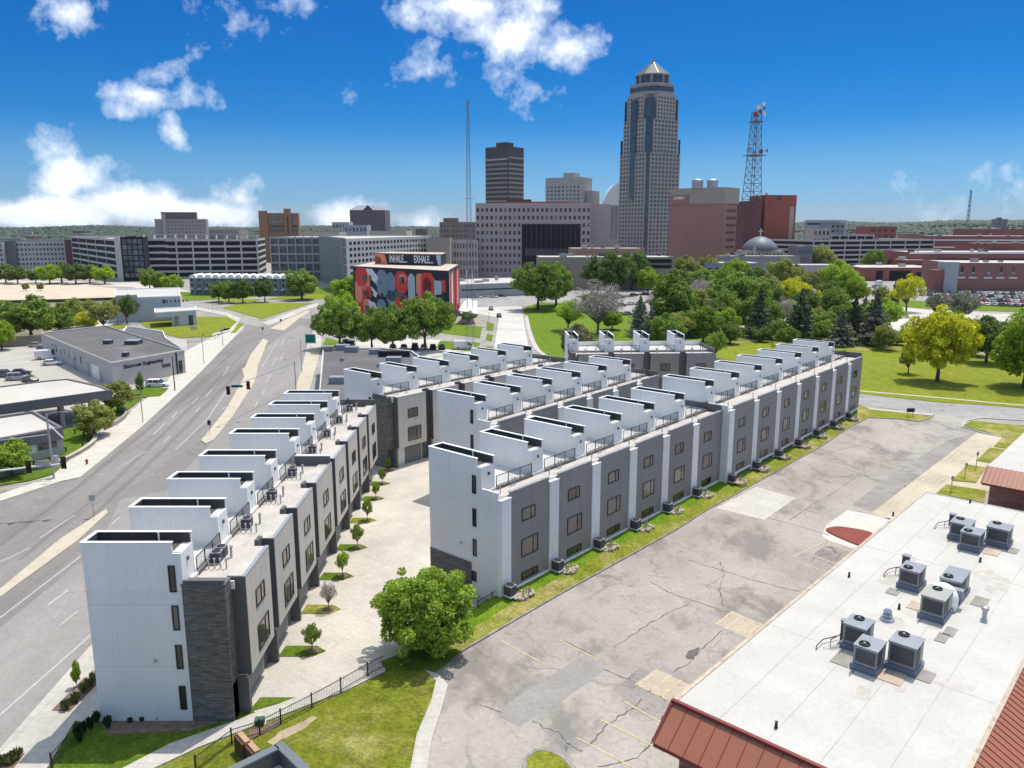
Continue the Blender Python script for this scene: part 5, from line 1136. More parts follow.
t, h = post('signal_mast', 'tall grey signal mast with street lamp, mast arm and control box at the left crossing', 'signal mast', 54, 478, 414, .16, 2.4)
mb = MB(); ya_ = Y0 - 6; mb.tube([(0, 0, 6.2), (-7, -3.5, 6.0)], [.09, .06], M_steel, 8); mb.tube([(-.3, .3, 7.8), (1.8, .2, 5.6)], .09, M_door, 6); mb.build('mast_arm', t)
mb = MB(); mb.box(.2, .8, -.3, .3, 1.6, 3.2, M_steel); mb.build('control_box', t)
ax, ay = X0 - 4, Y0 - 12
bx0 = xat(-20, 88, 6.3); bx1 = xat(66, 90, 6.2)
t = thing('signal_mast', 'white mast arm reaching in from the left edge with two signals and a sign', 'signal mast', (bx0 - 3, 87, 0))
mb = MB(); mb.tube([(0, 0, 0), (0, 0, 6.4)], [.18, .14], M_steel, 8); mb.build('pole', t)
mb = MB(); mb.tube([(0, 0, 5.7), (bx1 - bx0 + 3, 3, 6.3)], [.13, .07], M_coping, 8); mb.build('mast_arm', t)
fx = lambda px, z: xat(px, 89, z)
def atarm(px): 
    x = xat(px, 89, 6); f_ = (x - (bx0 - 3)) / (bx1 - bx0 + 3); return 87 + 3 * f_, 5.7 + .6 * f_
for px, lb in ((28, 'black traffic signal nearer the left edge on the white mast arm'), (63, 'black traffic signal at the free end of the white mast arm')):
    yy_, zz_ = atarm(px); signalhead(px, yy_ - .25, zz_ + .1, lb)
yy_, zz_ = atarm(44); mb = MB(); mb.box(-.85, .85, -.05, .05, -.35, .35, M_steel); o = mb.build('street_sign'); o.location = (xat(44, yy_, 6.2), yy_ - .15, zz_ + .3); tag(o, 'grey sign plate between the two signals on the white mast arm', 'sign')
# far signal with span arm
t, h = post('signal_mast', 'dark pole beside the tan pavement with a very long arm over the road', 'signal mast', 296, 391, 361, .13, -1.6)
xs = g(296, 391); 
mb = MB(); dx = xat(226, 133, 6) - xs[0]; mb.tube([(0, 0, 6.0), (dx * .5, -15, 6.3), (dx, 133 - xs[1], 6.5)], [.1, .08, .05], M_steel, 6); mb.build('mast_arm', t)
signalhead(228, 133.2, 6.1, 'dark red traffic signal at the tip of the long arm', m=mk('dark_red_box', (.06, .012, .01), .5))
signalhead(248, 137.2, 6.2, 'dark red traffic signal right of the green street name sign', m=MC['dark_red_box'])
mb = MB(); mb.box(-1.0, 1.0, -.04, .04, -.22, .22, mk('sign_green', (.0, .12, .09), .5, .05)); o = mb.build('street_sign'); o.location = (xat(237, 135, 6.3), 135, 6.5); tag(o, 'small green street name sign between two dark red signals', 'sign')
post('street_lamp', 'curved street lamp beside the tan pavement behind the left row', 'street lamp', 302, 372, 339, .1, -1.8)
post('street_lamp', 'street lamp left of the muralled building trees', 'street lamp', 312, 335, 308, .1, -1.6)
post('street_lamp', 'dark pole with round head in front of the grey engineering building corner', 'street lamp', 175, 391, 357, .13, None, M_black)
post('street_lamp', 'grey street lamp beside the round tree on the left pavement', 'street lamp', 143, 423, 386, .09, -1.5)
post('street_lamp', 'street lamp near the gravel yard beyond the engineering building', 'street lamp', 204, 364, 338, .09, None)
post('street_lamp', 'thin lamp post at the corner of the mown triangle', 'street lamp', 223, 346, 335, .08, None, M_black)
for i, (px, py, yt) in enumerate([(195, 308, 288), (213, 312, 292), (324, 303, 282), (180, 300, 285), (255, 305, 288), (438, 330, 306), (489, 335, 312), (688, 320, 300), (922, 300, 282), (946, 345, 322)]):
    post('street_lamp', ['lamp post on the left of the two beside the small lawn at the hall', 'lamp post on the right of the two beside the small lawn at the hall', 'lamp post at the junction before the rowhouses', 'lamp post at the corner of the pale hall', 'lamp post behind the mown triangle', 'lamp post at the right corner of the mural', 'lamp post beside the middle street', 'lamp post among the park trees', 'lamp post by the crowded car park', 'lamp post behind the large yellow tree'][i], 'street lamp', px, py, yt, .08, -1.2)
def sign(lb, px, py, ytop, w_, h_, m, z=0, n_=2, name='road_sign'):
    x, y = g(px, py, z); h = zat(ytop, y) - z; t = thing(name, lb, 'sign', (x, y, z))
    mb = MB(); 
    for q in ([0] if n_ == 1 else [-w_ * .3, w_ * .3]): mb.tube([(q, .03, 0), (q, .03, h - .1)], .05, M_steel, 6)
    mb.build('post', t)
    mb = MB(); mb.box(-w_ / 2, w_ / 2, -.05, 0, h - h_, h, m); pl_ = mb.build('panel', t)
    mb = MB(); b_ = .06 * min(w_, h_)
    for bb in ((-w_ / 2 + .04, w_ / 2 - .04, h - h_ + .04, h - h_ + .04 + b_), (-w_ / 2 + .04, w_ / 2 - .04, h - .04 - b_, h - .04), (-w_ / 2 + .04, -w_ / 2 + .04 + b_, h - h_ + .04 + b_, h - .04 - b_), (w_ / 2 - .04 - b_, w_ / 2 - .04, h - h_ + .04 + b_, h - .04 - b_)): mb.box(bb[0], bb[1], -.062, -.05, bb[2], bb[3], M_door)
    mb.build('border', pl_); return t
sign('large green road direction sign with orange post beside the tan pavement', 311, 351, 334, 3.0, 2.6, mk('road_sign_green', (.0, .16, .10), .5, .05), n_=1, name='direction_sign')
sign('grey square sign on the tip of the near median', 94, 517, 495, .75, .7, M_steel, n_=1)
sign('dark sign on the tip of the median beside the turn lane', 210, 435, 420, .6, .9, M_black, n_=1)
sign('small dark sign at the far tip of the median', 263, 334, 327, .6, .9, M_black, n_=1)
sign('dark sign before the mown triangle', 281, 325, 319, .7, .8, M_black, n_=1)
sign('low grey sign at the right end of the gravel yard fence', 222, 333, 329, 1.2, .8, M_hvac, n_=2)
sign('dark board sign on posts by the car park exit verge', 910, 417, 408, 1.5, .8, M_black, n_=2)
for i, (px, py, yt) in enumerate([(951, 492, 476), (965, 477, 463), (976, 469, 452)]): sign(['nearest grey parking sign beside the concrete strip', 'middle grey parking sign beside the concrete strip', 'farthest grey parking sign beside the concrete strip'][i], px, py, yt, .35, .5, M_steel, n_=1, z=.1)
sign('low white cabinet sign on the mown lawn before the pale hall', 194, 331, 326, 2.2, 1.2, mk('cabinet_white', (.5, .52, .52), .5), n_=2)
# hydrant, boxes
x, y = g(87, 464, .12); mb = MB(); mb.lathe([(.17, 0), (.14, .1), (.14, .5), (.18, .52), (.15, .68), (.05, .78)], 0, 0, mk('hydrant_orange', (.25, .09, .03), .6), 10); mb.tube([(-.25, 0, .42), (.25, 0, .42)], .07, MC['hydrant_orange'], 8); o = mb.build('fire_hydrant'); o.location = (x, y, .12); tag(o, 'rusty orange fire hydrant on the left pavement', 'hydrant')
x, y = g(343, 568); 
for px, py, lb in ((328, 550, 'green utility box on mulch beside the facade of the left row'), (260, 725, 'dark green utility box beside the black fence at the bottom'), (312, 566, '')):
    if not lb: continue
    x, y = g(px, py, .08); t = thing('utility_box', lb, 'utility box', (x, y, .08), R(8)); mg = mk('utility_green', (.035, .10, .065), .6, .1)
    mb = MB(); mb.box(-.5, .5, -.4, .4, .08, .75, mg); mb.box(-.54, .54, -.44, .44, .75, .85, mg); mb.build('cabinet', t); t.scale = (.6,) * 3 if 'dark green' in lb else (.9,) * 3; mb = MB(); mb.box(-.62, .62, -.55, .55, -.04, .08, M_conc); mb.build('pad', t)
# black fence along the path
def fence(name, lb, pts, h, step_, m, z=.1, rails=(.95, .15), picket=.15):
    p = [g(*q, z) for q in pts]; t = thing(name, lb, 'fence', (*p[0], z)); rl = MB(); o = Vector((*p[0], 0))
    for a, b in zip(p, p[1:]):
        A, B = Vector((*a, 0)) - o, Vector((*b, 0)) - o; d = (B - A).length
        for f_ in rails: rl.tube([A + Vector((0, 0, h * f_)), B + Vector((0, 0, h * f_))], .03, m, 4)
        if picket:
            k = int(d / picket)
            for q in range(k): c = A + (B - A) * q / k; rl.box(c.x - .008, c.x + .008, c.y - .008, c.y + .008, h * .12, h * .96, m)
        k = max(1, round(d / step_))
        for q in range(k): c = A + (B - A) * q / k; mb = MB(); mb.box(c.x - .045, c.x + .045, c.y - .045, c.y + .045, -.1, h * 1.1, m); mb.build('post', t)
    rl.build('railing', t); return t
fence('metal_fence', 'black metal fence running beside the diagonal path at the bottom', [(196, 772), (232, 744), (260, 735), (281, 724), (312, 708), (341, 692), (368, 676), (384, 668)], 1.1, 3.2, M_rail, picket=.14)
fence('metal_fence', 'low black fence in the shade at the foot of the middle white end wall', [(478, 612), (492, 604), (505, 592)], 1.1, 2.2, M_rail)
fence('metal_fence', 'thin fence at the bottom left corner beside the pavement', [(52, 768), (78, 738)], 1.0, 2.5, M_rail)
fence('chain_link_fence', 'dark chain link fence closing the grass beyond the back row', [(729, 345), (729, 341), (772, 340), (772, 349), (800, 352)], 2.0, 8, M_hvacD, picket=.35)
fence('chain_link_fence', 'long thin fence at the back of the mown field', [(884, 352), (950, 355), (1010, 360), (1060, 363)], 1.8, 10, M_steel, picket=.6)
fence('wooden_fence', 'low dark fence around the gravel yard beyond the engineering building', [(188, 343), (215, 339), (222, 334), (183, 338)], .9, 6, M_hvacD, picket=0)
# stepped timber by the dark roof
x, y = g(243, 747, .1); t = thing('timber_steps', 'pale timber stepped retaining wall beside the dark roof corner', 'retaining wall', (x, y, .1), R(-48)); M_tim = mk('tan_timber', (.42, .27, .16), .8, .15)
for q in range(2): mb = MB(); mb.box(q * 1.1, q * 1.1 + 1.3, -.35 + q * .15, .0 + q * .15, 0, 1.2 - q * .15, M_tim); mb.box(q * 1.1, q * 1.1 + 1.3, -.55 + q * .15, -.36 + q * .15, 0, 1.1 - q * .15, mk('dark_timber', (.10, .05, .03), .9, .2)); mb.build('step', t)
# retaining wall with bollard lights
M_rw = mk('retaining_block', (.30, .27, .22), .9, .15, 1, 6, seam=(.5, .03, .4))
p = catmull([g(-20, 483, .1), g(20, 473), g(50, 468), g(75, 457), g(92, 446), g(96, 439), g(90, 433), g(82, 430)], 6)
t = thing('retaining_wall', 'low curved block retaining wall around the left garden', 'wall', (0, 0, 0)); mb = MB(); ribbon('x', p, .5, .62, M_rw, px=False, h=.6, mb=mb); mb.build('wall', t); mb = MB(); ribbon('x', p, .62, .7, mk('retaining_cap', (.42, .38, .31), .85, .1), px=False, h=.075, mb=mb); mb.build('capping', t)
p = catmull([g(105, 430, .1), g(118, 424), g(126, 417), g(125, 412), g(118, 409)], 5); mb = MB(); ribbon('x', p, .45, .8, M_rw, px=False, h=.7, mb=mb); tag(mb.build('retaining_wall'), 'short curved block wall below the canopy tree', 'wall')
for i, (px, py) in enumerate([(34, 466), (50, 462), (66, 452), (83, 447), (88, 442), (84, 437), (75, 434), (65, 462)]):
    x, y = g(px, py, .13); mb = MB(); mb.lathe([(.1, 0), (.1, .55), (.22, .6), (.2, .75)], 0, 0, M_black, 8); o = mb.build('bollard_light'); o.location = (x, y, .13)
    tag(o, 'small black bollard light in the left garden, ' + ['nearest the left edge', 'below the low office window', 'in the middle of the lawn', 'by the tip of the curved wall', 'at the inner bend of the wall', 'behind the bend of the wall', 'by the tree and the office corner', 'between the wall and the signal mast'][i], 'light')
# ---------------------------------------------------------------- low buildings on the left
M_greyb = mk('pale_grey_render', (.44, .42, .41), .8, .06, .2, 3, streak=.05)
M_droof = mk('dark_grey_roof', (.115, .11, .108), .9, .15, .12, 2, dirt=((.17, .165, .16), .12, .55))
M_purp = mk('mauve_fascia', (.17, .155, .165), .6, .06, seam=(1.2, .04, .3))
M_wroof = mk('white_flat_roof', (.47, .44, .39), .8, .1, .1, 2, dirt=((.5, .44, .36), .15, .55))
def poly_building(name, lb, pts, z1, mw, mr, coping=None, z0=0, cat='building', parapet=.35):
    """pts: ground plan in world metres"""
    o = Vector((*pts[0], 0)); t = thing(name, lb, cat, (pts[0][0], pts[0][1], 0)); q = [(p[0] - o.x, p[1] - o.y) for p in pts]
    mb = MB(); mb.prism(q, z0, z1 - .02, mw); mb.build('wall', t)
    cx = sum(p[0] for p in q) / len(q); cy = sum(p[1] for p in q) / len(q)
    def ins(d): 
        out = []
        for p in q: l = math.hypot(p[0] - cx, p[1] - cy); out.append((p[0] + (cx - p[0]) * d / l, p[1] + (cy - p[1]) * d / l))
        return out
    qi = ins(.5); mb = MB(); mb.prism(qi, z1 - .3, z1 - .005, mr); mb.build('roof', t)
    mb = MB(); qo = ins(-.06); k = len(q)
    for i in range(k): j = (i + 1) % k; mb.prism([qo[i], qo[j], qi[j], qi[i]], z1 - .02, z1 + parapet, coping or M_coping)
    mb.build('parapet', t); return t, q
# engineering building
c0 = g(114, 388); rc = g(186, 373); lc = g(43, 353); zt = ht(114, 388, 364); print('eng h', zt)
bk = (lc[0] + (rc[0] - c0[0]) * 1.25, lc[1] + (rc[1] - c0[1]) * 1.25)
eb, q = poly_building('engineering_building', 'long grey building with dark flat roof and lettering on its end wall', [c0, rc, (rc[0] + (lc[0] - c0[0]) * .98, rc[1] + (lc[1] - c0[1]) * .98), lc], zt, M_greyb, M_droof, mk('pale_coping', (.52, .48, .43), .7))
# local frame helper along an edge
def edgeframe(a, b): d = Vector((b[0] - a[0], b[1] - a[1], 0)); return d.length, math.atan2(d.y, d.x)
def wall_item(root, a, b, f0, f1, z0, z1, m, name, out=.06, p=None):
    """slab on the wall from a to b (root-local), outward is to the right of a->b"""
    Lh, an = edgeframe(a, b); mb = MB(); mb.box(0, (f1 - f0) * Lh, -out, .0, z0, z1, m); o = mb.build(name, p or root)
    o.location = (a[0] + (b[0] - a[0]) * f0, a[1] + (b[1] - a[1]) * f0, 0); o.rotation_euler = (0, 0, an); return o
A_, B_ = q[0], q[1]
Lh, an = edgeframe(A_, B_)
nrm = Vector((math.sin(an), -math.cos(an), 0))
tx = text('wall_lettering', 'Electronic Engineering', 1.15, M_black, eb, (A_[0] + (B_[0] - A_[0]) * .41 + nrm.x * .1, A_[1] + (B_[1] - A_[1]) * .41 + nrm.y * .1, zt - 1.15), (R(90), 0, an), .04, 1.0)
wall_item(eb, A_, B_, .66, .78, 2.3, 3.1, M_hvacD, 'sign_panel'); wall_item(eb, A_, B_, .90, .955, .1, 3.2, M_winD, 'door'); wall_item(eb, A_, B_, .865, .88, 0, zt, M_black, 'downpipe', .2)
D_, C_ = q[3], q[0]
for i, f_ in enumerate((.18, .24, .31, .37, .43, .52, .60)): wall_item(eb, D_, C_, f_, f_ + .018, 2.2, 3.9, M_winD, 'window')
wall_item(eb, D_, C_, .50, .535, 0.05, 2.6, M_hvac, 'door'); wall_item(eb, D_, C_, .69, .715, .05, 2.9, M_hvac, 'door'); wall_item(eb, D_, C_, .75, .84, .05, 3.3, M_door, 'roller_door'); wall_item(eb, D_, C_, .855, .87, .05, 2.4, M_hvac, 'door')
for f1_, f2_, s in ((.35, .72, 1.6), (.45, .46, .9), (.1, .3, .6)):
    c = Vector(A_ + (0,)) + (Vector(B_ + (0,)) - Vector(A_ + (0,))) * f2_ + (Vector(D_ + (0,)) - Vector(A_ + (0,))) * f1_; mb = MB(); mb.box(c.x - s, c.x + s, c.y - s, c.y + s, zt, zt + .9, M_hvacD); mb.box(c.x - s - .05, c.x + s + .05, c.y - s - .05, c.y + s + .05, zt + .9, zt + 1.0, M_steel); mb.build('roof_vent', eb)
poly_building('annex_building', 'grey annex with dark roof behind the engineering building', [g(184, 351, 4.2), g(166, 339, 4.2), g(163, 332, 4.2), g(127, 327, 4.2), g(121, 334, 4.2)], 4.2, M_greyb, M_droof)
# canopy and low office
zc = 5.4
cp_ = [g(-30, 410, zc), g(111, 391, zc), g(100, 386.5, zc), g(68, 379.5, zc), g(45, 381.5, zc), g(-30, 391, zc)]
t, q = poly_building('long_canopy', 'long white flat canopy with mauve fascia above the left garden', cp_, zc, M_purp, M_wroof, M_purp, z0=zc - 1.5, cat='canopy', parapet=.2)
for f_ in (.12, .38, .62, .86):
    for v_ in (.15, .8):
        a, b, d = Vector(q[0]), Vector(q[1]), Vector(q[5]); c = a.lerp(b, f_) + (d - a) * v_ * .5; mb = MB(); mb.box(c.x - .25, c.x + .25, c.y - .25, c.y + .25, 0, zc - 1.5, M_greyb); mb.build('column', t)
zo = 4.6
lo = [g(-40, 478, zo), g(64, 451, zo), g(34, 413, zo), g(-40, 425, zo)]
lo = [g(-60, 481), g(65, 455), g(37, 437), g(-60, 453)]; zo = ht(65, 455, 429); print('low office', zo)
t, q = poly_building('low_office', 'low office with white roof and mauve fascia at the left edge', lo, zo, M_greyb, M_wroof, M_purp)
wall_item(t, q[0], q[1], 0, 1, zo - 1.5, zo + .3, M_purp, 'fascia', .35); wall_item(t, q[0], q[1], .78, .94, 1.5, 2.6, M_winD, 'window'); wall_item(t, q[0], q[1], .70, .76, 1.2, 2.8, M_door, 'notice_board'); wall_item(t, q[0], q[1], .55, .64, 1.4, 2.6, M_winD, 'window')
# long wall in the shade at the upper left
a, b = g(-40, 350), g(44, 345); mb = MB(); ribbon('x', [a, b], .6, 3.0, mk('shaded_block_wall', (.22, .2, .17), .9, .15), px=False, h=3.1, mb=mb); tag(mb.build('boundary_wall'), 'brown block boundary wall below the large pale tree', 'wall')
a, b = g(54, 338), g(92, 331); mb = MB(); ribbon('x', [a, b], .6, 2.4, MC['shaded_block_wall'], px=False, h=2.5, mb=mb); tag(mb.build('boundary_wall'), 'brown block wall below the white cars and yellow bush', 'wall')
mb = MB(); ribbon('x', [g(-60, 306), g(0, 303.5), g(60, 302), g(118, 300)], 2.5, 1.3, mk('clipped_hedge', (.07, .085, .04), .95, .4, .5, 3, bump=1), px=False, h=1.3, mb=mb); tag(mb.build('hedge'), 'long low hedge at the front of the sandy lot', 'hedge')
# pale hall
h0, h1 = g(118, 323), g(182, 320); zh = ht(118, 323, 296) ; print('hall', zh)
M_pblue = mk('pale_blue_panel', (.46, .50, .55), .6, .04, seam=(2.2, .06, .15))
t, q = poly_building('pale_hall', 'pale blue grey hall with flat entrance canopy facing the mown lawn', [h0, h1, (h1[0] * 1.14, h1[1] * 1.14), (h0[0] * 1.14, h0[1] * 1.14)], zh - 1, M_pblue, M_wroof)
wall_item(t, q[0], q[1], .0, .33, zh - 1, zh + 0.2, M_wroof, 'roof_step', .2)
c1, c2 = g(156, 328), g(197, 325); tt, q2 = poly_building('entrance_canopy', 'low canopy with rounded end in front of the pale hall', [c1, c2, (c2[0] * 1.05, c2[1] * 1.05), (c1[0] * 1.05, c1[1] * 1.05)], 5.0, M_pblue, M_wroof, z0=3.5, cat='canopy')
for f_ in (.45, .8): wall_item(tt, q2[0], q2[1], f_, f_ + .12, 0, 3.5, M_winD, 'window', -.5)
wall_item(tt, q2[0], q2[1], .4, 1.0, 0, 3.6, M_pblue, 'wall', -1.0)
Lh2, an2 = edgeframe(q[0], q[1]); lm_ = MB()
for i_ in range(7): w_i = [1.1, .45, .35, .6, .45, .5, .4][i_]; s_ = Lh2 * .74 + i_ * 1.35 - .6; lm_.box(s_, s_ + w_i, -.12, 0, zh - 3.0 - (.25 if i_ == 0 else 0), zh - 2.1 + (.2 if i_ == 0 else 0), M_hvacD)
lo_ = lm_.build('wall_lettering', t); lo_.rotation_euler = (0, 0, an2)
# dark roof block beside the left row (commercial)
zz = 5.5
dk = [g(322, 391, zz), g(352, 397, zz), g(420, 372, zz), g(500, 352, zz), g(450, 349, zz), g(405, 352, zz), g(322, 352, zz)]
dk = [g(319, 398, zz), g(350, 410, zz), g(440, 372, zz), g(412, 352, zz), g(380, 349, zz), g(323, 350, zz), g(322, 360, zz)]
t, q = poly_building('dark_roofed_shop', 'low building with dark grey gravel roof left of the garage row', dk, zz, M_greyb, M_droof, mk('light_coping', (.5, .48, .44), .7))
for i, (px, py, s) in enumerate([(338, 382, 1.5), (394, 362, 1.6), (375, 353, 1.2), (328, 350, 1.3), (343, 349, 1.5), (352, 351, 1.5), (362, 372, .3), (342, 360, .4), (378, 366, .3)]):
    x, y = g(px, py, zz + .2); x -= dk[0][0]; y -= dk[0][1]; mb = MB(); mb.box(x - s, x + s, y - s * .7, y + s * .7, zz, zz + .5 + s * .5, M_hvac if s > 1 else M_steel); mb.build('roof_vent', t)
mb = MB(); c = g(394, 357, zz); mb.box(c[0] - 3.5 - dk[0][0], c[0] + 3.5 - dk[0][0], c[1] - dk[0][1], c[1] - dk[0][1] + .5, zz, zz + 1.3, M_black); mb.build('roof_screen', t)
# ---------------------------------------------------------------- building helpers
WIN_CACHE = {}
def placewins(root, specs, m, name='window', budget=100, used=None):
    """specs: (x, y, z, w, h, facing) facing angle of the outward normal rel. root; first `budget` are parts, the rest one stuff part"""
    used = used if used is not None else [0]
    rest = MB()
    for (x, y, z, w_, h_, fa) in specs:
        if used[0] < budget:
            key = (round(w_, 2), round(h_, 2), m.name)
            if key not in WIN_CACHE: mb = MB(); mb.box(-w_ / 2, w_ / 2, -.06, .1, 0, h_, m); WIN_CACHE[key] = mb.mesh('window_pane')
            o = link(name, WIN_CACHE[key], root); o.location = (x, y, z); o.rotation_euler = (0, 0, fa); used[0] += 1
        else:
            c, s = math.cos(fa), math.sin(fa); P_ = [(-w_ / 2, -.06, 0), (w_ / 2, -.06, 0), (w_ / 2, -.06, h_), (-w_ / 2, -.06, h_)]
            rest.quad([(x + a * c - b * s, y + a * s + b * c, z + d) for a, b, d in P_], m)
    if rest.v: o = rest.build(name, root); o['kind'] = 'stuff'
    return used
def fgrid(a, b, z0, z1, nx, nz, fw=.55, fh=.5, mx=.02):
    """window grid on the wall a->b (outward to the right)"""
    Lh, an = edgeframe(a, b); out = []; fl = (z1 - z0) / nz
    for k in range(nz):
        for i in range(nx):
            f_ = mx + (1 - 2 * mx) * (i + .5) / nx; out.append((a[0] + (b[0] - a[0]) * f_, a[1] + (b[1] - a[1]) * f_, z0 + fl * (k + .5 - fh / 2), Lh * (1 - 2 * mx) / nx * fw, fl * fh, an))
    return out
def bld(name, lb, xl, xr, ytop, D0, D1=None, depth=30, wall=None, roof=None, cat='building', z0=0):
    D1 = D1 or D0; p0 = (xat(xl, D0), D0); p1 = (xat(xr, D1), D1); h = (zat(ytop, D0) + zat(ytop, D1)) / 2
    W = math.dist(p0, p1); an = math.atan2(p1[1] - p0[1], p1[0] - p0[0]); t = thing(name, lb, cat, (*p0, z0), an); roof = roof or M_wroof
    mb = MB(); mb.box(0, W, 0, depth, 0, h, wall, skip='t'); mb.build('wall', t)
    mb = MB(); mb.box(.4, W - .4, .4, depth - .4, h - .5, h - .3, roof); mb.quad([(0, 0, h), (W, 0, h), (W - .4, .4, h), (.4, .4, h)], wall); mb.quad([(W, 0, h), (W, depth, h), (W - .4, depth - .4, h), (W - .4, .4, h)], wall); mb.quad([(W, depth, h), (0, depth, h), (.4, depth - .4, h), (W - .4, depth - .4, h)], wall); mb.quad([(0, depth, h), (0, 0, h), (.4, .4, h), (.4, depth - .4, h)], wall)
    mb.build('roof', t); return t, W, h
def hz(ytop, D): return zat(ytop, D)
M_wd = glass('far_window_dark', (.022, .024, .028), .25, .5)
M_wb = glass('far_window_blue', (.05, .065, .09), .15, .6)
M_wgr = glass('far_window_grey', (.07, .072, .075), .25, .5)
M_pink = mk('pink_granite', (0.426, 0.328, 0.316), .6, .05, .05, 1)
M_tower = mk('tower_granite', (0.362, 0.318, 0.277), .6, .06, .05, 1)
M_browngl = mk('brown_steel', (0.083, 0.063, 0.057), .6, .08)
M_band = mk('bronze_band', (0.299, 0.254, 0.215), .5, .08)
M_grayc = mk('hotel_concrete', (0.388, 0.362, 0.338), .8, .07, .1, 1)
M_mauve = mk('mauve_brick', (0.338, 0.175, 0.138), .85, .08, .06, 2)
M_tan2 = mk('tan_cornice', (.36, .31, .25), .8, .08)
M_redb = mk('red_brick_far', (0.297, 0.083, 0.061), .85, .08, .1, 2)
M_drb = mk('dark_red_brick', (0.154, 0.063, 0.063), .85, .1, .1, 2)
M_crm = mk('cream_stone', (.45, .41, .35), .8, .08, .1, 1)
M_deckc = mk('deck_concrete', (0.506, 0.471, 0.437), .85, .08, .08, 1)
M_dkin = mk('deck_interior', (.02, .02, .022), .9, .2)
M_org = mk('orange_brick_far', (.34, .17, .095), .85, .07, .1, 1)
M_gconc = mk('grey_concrete_grid', (.38, .38, .385), .8, .06, .1, 1)
# tall granite tower with pyramid top
Dt = 824; cx_ = xat(649.5, Dt, 90)
tw = thing('granite_tower', 'tallest skyscraper, stepped granite with a pale pyramid top', 'skyscraper', (cx_, Dt, 0), R(32))
def plan(s, c, c2=None):  # square of side s with corners notched by c
    h_ = s / 2; return [(-h_ + c, -h_), (h_ - c, -h_), (h_ - c, -h_ + c), (h_, -h_ + c), (h_, h_ - c), (h_ - c, h_ - c), (h_ - c, h_), (-h_ + c, h_), (-h_ + c, h_ - c), (-h_, h_ - c), (-h_, -h_ + c), (-h_ + c, -h_ + c)]
zA, zB, zC, zD, zE, zF = (hz(155, Dt), hz(122, Dt), hz(97, Dt), hz(86, Dt), hz(76, Dt), hz(59.5, Dt))
S = 45.5
mb = MB(); mb.prism(plan(S, 3.2), 0, zA, M_tower); mb.prism(plan(S - 1.5, 6.0), zA, zB, M_tower); mb.prism(plan(S - 3, 9.0), zB, zC, M_tower)
M_tgl = glass('tower_glass', (.05, .055, .062), .12, .7)
mb.build('wall', tw)
mb = MB(); s = S - 5; mb.prism([(-s / 2 + 11, -s / 2), (s / 2 - 11, -s / 2), (s / 2, -s / 2 + 11), (s / 2, s / 2 - 11), (s / 2 - 11, s / 2), (-s / 2 + 11, s / 2), (-s / 2, s / 2 - 11), (-s / 2, -s / 2 + 11)], zC, zD, M_tower)
s2 = 36; ch = 9; oc = lambda s, c: [(-s / 2 + c, -s / 2), (s / 2 - c, -s / 2), (s / 2, -s / 2 + c), (s / 2, s / 2 - c), (s / 2 - c, s / 2), (-s / 2 + c, s / 2), (-s / 2, s / 2 - c), (-s / 2, -s / 2 + c)]
mb.prism(oc(s + .8, 11), zD - 1.5, zD, M_tower); mb.prism(oc(s + .4, 11), (zC + zD) / 2 - 2.5, (zC + zD) / 2 + 2, M_tgl); mb.prism(oc(30, 8.5), zD, zE - 1.0, M_tgl); 
for a_ in range(16): an_ = a_ * math.pi / 8; mb.box(15.2 * math.cos(an_) - .9, 15.2 * math.cos(an_) + .9, 15.2 * math.sin(an_) - .9, 15.2 * math.sin(an_) + .9, zD, zE - 1, M_tower)
mb.prism(oc(33, 9), zE - 1, zE, M_tower); mb.build('crown', tw)
mb = MB(); k = oc(31, 8.8); top = (0, 0, zF - 3); M_pyr = mk('pale_copper', (.095, .11, .095), .5, .06)
for i in range(8): a, b = k[i], k[(i + 1) % 8]; mb.quad([(*a, zE), (*b, zE), (b[0] * .1, b[1] * .1, zF - 3), (a[0] * .1, a[1] * .1, zF - 3)], M_pyr)
mb.box(-1.5, 1.5, -1.5, 1.5, zF - 3, zF, M_steel); 
for i in range(8): mb.tube([(*k[i], zE + .3), (k[i][0] * .1, k[i][1] * .1, zF - 2.8)], .35, M_steel, 4)
mb.build('pyramid_roof', tw)
# dark glass corner bays
mb = MB()
for sx_, sy_ in ((1, 1), (1, -1), (-1, 1), (-1, -1)):
    h_ = S / 2
    mb.prism([(sx_ * (h_ - 3.3), sy_ * (h_ - 3.3)), (sx_ * (h_ - .4), sy_ * (h_ - 3.3)), (sx_ * (h_ - 3.3), sy_ * (h_ - .4))], 2, zA + 14, M_tgl)
    mb.prism([(sx_ * (h_ - 7), sy_ * (h_ - 7)), (sx_ * (h_ - 1.6), sy_ * (h_ - 7)), (sx_ * (h_ - 7), sy_ * (h_ - 1.6))], zA, zC - 4, M_tgl)
mb.prism([(-S / 2 - .3, -4.2), (-S / 2 - .3, 4.2), (-S / 2 + 3, 4.2), (-S / 2 + 3, -4.2)], 60, zC - 5, M_tgl)
mb.build('glass_bay', tw)
used = [0]; h_ = S / 2
sp_ = fgrid((-h_ + 3.2, -h_), (h_ - 3.2, -h_), 4, zA, 8, 25, .62, .6) + fgrid((-h_, h_ - 3.2), (-h_, -h_ + 3.2), 4, zA, 8, 25, .62, .6) + fgrid((h_, -h_ + 3.2), (h_, h_ - 3.2), 4, zA, 9, 27, .5, .5)
placewins(tw, sp_, M_wgr, used=used)
h2 = (S - 1.5) / 2; placewins(tw, fgrid((-h2 + 6, -h2), (h2 - 6, -h2), zA, zB, 7, 8, .62, .6) + fgrid((-h2, h2 - 6), (-h2, -h2 + 6), zA, zB, 7, 8, .62, .6), M_wgr, used=used)
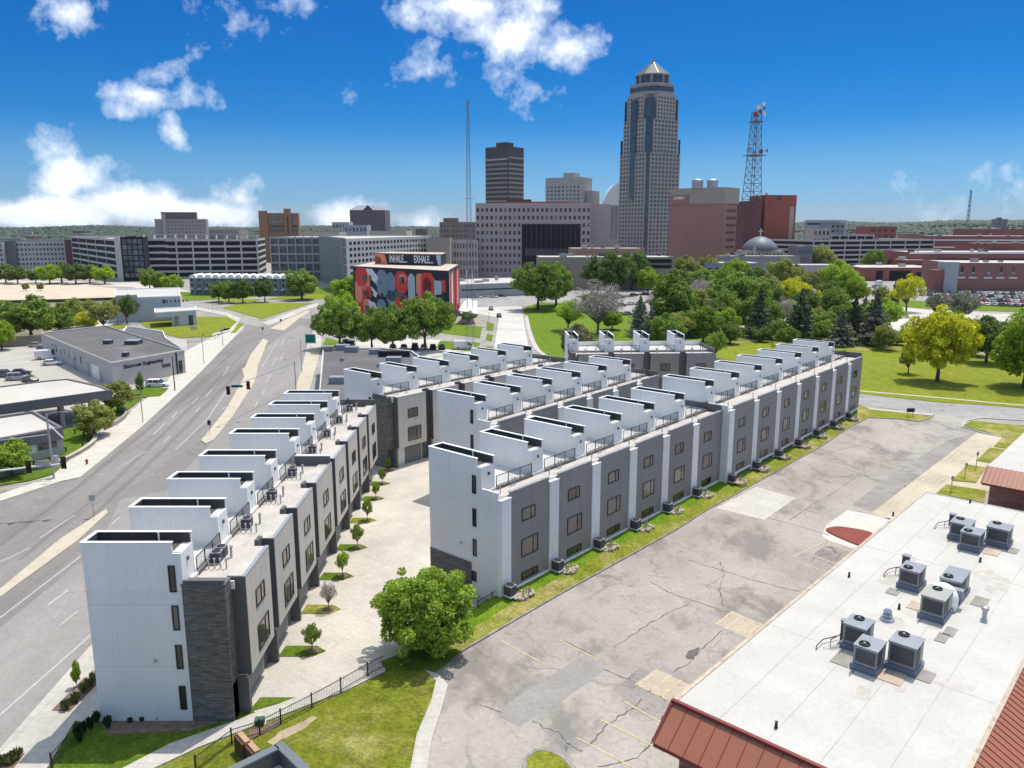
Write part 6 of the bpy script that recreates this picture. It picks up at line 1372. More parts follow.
h3 = (S - 3) / 2; placewins(tw, fgrid((-h3 + 9, -h3), (h3 - 9, -h3), zB, zC - 2, 6, 6, .55, .55) + fgrid((-h3, h3 - 9), (-h3, -h3 + 9), zB, zC - 2, 6, 6, .55, .55), M_wgr, used=used)
# brown banded tower
D = 1000; h = hz(146, D)
xc = xat(508, D, 80); 
rt = thing('banded_tower', 'dark brown tower with pale horizontal window bands, left of the pink block', 'skyscraper', (xc, D, 0), R(35))
sL, sR = 37., 35.; h = hz(146, D)
# corner towards the camera at the origin; two faces run back left and right
mb = MB(); mb.box(0, 32, 0, 36, 0, h, M_browngl); mb.build('wall', rt)
rt.rotation_euler = (0, 0, R(52))
mb = MB(); mb.box(9, 24, 10, 26, h, h + 6, M_browngl); mb.build('plant_room', rt)
for i in range(19):
    z = 8 + i * (h - 30) / 18; mb = MB(); mb.box(-.25, 0, 1, 35, z, z + 2.1, M_band); mb.box(1, 31, -.25, 0, z, z + 2.1, M_band); mb.build('window_band', rt)
mb = MB(); mb.box(-.35, 0, 1, 35, h - 16, h - 14, M_grayc); mb.box(1, 31, -.35, 0, h - 14, h - 12, M_band); mb.build('window_band', rt)
# pink granite block
pk, W, h = bld('pink_office_block', 'wide pink granite block with punched windows and a big dark glass recess', 476, 590, 203, 528, 524, 60, M_pink, M_pink)
used = [0]; fx_ = lambda px: (px - 476) / (590 - 476) * W
x0g, x1g = fx_(522), fx_(580); zg1 = hz(224, 526); fl = h / 10.2
sp_ = []
for k in range(9):
    z = 3 + k * (h - 5) / 9 + 1.2
    for i in range(25):
        x = (i + .5) * W / 25
        if x0g - 1 < x < x1g + 1 and z < zg1: continue
        sp_.append((x, 0, z, 1.5, 2.3, 0))
sp_.sort(key=lambda s: -s[2]); placewins(pk, sp_, M_wd, used=used)
mb = MB(); mb.box(x0g, x1g, -.3, 0, 3, zg1, mk('recess_dark_glass', (.012, .012, .014), .3, .3, .05, .3, spec=.25)); mb.box(x0g, x1g, -1.2, -.3, 8, 9.2, M_char); mb.box(x0g + 2, x1g - 3, -.35, -.3, zg1 * .42, zg1 * .55, M_hvacD); 
for i in range(1, 12): x = x0g + (x1g - x0g) * i / 12; mb.box(x - .1, x + .1, -.38, -.3, 3, zg1, M_char)
mb.build('glass_recess', pk)
mb = MB(); mb.box(W, W + 13, 8, 50, 0, h - .5, M_pink); w2 = mb.build('side_wing', pk)
for k in range(9): mb = MB(); z = 4 + k * (h - 5) / 9; mb.box(W + .3, W + 12.7, 7.8, 8, z, z + 1.8, mk('band_light', (.42, .36, .34), .7)); mb.build('window_band', w2)
mb = MB(); mb.box(fx_(505), fx_(530), 20, 35, h - .4, h + 3, M_hvacD); mb.box(fx_(497), fx_(575), 18, 40, h - .4, h + 1.4, M_redb); mb.build('plant_room', pk)
# hotel
ho, W, h = bld('hotel_tower', 'grey concrete hotel slab with small windows above the pink block', 545, 580, 177.5, 880, 860, 30, M_grayc, M_grayc)
placewins(ho, fgrid((0, 0), (W, 0), 20, h - 8, 9, 14, .5, .45)[::-1], M_wgr)
mb = MB(); mb.box(W * .45, W * .75, 5, 20, h, h + 5, M_grayc); mb.box(W + .2, W + 9, 12, 30, 0, h - 14, M_grayc); mb.build('plant_room', ho)
# arched glass tower
D = 880; x0, x1 = xat(601, D), xat(622, D); t = thing('arched_tower', 'pale tower with a curved white top just left of the tallest skyscraper', 'skyscraper', (x0, D, 0))
Wd = x1 - x0; prof = []
zs_, ze_ = hz(205, D), hz(183, D)
for i in range(9): a = i / 8; prof.append((Wd * (.08 + .75 * a ** 1.5), 0, zs_ + (ze_ - zs_) * math.sin(a * math.pi / 2)))
mb = MB(); mb.box(0, Wd, 0, 20, 0, zs_, M_gconc); mb.build('wall', t); mb = MB()
pts = [(Wd * .0, zs_)] + [(p_[0], p_[2]) for p_ in prof] + [(Wd, ze_), (Wd, zs_)]
k = len(mb.v); mb.quad([(x, 0, z) for x, z in pts], M_coping); mb.quad([(x, 20, z) for x, z in pts][::-1], M_coping)
for i in range(len(pts) - 1): (xa, za), (xb, zb_) = pts[i], pts[i + 1]; mb.quad([(xa, 0, za), (xa, 20, za), (xb, 20, zb_), (xb, 0, zb_)], M_coping)
mb.build('curved_top', t); placewins(t, fgrid((0, 0), (Wd, 0), 20, zs_ - 2, 5, 14, .7, .35)[::-1], M_wgr)
# mauve windowless block
mv, W, h = bld('windowless_block', 'mauve brick windowless block with tan top and two rooftop tanks', 668, 722, 204, 640, 610, 22, M_mauve, M_tan2)
h_top = hz(188, 625)
mb = MB(); mb.box(-.3, W + .3, -.3, 24.3, h, h_top, M_tan2); mb.box(-.1, W * .36, -.42, -.3, h, h_top - 5, M_mauve); mb.build('cornice', mv)
for i in range(9): mb = MB(); mb.box(W, W + .2, 4, 20, 6 + i * 5.5, 8 + i * 5.5, M_drb); mb.build('window_band', mv)
text('wall_lettering', 'LUMEN', 3.0, M_coping, mv, (W * .17, -.55, h_top - 7.3), (R(90), 0, 0), .05)
for i, px in enumerate((698, 713)):
    x, y = xat(px, 625, 60), 628; mb = MB(); mb.lathe([(4.3, 0), (4.3, 6), (3.6, 6.6), (.5, 7.2)], 0, 0, M_steel, 18); o = mb.build('rooftop_tank'); o.location = (x, y, h_top); tag(o, 'grey round tank on the mauve block roof, ' + ['left one of two', 'right one of two'][i], 'tank')
# red brick blocks and lattice mast
rb, W, h = bld('red_brick_block', 'plain red brick block with a pale vertical stripe right of the lattice mast', 762, 793, 195, 700, 705, 30, M_redb, M_droof)
mb = MB(); mb.box(W * .80, W * .93, -.3, 0, 0, h - 10, M_tan2); mb.build('pale_stripe', rb); mb = MB(); mb.box(W * .3, W * .5, -.3, 0, h - 4, h - 1, M_wgr); mb.box(W * .1, W * .15, 5, 6, h, h + 2, M_steel); mb.build('vent_grille', rb)
db, W, h = bld('dark_brick_block', 'dark red brick block standing under the lattice mast', 742, 759, 201, 690, 690, 30, M_drb, M_droof)
dm, W, h = bld('slim_dark_block', 'narrow dark block between the mauve block and the mast', 731, 737, 208, 720, 720, 20, M_browngl, M_droof)
dm, W, h = bld('grey_back_block', 'pale narrow block seen through the gap by the mast', 737, 742, 215, 760, 760, 20, M_gconc, M_droof)
def lattice(name, lb, px, D, zb_, ztop, w0, w1, m, dishes=(), n_=14, r=.25):
    x = xat(px, D, (zb_ + ztop) / 2); t = thing(name, lb, 'mast', (x, D, zb_), R(20)); mb = MB(); H_ = ztop - zb_; rings = []
    for i in range(n_ + 1): f_ = i / n_; w_ = w0 + (w1 - w0) * f_ ** .8; z = H_ * f_; rings.append([Vector((sx_ * w_ / 2, sy_ * w_ / 2, z)) for sx_, sy_ in ((-1, -1), (1, -1), (1, 1), (-1, 1))])
    for i in range(n_):
        for k in range(4):
            k2 = (k + 1) % 4; mb.tube([rings[i][k], rings[i + 1][k]], r, m, 4); mb.tube([rings[i + 1][k], rings[i + 1][k2]], r * .6, m, 4); mb.tube([rings[i][k], rings[i + 1][k2]], r * .5, m, 4); mb.tube([rings[i][k2], rings[i + 1][k]], r * .5, m, 4)
    mb.build('lattice', t)
    return t, H_
M_mast = mk('weathered_mast_steel', (.15, .15, .16), .6, .1)
M_rmast = mk('mast_red', (.25, .07, .05), .6, .1)
lm, Hm = lattice('lattice_mast', 'tall four legged lattice mast with dish drums on the red brick block', 754, 700, hz(207, 700), hz(112, 700), 12.5, 5.5, M_mast, n_=12, r=.3)
for z, ww, k in ((Hm - 8, 9, 4), (Hm * .55, 14, 4)):
    mb = MB(); mb.box(-ww / 2, ww / 2, -ww / 2, ww / 2, z - .5, z, M_rmast); mb.build('platform', lm)
random.seed(3)
for i, (x, y, z, r, m) in enumerate([(-2, -4.5, Hm + 3, 2.0, M_door), (2.8, -4.5, Hm + 6, 1.9, M_door), (-4, -4, Hm - 3, 2.2, M_rmast), (3.5, -5, Hm - 2, 2.3, M_door), (0, -4, Hm, 2.0, M_rmast), (-9, -5, Hm * .6, 2.4, M_steel), (9, -5, Hm * .6, 2.4, M_steel), (0, -8, Hm * .58, 2.2, M_rmast), (5, -3, Hm + 3, 1.6, M_rmast)]):
    mb = MB(); q = Vector((x, y, z)); d = Vector((x * .15, -1, 0)).normalized(); mb.tube([q - d * .8, q + d * .8], [r * .4, r], m, 12); mb.tube([q - d * .8, (x * .5, 0, z - 1)], .3, M_steel, 5); mb.build('dish_drum', lm)
mb = MB(); mb.tube([(0, 0, Hm), (0, 0, Hm + 7)], .4, M_steel, 5); mb.build('antenna', lm)
gm, Hg = lattice('thin_lattice_mast', 'very tall thin lattice mast rising from the grass right of the mural', 469, 218, 0, hz(100, 218), 2.3, .45, M_mast, n_=34, r=.036)
mb = MB(); mb.tube([(0, 0, Hg), (0, 0, Hg + 5)], .05, M_steel, 5)
for z in (Hg * .62, Hg - .5): mb.tube([(-1.8, 0, z), (1.8, 0, z)], .06, M_steel, 4)
for z in (Hg * .3, Hg * .18): mb.tube([(-.8, 0, z), (-.8, 0, z + 2.2)], .1, M_coping, 5); mb.tube([(.8, 0, z), (.8, 0, z + 2.2)], .1, M_coping, 5)
mb.build('antenna', gm)
fm, _ = lattice('distant_mast', 'distant thin mast on the wooded hills at the right', 969, 2400, 20, hz(190, 2400), 7, 3, M_steel, n_=9, r=.6)
# domed church
D = 600; x0 = xat(765, D, 10); ch = thing('domed_church', 'cream church with a grey dome and cross', 'church', (x0, D, 0)); 
mb = MB(); mb.box(-22, 18, 0, 30, 0, hz(257, D) , M_crm); mb.box(-9, -7.5, -1, 1, 0, hz(243, D), M_crm); mb.box(-14, 15, 2, 28, hz(257, D), hz(251, D), M_crm); mb.build('wall', ch)
zb_ = hz(251, D); mb = MB(); mb.lathe([(13.5, zb_), (13.2, zb_ + 2.2), (11.5, zb_ + 5), (8, zb_ + 8), (4, zb_ + 10), (1, zb_ + 10.8)], 0, 14, mk('dome_lead', (.16, .17, .19), .5, .1), 28); mb.build('dome', ch, True)
mb = MB(); z = zb_ + 10.6; mb.box(-.35, .35, 13.7, 14.3, z, z + 6, M_coping); mb.box(-1.6, 1.6, 13.7, 14.3, z + 3.4, z + 4.1, M_coping); mb.build('cross', ch)
placewins(ch, fgrid((-14, 2), (15, 2), hz(257, D), hz(251.5, D), 10, 1, .3, .5), M_wd)
def simple(name, lb, xl, xr, yt, D, depth, wall, roof=None, win=None, D1=None, wm=None, fw=.55, fh=.5, skipz=2):
    t, W, h = bld(name, lb, xl, xr, yt, D, D1, depth, wall, roof or M_wroof)
    if win: placewins(t, fgrid((0, 0), (W, 0), skipz, h - 1, win[0], win[1], fw, fh)[::-1], wm or M_wd, budget=60)
    return t, W, h
# low halls in front of the towers
simple('tan_hall', 'low terracotta hall in front of the pink block and the tower', 571, 644, 248.3, 470, 25, mk('terracotta', (.42, .25, .17), .8, .06), None, (14, 1), wm=M_wgr)
t, W, h = simple('low_concourse', 'long low tan concourse beneath the terracotta hall', 538, 674, 257, 430, 28, mk('tan_concrete', (.30, .25, .20), .8, .07), None)
mb = MB(); mb.box(W * .55, W * .98, -.2, 0, h - 6, h - 4.2, M_dkin); mb.box(W * .55, W * .98, -.2, 0, h - 3.2, h - 1.2, M_dkin); mb.build('opening', t)
simple('pale_low_hall', 'long low pale hall with flat white roof at the top of the middle street', 455, 548, 283, 378, 40, M_gconc, M_wroof, (1, 1), fw=.9, fh=.2, D1=400)
simple('blue_grey_shed', 'low blue grey building below the domed church', 706, 762, 263, 500, 25, mk('blue_grey_wall', (.24, .27, .34), .8, .07), None, (8, 1), D1=500)
simple('stone_terrace', 'low grey terrace building in front of the church', 722, 800, 256, 540, 18, mk('stone_grey', (.28, .26, .25), .8, .08), None)
simple('low_white_shed', 'low white shed right of the church among the trees', 775, 845, 265, 470, 20, M_gconc, M_wroof)
simple('small_glass_block', 'small grey glazed block right of the red brick block', 797, 812, 246, 560, 20, mk('grey_glazed', (.16, .17, .18), .4, .1), None, (5, 3), wm=M_wgr)
# right: clinic, decks, brick complex
simple('stacked_clinic', 'grey and white stepped office block at the start of the wooded hills', 803, 838, 220, 900, 40, M_gconc, None, (1, 6), D1=880, fw=.9, fh=.35)
simple('cream_cube', 'cream cube building before the stepped office block', 812, 829, 228, 760, 20, M_crm, None, (4, 4))
simple('grey_slab_block', 'grey slab wing on the right of the stepped office block', 829, 843, 223, 850, 30, mk('slab_grey', (.25, .25, .26), .7, .1), None, (3, 7))
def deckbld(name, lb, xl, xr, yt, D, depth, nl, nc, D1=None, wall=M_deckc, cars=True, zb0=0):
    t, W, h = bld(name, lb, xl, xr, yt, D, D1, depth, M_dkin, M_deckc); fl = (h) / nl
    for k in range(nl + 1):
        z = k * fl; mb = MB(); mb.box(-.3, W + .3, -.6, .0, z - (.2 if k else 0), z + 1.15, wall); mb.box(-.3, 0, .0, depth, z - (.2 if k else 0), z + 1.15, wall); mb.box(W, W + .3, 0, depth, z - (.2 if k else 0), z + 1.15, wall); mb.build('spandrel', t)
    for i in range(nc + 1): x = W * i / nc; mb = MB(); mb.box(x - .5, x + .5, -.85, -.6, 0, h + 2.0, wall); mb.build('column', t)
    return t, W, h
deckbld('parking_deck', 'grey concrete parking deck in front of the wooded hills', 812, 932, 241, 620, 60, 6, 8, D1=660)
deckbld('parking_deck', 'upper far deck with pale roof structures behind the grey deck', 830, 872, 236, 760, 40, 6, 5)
simple('yellow_brick_house', 'tan brick block poking out behind the deck', 905, 918, 234, 900, 20, M_org, None)
simple('red_brick_annex', 'red brick block behind the far deck', 868, 895, 226.5, 1000, 40, M_redb, None, (4, 4))
M_cb = mk('complex_brick', (0.290, 0.112, 0.092), .85, .08, .1, 2)
t, W, h = simple('brick_complex', 'uppermost brick wing of the right complex with a long pale roofline', 930, 1060, 236, 680, 60, M_cb, M_wroof, D1=660)
for z in (h - 4, h - 10): mb = MB(); mb.box(0, W, -.3, 0, z, z + 1.1, M_coping); mb.build('pale_band', t)
t, W, h = simple('brick_complex', 'brick wing with a row of dark windows at the top right of the complex', 980, 1060, 229, 760, 50, M_cb, M_wroof, (14, 1), fh=.15, D1=760, skipz=16)
simple('brick_complex', 'pale and brick block with rooftop box, highest part of the right complex', 994, 1004, 219, 790, 10, M_wgr, M_wroof)
t, W, h = simple('brick_complex', 'middle brick wing with long dark canopy opening', 909, 1060, 252, 560, 40, M_cb, M_wroof, D1=560)
mb = MB(); mb.box(W * .18, W, -.2, 0, h - 8.0, h - 4.5, M_dkin); mb.box(0, W, -.35, 0, h - 1.2, h, M_coping); mb.build('opening', t)
simple('brick_complex', 'right brick wing with plain wall behind the white roof', 972, 1060, 243, 610, 25, M_cb, M_wroof)
simple('brick_complex', 'small stepped red brick block at the left corner of the complex', 905, 938, 260, 545, 25, M_redb, M_wroof, (3, 1))
t, W, h = simple('brick_garage_wing', 'low brick wing with wide dark garage openings by the white truck', 862, 945, 267.5, 500, 40, M_cb, M_wroof)
mb = MB(); mb.box(W * .18, W * .26, -.2, 0, 0, h - 2, M_dkin); mb.box(W * .34, W * .6, -.2, 0, 0, h - 2, M_dkin); mb.box(W * .66, W * .93, -.2, 0, 0, h - 3, M_dkin); mb.build('opening', t)
simple('brick_garage_wing', 'low brown wing left of the garage openings', 845, 880, 269, 515, 30, M_cb, M_wroof)
t, W, h = simple('long_brick_building', 'long brick building with narrow arched windows above the crowded car park', 951, 1075, 263, 425, 40, mk('long_brick', (0.287, 0.138, 0.115), .85, .07, .1, 2), M_wroof, D1=418)
for i, px in enumerate((962, 973.5, 989, 1001.5, 1014)):
    x = (px - 951) / 124 * W; mb = MB(); mb.box(x - .7, x + .7, -.15, 0, h - 5.2, h - 2.6, M_wd); mb.tube([(x, -.15, h - 2.6), (x, 0, h - 2.6)], .7, M_wd, 12); mb.box(x - .8, x + .8, -.25, 0, h - 5.5, h - 5.2, M_coping); mb.build('window', t)
    mb = MB(); mb.box(x - 2, x + 2, -.2, 0, h - 8.2, h - 7.5, M_coping); mb.build('vent_grille', t)
for px, s in ((983, 2), (995, 1.2), (1010, 1)): x = (px - 951) / 124 * W; mb = MB(); mb.box(x - s, x + s, 10, 12, h, h + s * .9, M_hvac); mb.build('roof_vent', t)
p = g(949, 291); t = thing('pale_stair_tower', 'pale concrete tower at the left end of the long brick building', 'building', (xat(944, 415), 414, 0), 0); mb = MB(); mb.box(0, 7, 0, 8, 0, hz(262, 415), mk('pale_tower', (.40, .41, .40), .7, .08, .1, 1, streak=.1)); mb.build('wall', t)
mb = MB(); mb.box(-4.5, -.1, 1, 8, 0, hz(270, 415), M_cb); mb.build('side_wing', t)
rq = random.Random(21)
for o_ in [o for o in bpy.data.objects if o.parent is None and o.name.split('.')[0] in ('brick_complex', 'brick_garage_wing', 'low_concourse', 'pale_low_hall', 'stone_terrace', 'tan_hall')]:
    w_ = [c_ for c_ in o_.children if c_.name.startswith('wall')][0]; xs = [v.co for v in w_.data.vertices]; W_, D_, h_ = max(v.x for v in xs), max(v.y for v in xs), max(v.z for v in xs)
    for q in range(int(min(9, W_ / 9))):
        x, y, s = rq.uniform(3, W_ - 3), rq.uniform(3, D_ - 4), rq.uniform(.7, 2.2); mb = MB(); mb.box(x - s, x + s, y - s * .6, y + s * .6, h_ - .3, h_ + rq.uniform(.6, 2.0), rq.choice([M_hvac, M_steel, M_wgr, M_gconc])); mb.build('roof_vent', o_)
# ---------------------------------------------------------------- left downtown
M_apt = mk('apartment_cladding', (.43, .42, .41), .8, .06, .1, 1)
t, W, h = simple('apartment_block', 'long pale apartment block at the far left with small windows', 16, 66, 241, 640, 20, M_apt, None, (13, 5), D1=655, fh=.45)
simple('apartment_block', 'charcoal stair block between the pale apartments', 4, 16, 241, 638, 20, M_char)
simple('apartment_block', 'pale apartment end cut by the left edge', -30, 4, 242, 635, 20, M_apt, None, (9, 5))
simple('apartment_block', 'dark brown end block of the apartments', 66, 75, 240, 640, 20, mk('brown_block', (.13, .06, .055), .8, .08))
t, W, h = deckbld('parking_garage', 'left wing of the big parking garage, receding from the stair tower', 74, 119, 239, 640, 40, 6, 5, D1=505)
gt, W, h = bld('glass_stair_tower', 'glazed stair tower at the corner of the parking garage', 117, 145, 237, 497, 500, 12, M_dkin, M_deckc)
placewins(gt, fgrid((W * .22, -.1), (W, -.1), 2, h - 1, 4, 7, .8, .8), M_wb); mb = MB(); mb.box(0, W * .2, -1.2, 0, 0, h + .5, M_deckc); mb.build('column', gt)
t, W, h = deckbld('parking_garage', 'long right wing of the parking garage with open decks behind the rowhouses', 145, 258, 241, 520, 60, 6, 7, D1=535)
for i in range(30):
    pass
mb = MB(); mb.box(0, W, -.3, 0, h + 4.0, h + 4.6, M_gconc)
for i in range(12): x = W * i / 11; mb.box(x - .25, x + .25, -.3, 6, h + 1.2, h + 4.3, M_gconc)
mb.build('roof_frame', t)
t, W, h = simple('hospital_tower', 'grey brown slab tower behind the parking garage', 157, 208, 219, 820, 14, mk('tower_taupe', (0.305, 0.267, 0.247), .8, .06), None, (14, 9), D1=830, wm=M_wgr, fw=.3, fh=.35, skipz=8)
mb = MB(); mb.box(W * .12, W * .8, 4, 12, h, h + 7, M_char); mb.box(W * .15, W * .22, -.8, 0, 0, h + 5, M_tan2); mb.build('plant_room', t)
simple('low_taupe_wing', 'low tan wing right of the grey brown tower', 208, 240, 230, 850, 30, mk('taupe_low', (.30, .26, .24), .8), None, (12, 1), fh=.1, skipz=12)
t, W, h = simple('orange_tower', 'orange brick tower with ribbon windows and twin piers', 261, 300, 213, 760, 12, M_org, None, D1=765)
for k in range(9): mb = MB(); z = h - 5 - k * 4.1; mb.box(W * .25, W * .62, -.3, 0, z, z + 1.9, M_wgr); mb.box(W * .84, W * .98, -.3, 0, z, z + 1.9, M_wgr); mb.build('window_band', t)
mb = MB(); mb.box(0, W * .22, -1.5, 0, 0, h + 2, M_org); mb.box(W * .64, W * .82, -1.5, 0, 0, h + 4, M_org); mb.box(W * .71, W * .75, -1.6, -1.5, 4, h - 3, M_browngl); mb.build('pier', t)
t, W, h = simple('dark_apartment_tower', 'dark tower with a grey hipped roof behind the white grid building', 351, 386, 210, 980, 40, mk('dark_tower', (0.150, 0.128, 0.135), .8, .06), M_droof, (9, 7), wm=M_wgr, fw=.5, fh=.4, skipz=30)
mb = MB(); M_slate = mk('slate_roof', (.23, .26, .28), .6, .06); zt2 = hz(205, 980)
for a, b, c, d in (((0, 0), (W, 0), (W - 8, 12), (8, 12)), ((W, 0), (W, 40), (W - 8, 28), (W - 8, 12)), ((W, 40), (0, 40), (8, 28), (W - 8, 28)), ((0, 40), (0, 0), (8, 12), (8, 28))): mb.quad([(*a, h), (*b, h), (*c, zt2), (*d, zt2)], M_slate)
mb.quad([(8, 12, zt2), (W - 8, 12, zt2), (W - 8, 28, zt2), (8, 28, zt2)], M_slate); mb.quad([(W * .38, -.2, h), (W * .66, -.2, h), (W * .52, -.2, h + 6)], M_browngl); mb.build('roof', t)
simple('small_pale_tower', 'small pale block left of the dark tower', 333, 350, 222, 800, 20, M_crm, None, (5, 4), wm=M_wgr, skipz=12)
simple('pale_annex_block', 'pale block with rooftop plant below the dark tower', 345, 368, 225, 760, 20, M_gconc, None, (6, 3), wm=M_wgr, skipz=14)
simple('wide_low_block', 'wide low cream block right of the orange tower', 303, 340, 232, 700, 30, M_crm, None)
simple('wide_low_block', 'wide pale flat roofed block right of the dark tower', 370, 407, 231, 700, 40, M_crm, None)
simple('brown_cube', 'brown cube block behind the white grid building', 416, 427, 229, 760, 20, mk('brown_cube', (.16, .13, .12), .8))
# glass office building: facade in shade with slabs, then white punched grid
t, W, h = bld('glass_office', 'long blue glazed office with concrete slabs right of the parking garage', 272, 322, 237, 500, 500, 60, M_wb, M_wroof)
for k in range(6): mb = MB(); z = h * k / 5.0 - (1 if k == 5 else 0); mb.box(-.3, W, -.8, 0, z, z + 1.0, M_gconc); mb.build('spandrel', t)
for i in range(7): x = W * i / 6; mb = MB(); mb.box(x - .35, x + .35, -1.0, -.8, 0, h + .5, M_gconc); mb.build('column', t)
WA, WB, WC = (xat(322, 500), 500), (xat(347, 410), 410), (xat(430, 520), 520); hW = zat(238.5, 440)
t, q = poly_building('wedge_office', 'pale office with close vertical fins on its left face and a grid of dark square windows on its right face', [WA, WB, WC, (WC[0] - 10, 560), (WA[0] + 2, 545)], hW, M_wb, M_wroof, mk('white_grid', (.46, .45, .44), .8, .05))
t['label'] = 'pale wedge office with a grid of dark square windows behind the muralled building'
for k in range(7): wall_item(t, q[0], q[1], 0, 1, hW * k / 6.0, hW * k / 6.0 + .8, M_gconc, 'spandrel', .5)
for i in range(13): wall_item(t, q[0], q[1], i / 13, i / 13 + .008, 0, hW + .6, M_gconc, 'column', 1.3)
wall_item(t, q[1], q[2], 0, 1, 0, hW + .36, MC['white_grid'], 'wall', .3)
nx_ = Vector((q[2][1] - q[1][1], -(q[2][0] - q[1][0]), 0)).normalized() * .32
placewins(t, [(x + nx_.x, y + nx_.y, z, w_, h_, fa) for x, y, z, w_, h_, fa in fgrid(q[1], q[2], 2, hW - .5, 24, 8, .6, .5)][::-1], M_wd, budget=96)
simple('beige_gable_block', 'beige block with blank end wall beside the white grid office', 427, 450, 238, 500, 20, mk('beige_wall', (.36, .30, .25), .8, .05), None)
t, W, h = simple('classical_block', 'cream classical block with columns left of the pink block', 450, 478, 240, 520, 20, M_crm, None, (9, 4), wm=M_wgr, fw=.5, fh=.55)
simple('ornate_brown_block', 'brown and cream historic block behind the classical one', 440, 476, 222, 640, 20, mk('historic_brown', (.24, .19, .155), .8, .1), None, (12, 5), wm=M_wgr, skipz=16)
simple('ornate_tower', 'small brown tower on the historic block', 444, 458, 218, 660, 15, mk('historic_dark', (.15, .12, .10), .8, .1), None)
# arched rowhouses
M_bl = mk('rowhouse_blue', (.22, .27, .33), .7, .06); M_bw = mk('rowhouse_grey', (.20, .20, .20), .7, .06)
D = 396; n_ = 15; base = None
for i in range(n_):
    px = 190 + i * 7.6; x = xat(px, D - i * .4, 4); W = 3.7; hgt = 8.4
    if base is None:
        t = thing('rowhouse', 'narrow blue grey rowhouse with an arched white roof, one of the terrace before the garage', 'house', (x, D, 0), 0, 'arched rowhouses'); base = t
        mb = MB(); mb.box(0, W - .08, 0, 12, 0, hgt, M_bl); mb.box(W * .55, W - .08, -.4, 0, 0, hgt - .6, M_bw); mb.build('wall', t)
        mb = MB(); k = 8
        for a in range(k):
            a0_, a1_ = math.pi * a / k, math.pi * (a + 1) / k; f_ = lambda q: (W / 2 - math.cos(q) * W / 2, hgt + math.sin(q) * 1.9)
            (xa, za), (xb, zb_) = f_(a0_), f_(a1_); mb.quad([(xa, -.5, za), (xb, -.5, zb_), (xb, 12, zb_), (xa, 12, za)], M_coping); mb.quad([(xa, -.5, za), (xa, -.5, hgt), (xb, -.5, hgt), (xb, -.5, zb_)], M_coping)
        mb.build('arched_roof', t)
        for z in (1.2, 4.2, 7.0): mb = MB(); mb.box(.5, 1.6, -.1, 0, z, z + 1.6, M_wd); mb.build('window', t)
        mb = MB(); mb.box(.2, W * .5, -1.6, -.0, 2.9, 3.2, M_coping); mb.build('porch', t)
    else: dup(base, (x, D - i * .4, 0), 0)
# ---------------------------------------------------------------- the muralled building
P0 = g(352, 318); Pf = (xat(449.5, 268, 8), 268); P0 = (xat(354, 300, 8), 300); P1 = (xat(460, 312, 8), 312)
mbd = thing('muralled_building', 'dark building painted with red, coral, slate and pale blue shapes and lettering', 'building', (Pf[0], Pf[1], 0)); o = Vector(Pf)
zf = zat(271, 268); q = [(P0[0] - o.x, P0[1] - o.y), (0, 0), (P1[0] - o.x, P1[1] - o.y)]; q.append((q[2][0] + q[0][0] * .95, q[2][1] + q[0][1] + 4))
M_navy = mk('mural_navy', (.028, .033, .045), .7, .08)
mb = MB(); mb.prism([q[0], q[1], q[2], q[3]], 0, zf, M_navy, M_navy); mb.build('wall', mbd)
mb = MB(); mb.prism([(a * .985 + q[3][0] * .015, b * .985 + q[3][1] * .015) for a, b in q], zf - .1, zf + .06, mk('tan_gravel_roof', (.50, .41, .33), .9, .1)); mb.build('roof', mbd)
CLR = dict(r=mk('mural_red', (.68, .06, .05), .7, .06), c=mk('mural_coral', (.82, .26, .17), .7, .06), s=mk('mural_slate', (.20, .27, .33), .7, .06), b=mk('mural_pale_blue', (.42, .50, .56), .7, .06), w=mk('mural_white', (.72, .72, .72), .7, .06), d=mk('mural_dark_red', (.19, .02, .03), .7, .06), t=mk('mural_teal', (.08, .14, .15), .7, .06), o=mk('mural_orange', (.45, .17, .04), .7, .06))
Lm, am = edgeframe(q[0], q[1]); mu = thing('x', '', '', (0, 0, 0)); bpy.data.objects.remove(mu)
def mpoly(pts, c, lay, zmax, Lx, a, an, oo=0.04):
    """polygon in (fraction along wall, fraction of height)"""
    return [(a[0] + math.cos(an) * p[0] * Lx + math.sin(an) * (oo + lay * .03), a[1] + math.sin(an) * p[0] * Lx - math.cos(an) * (oo + lay * .03), p[1] * zmax) for p in pts], CLR[c]
def ch_(x0, x1, z0, z1, c=.02): k = c * 1.4; return [(x0 + c, z0), (x1 - c, z0), (x1, z0 + k * 2), (x1, z1 - k * 2), (x1 - c, z1), (x0 + c, z1), (x0, z1 - k * 2), (x0, z0 + k * 2)]
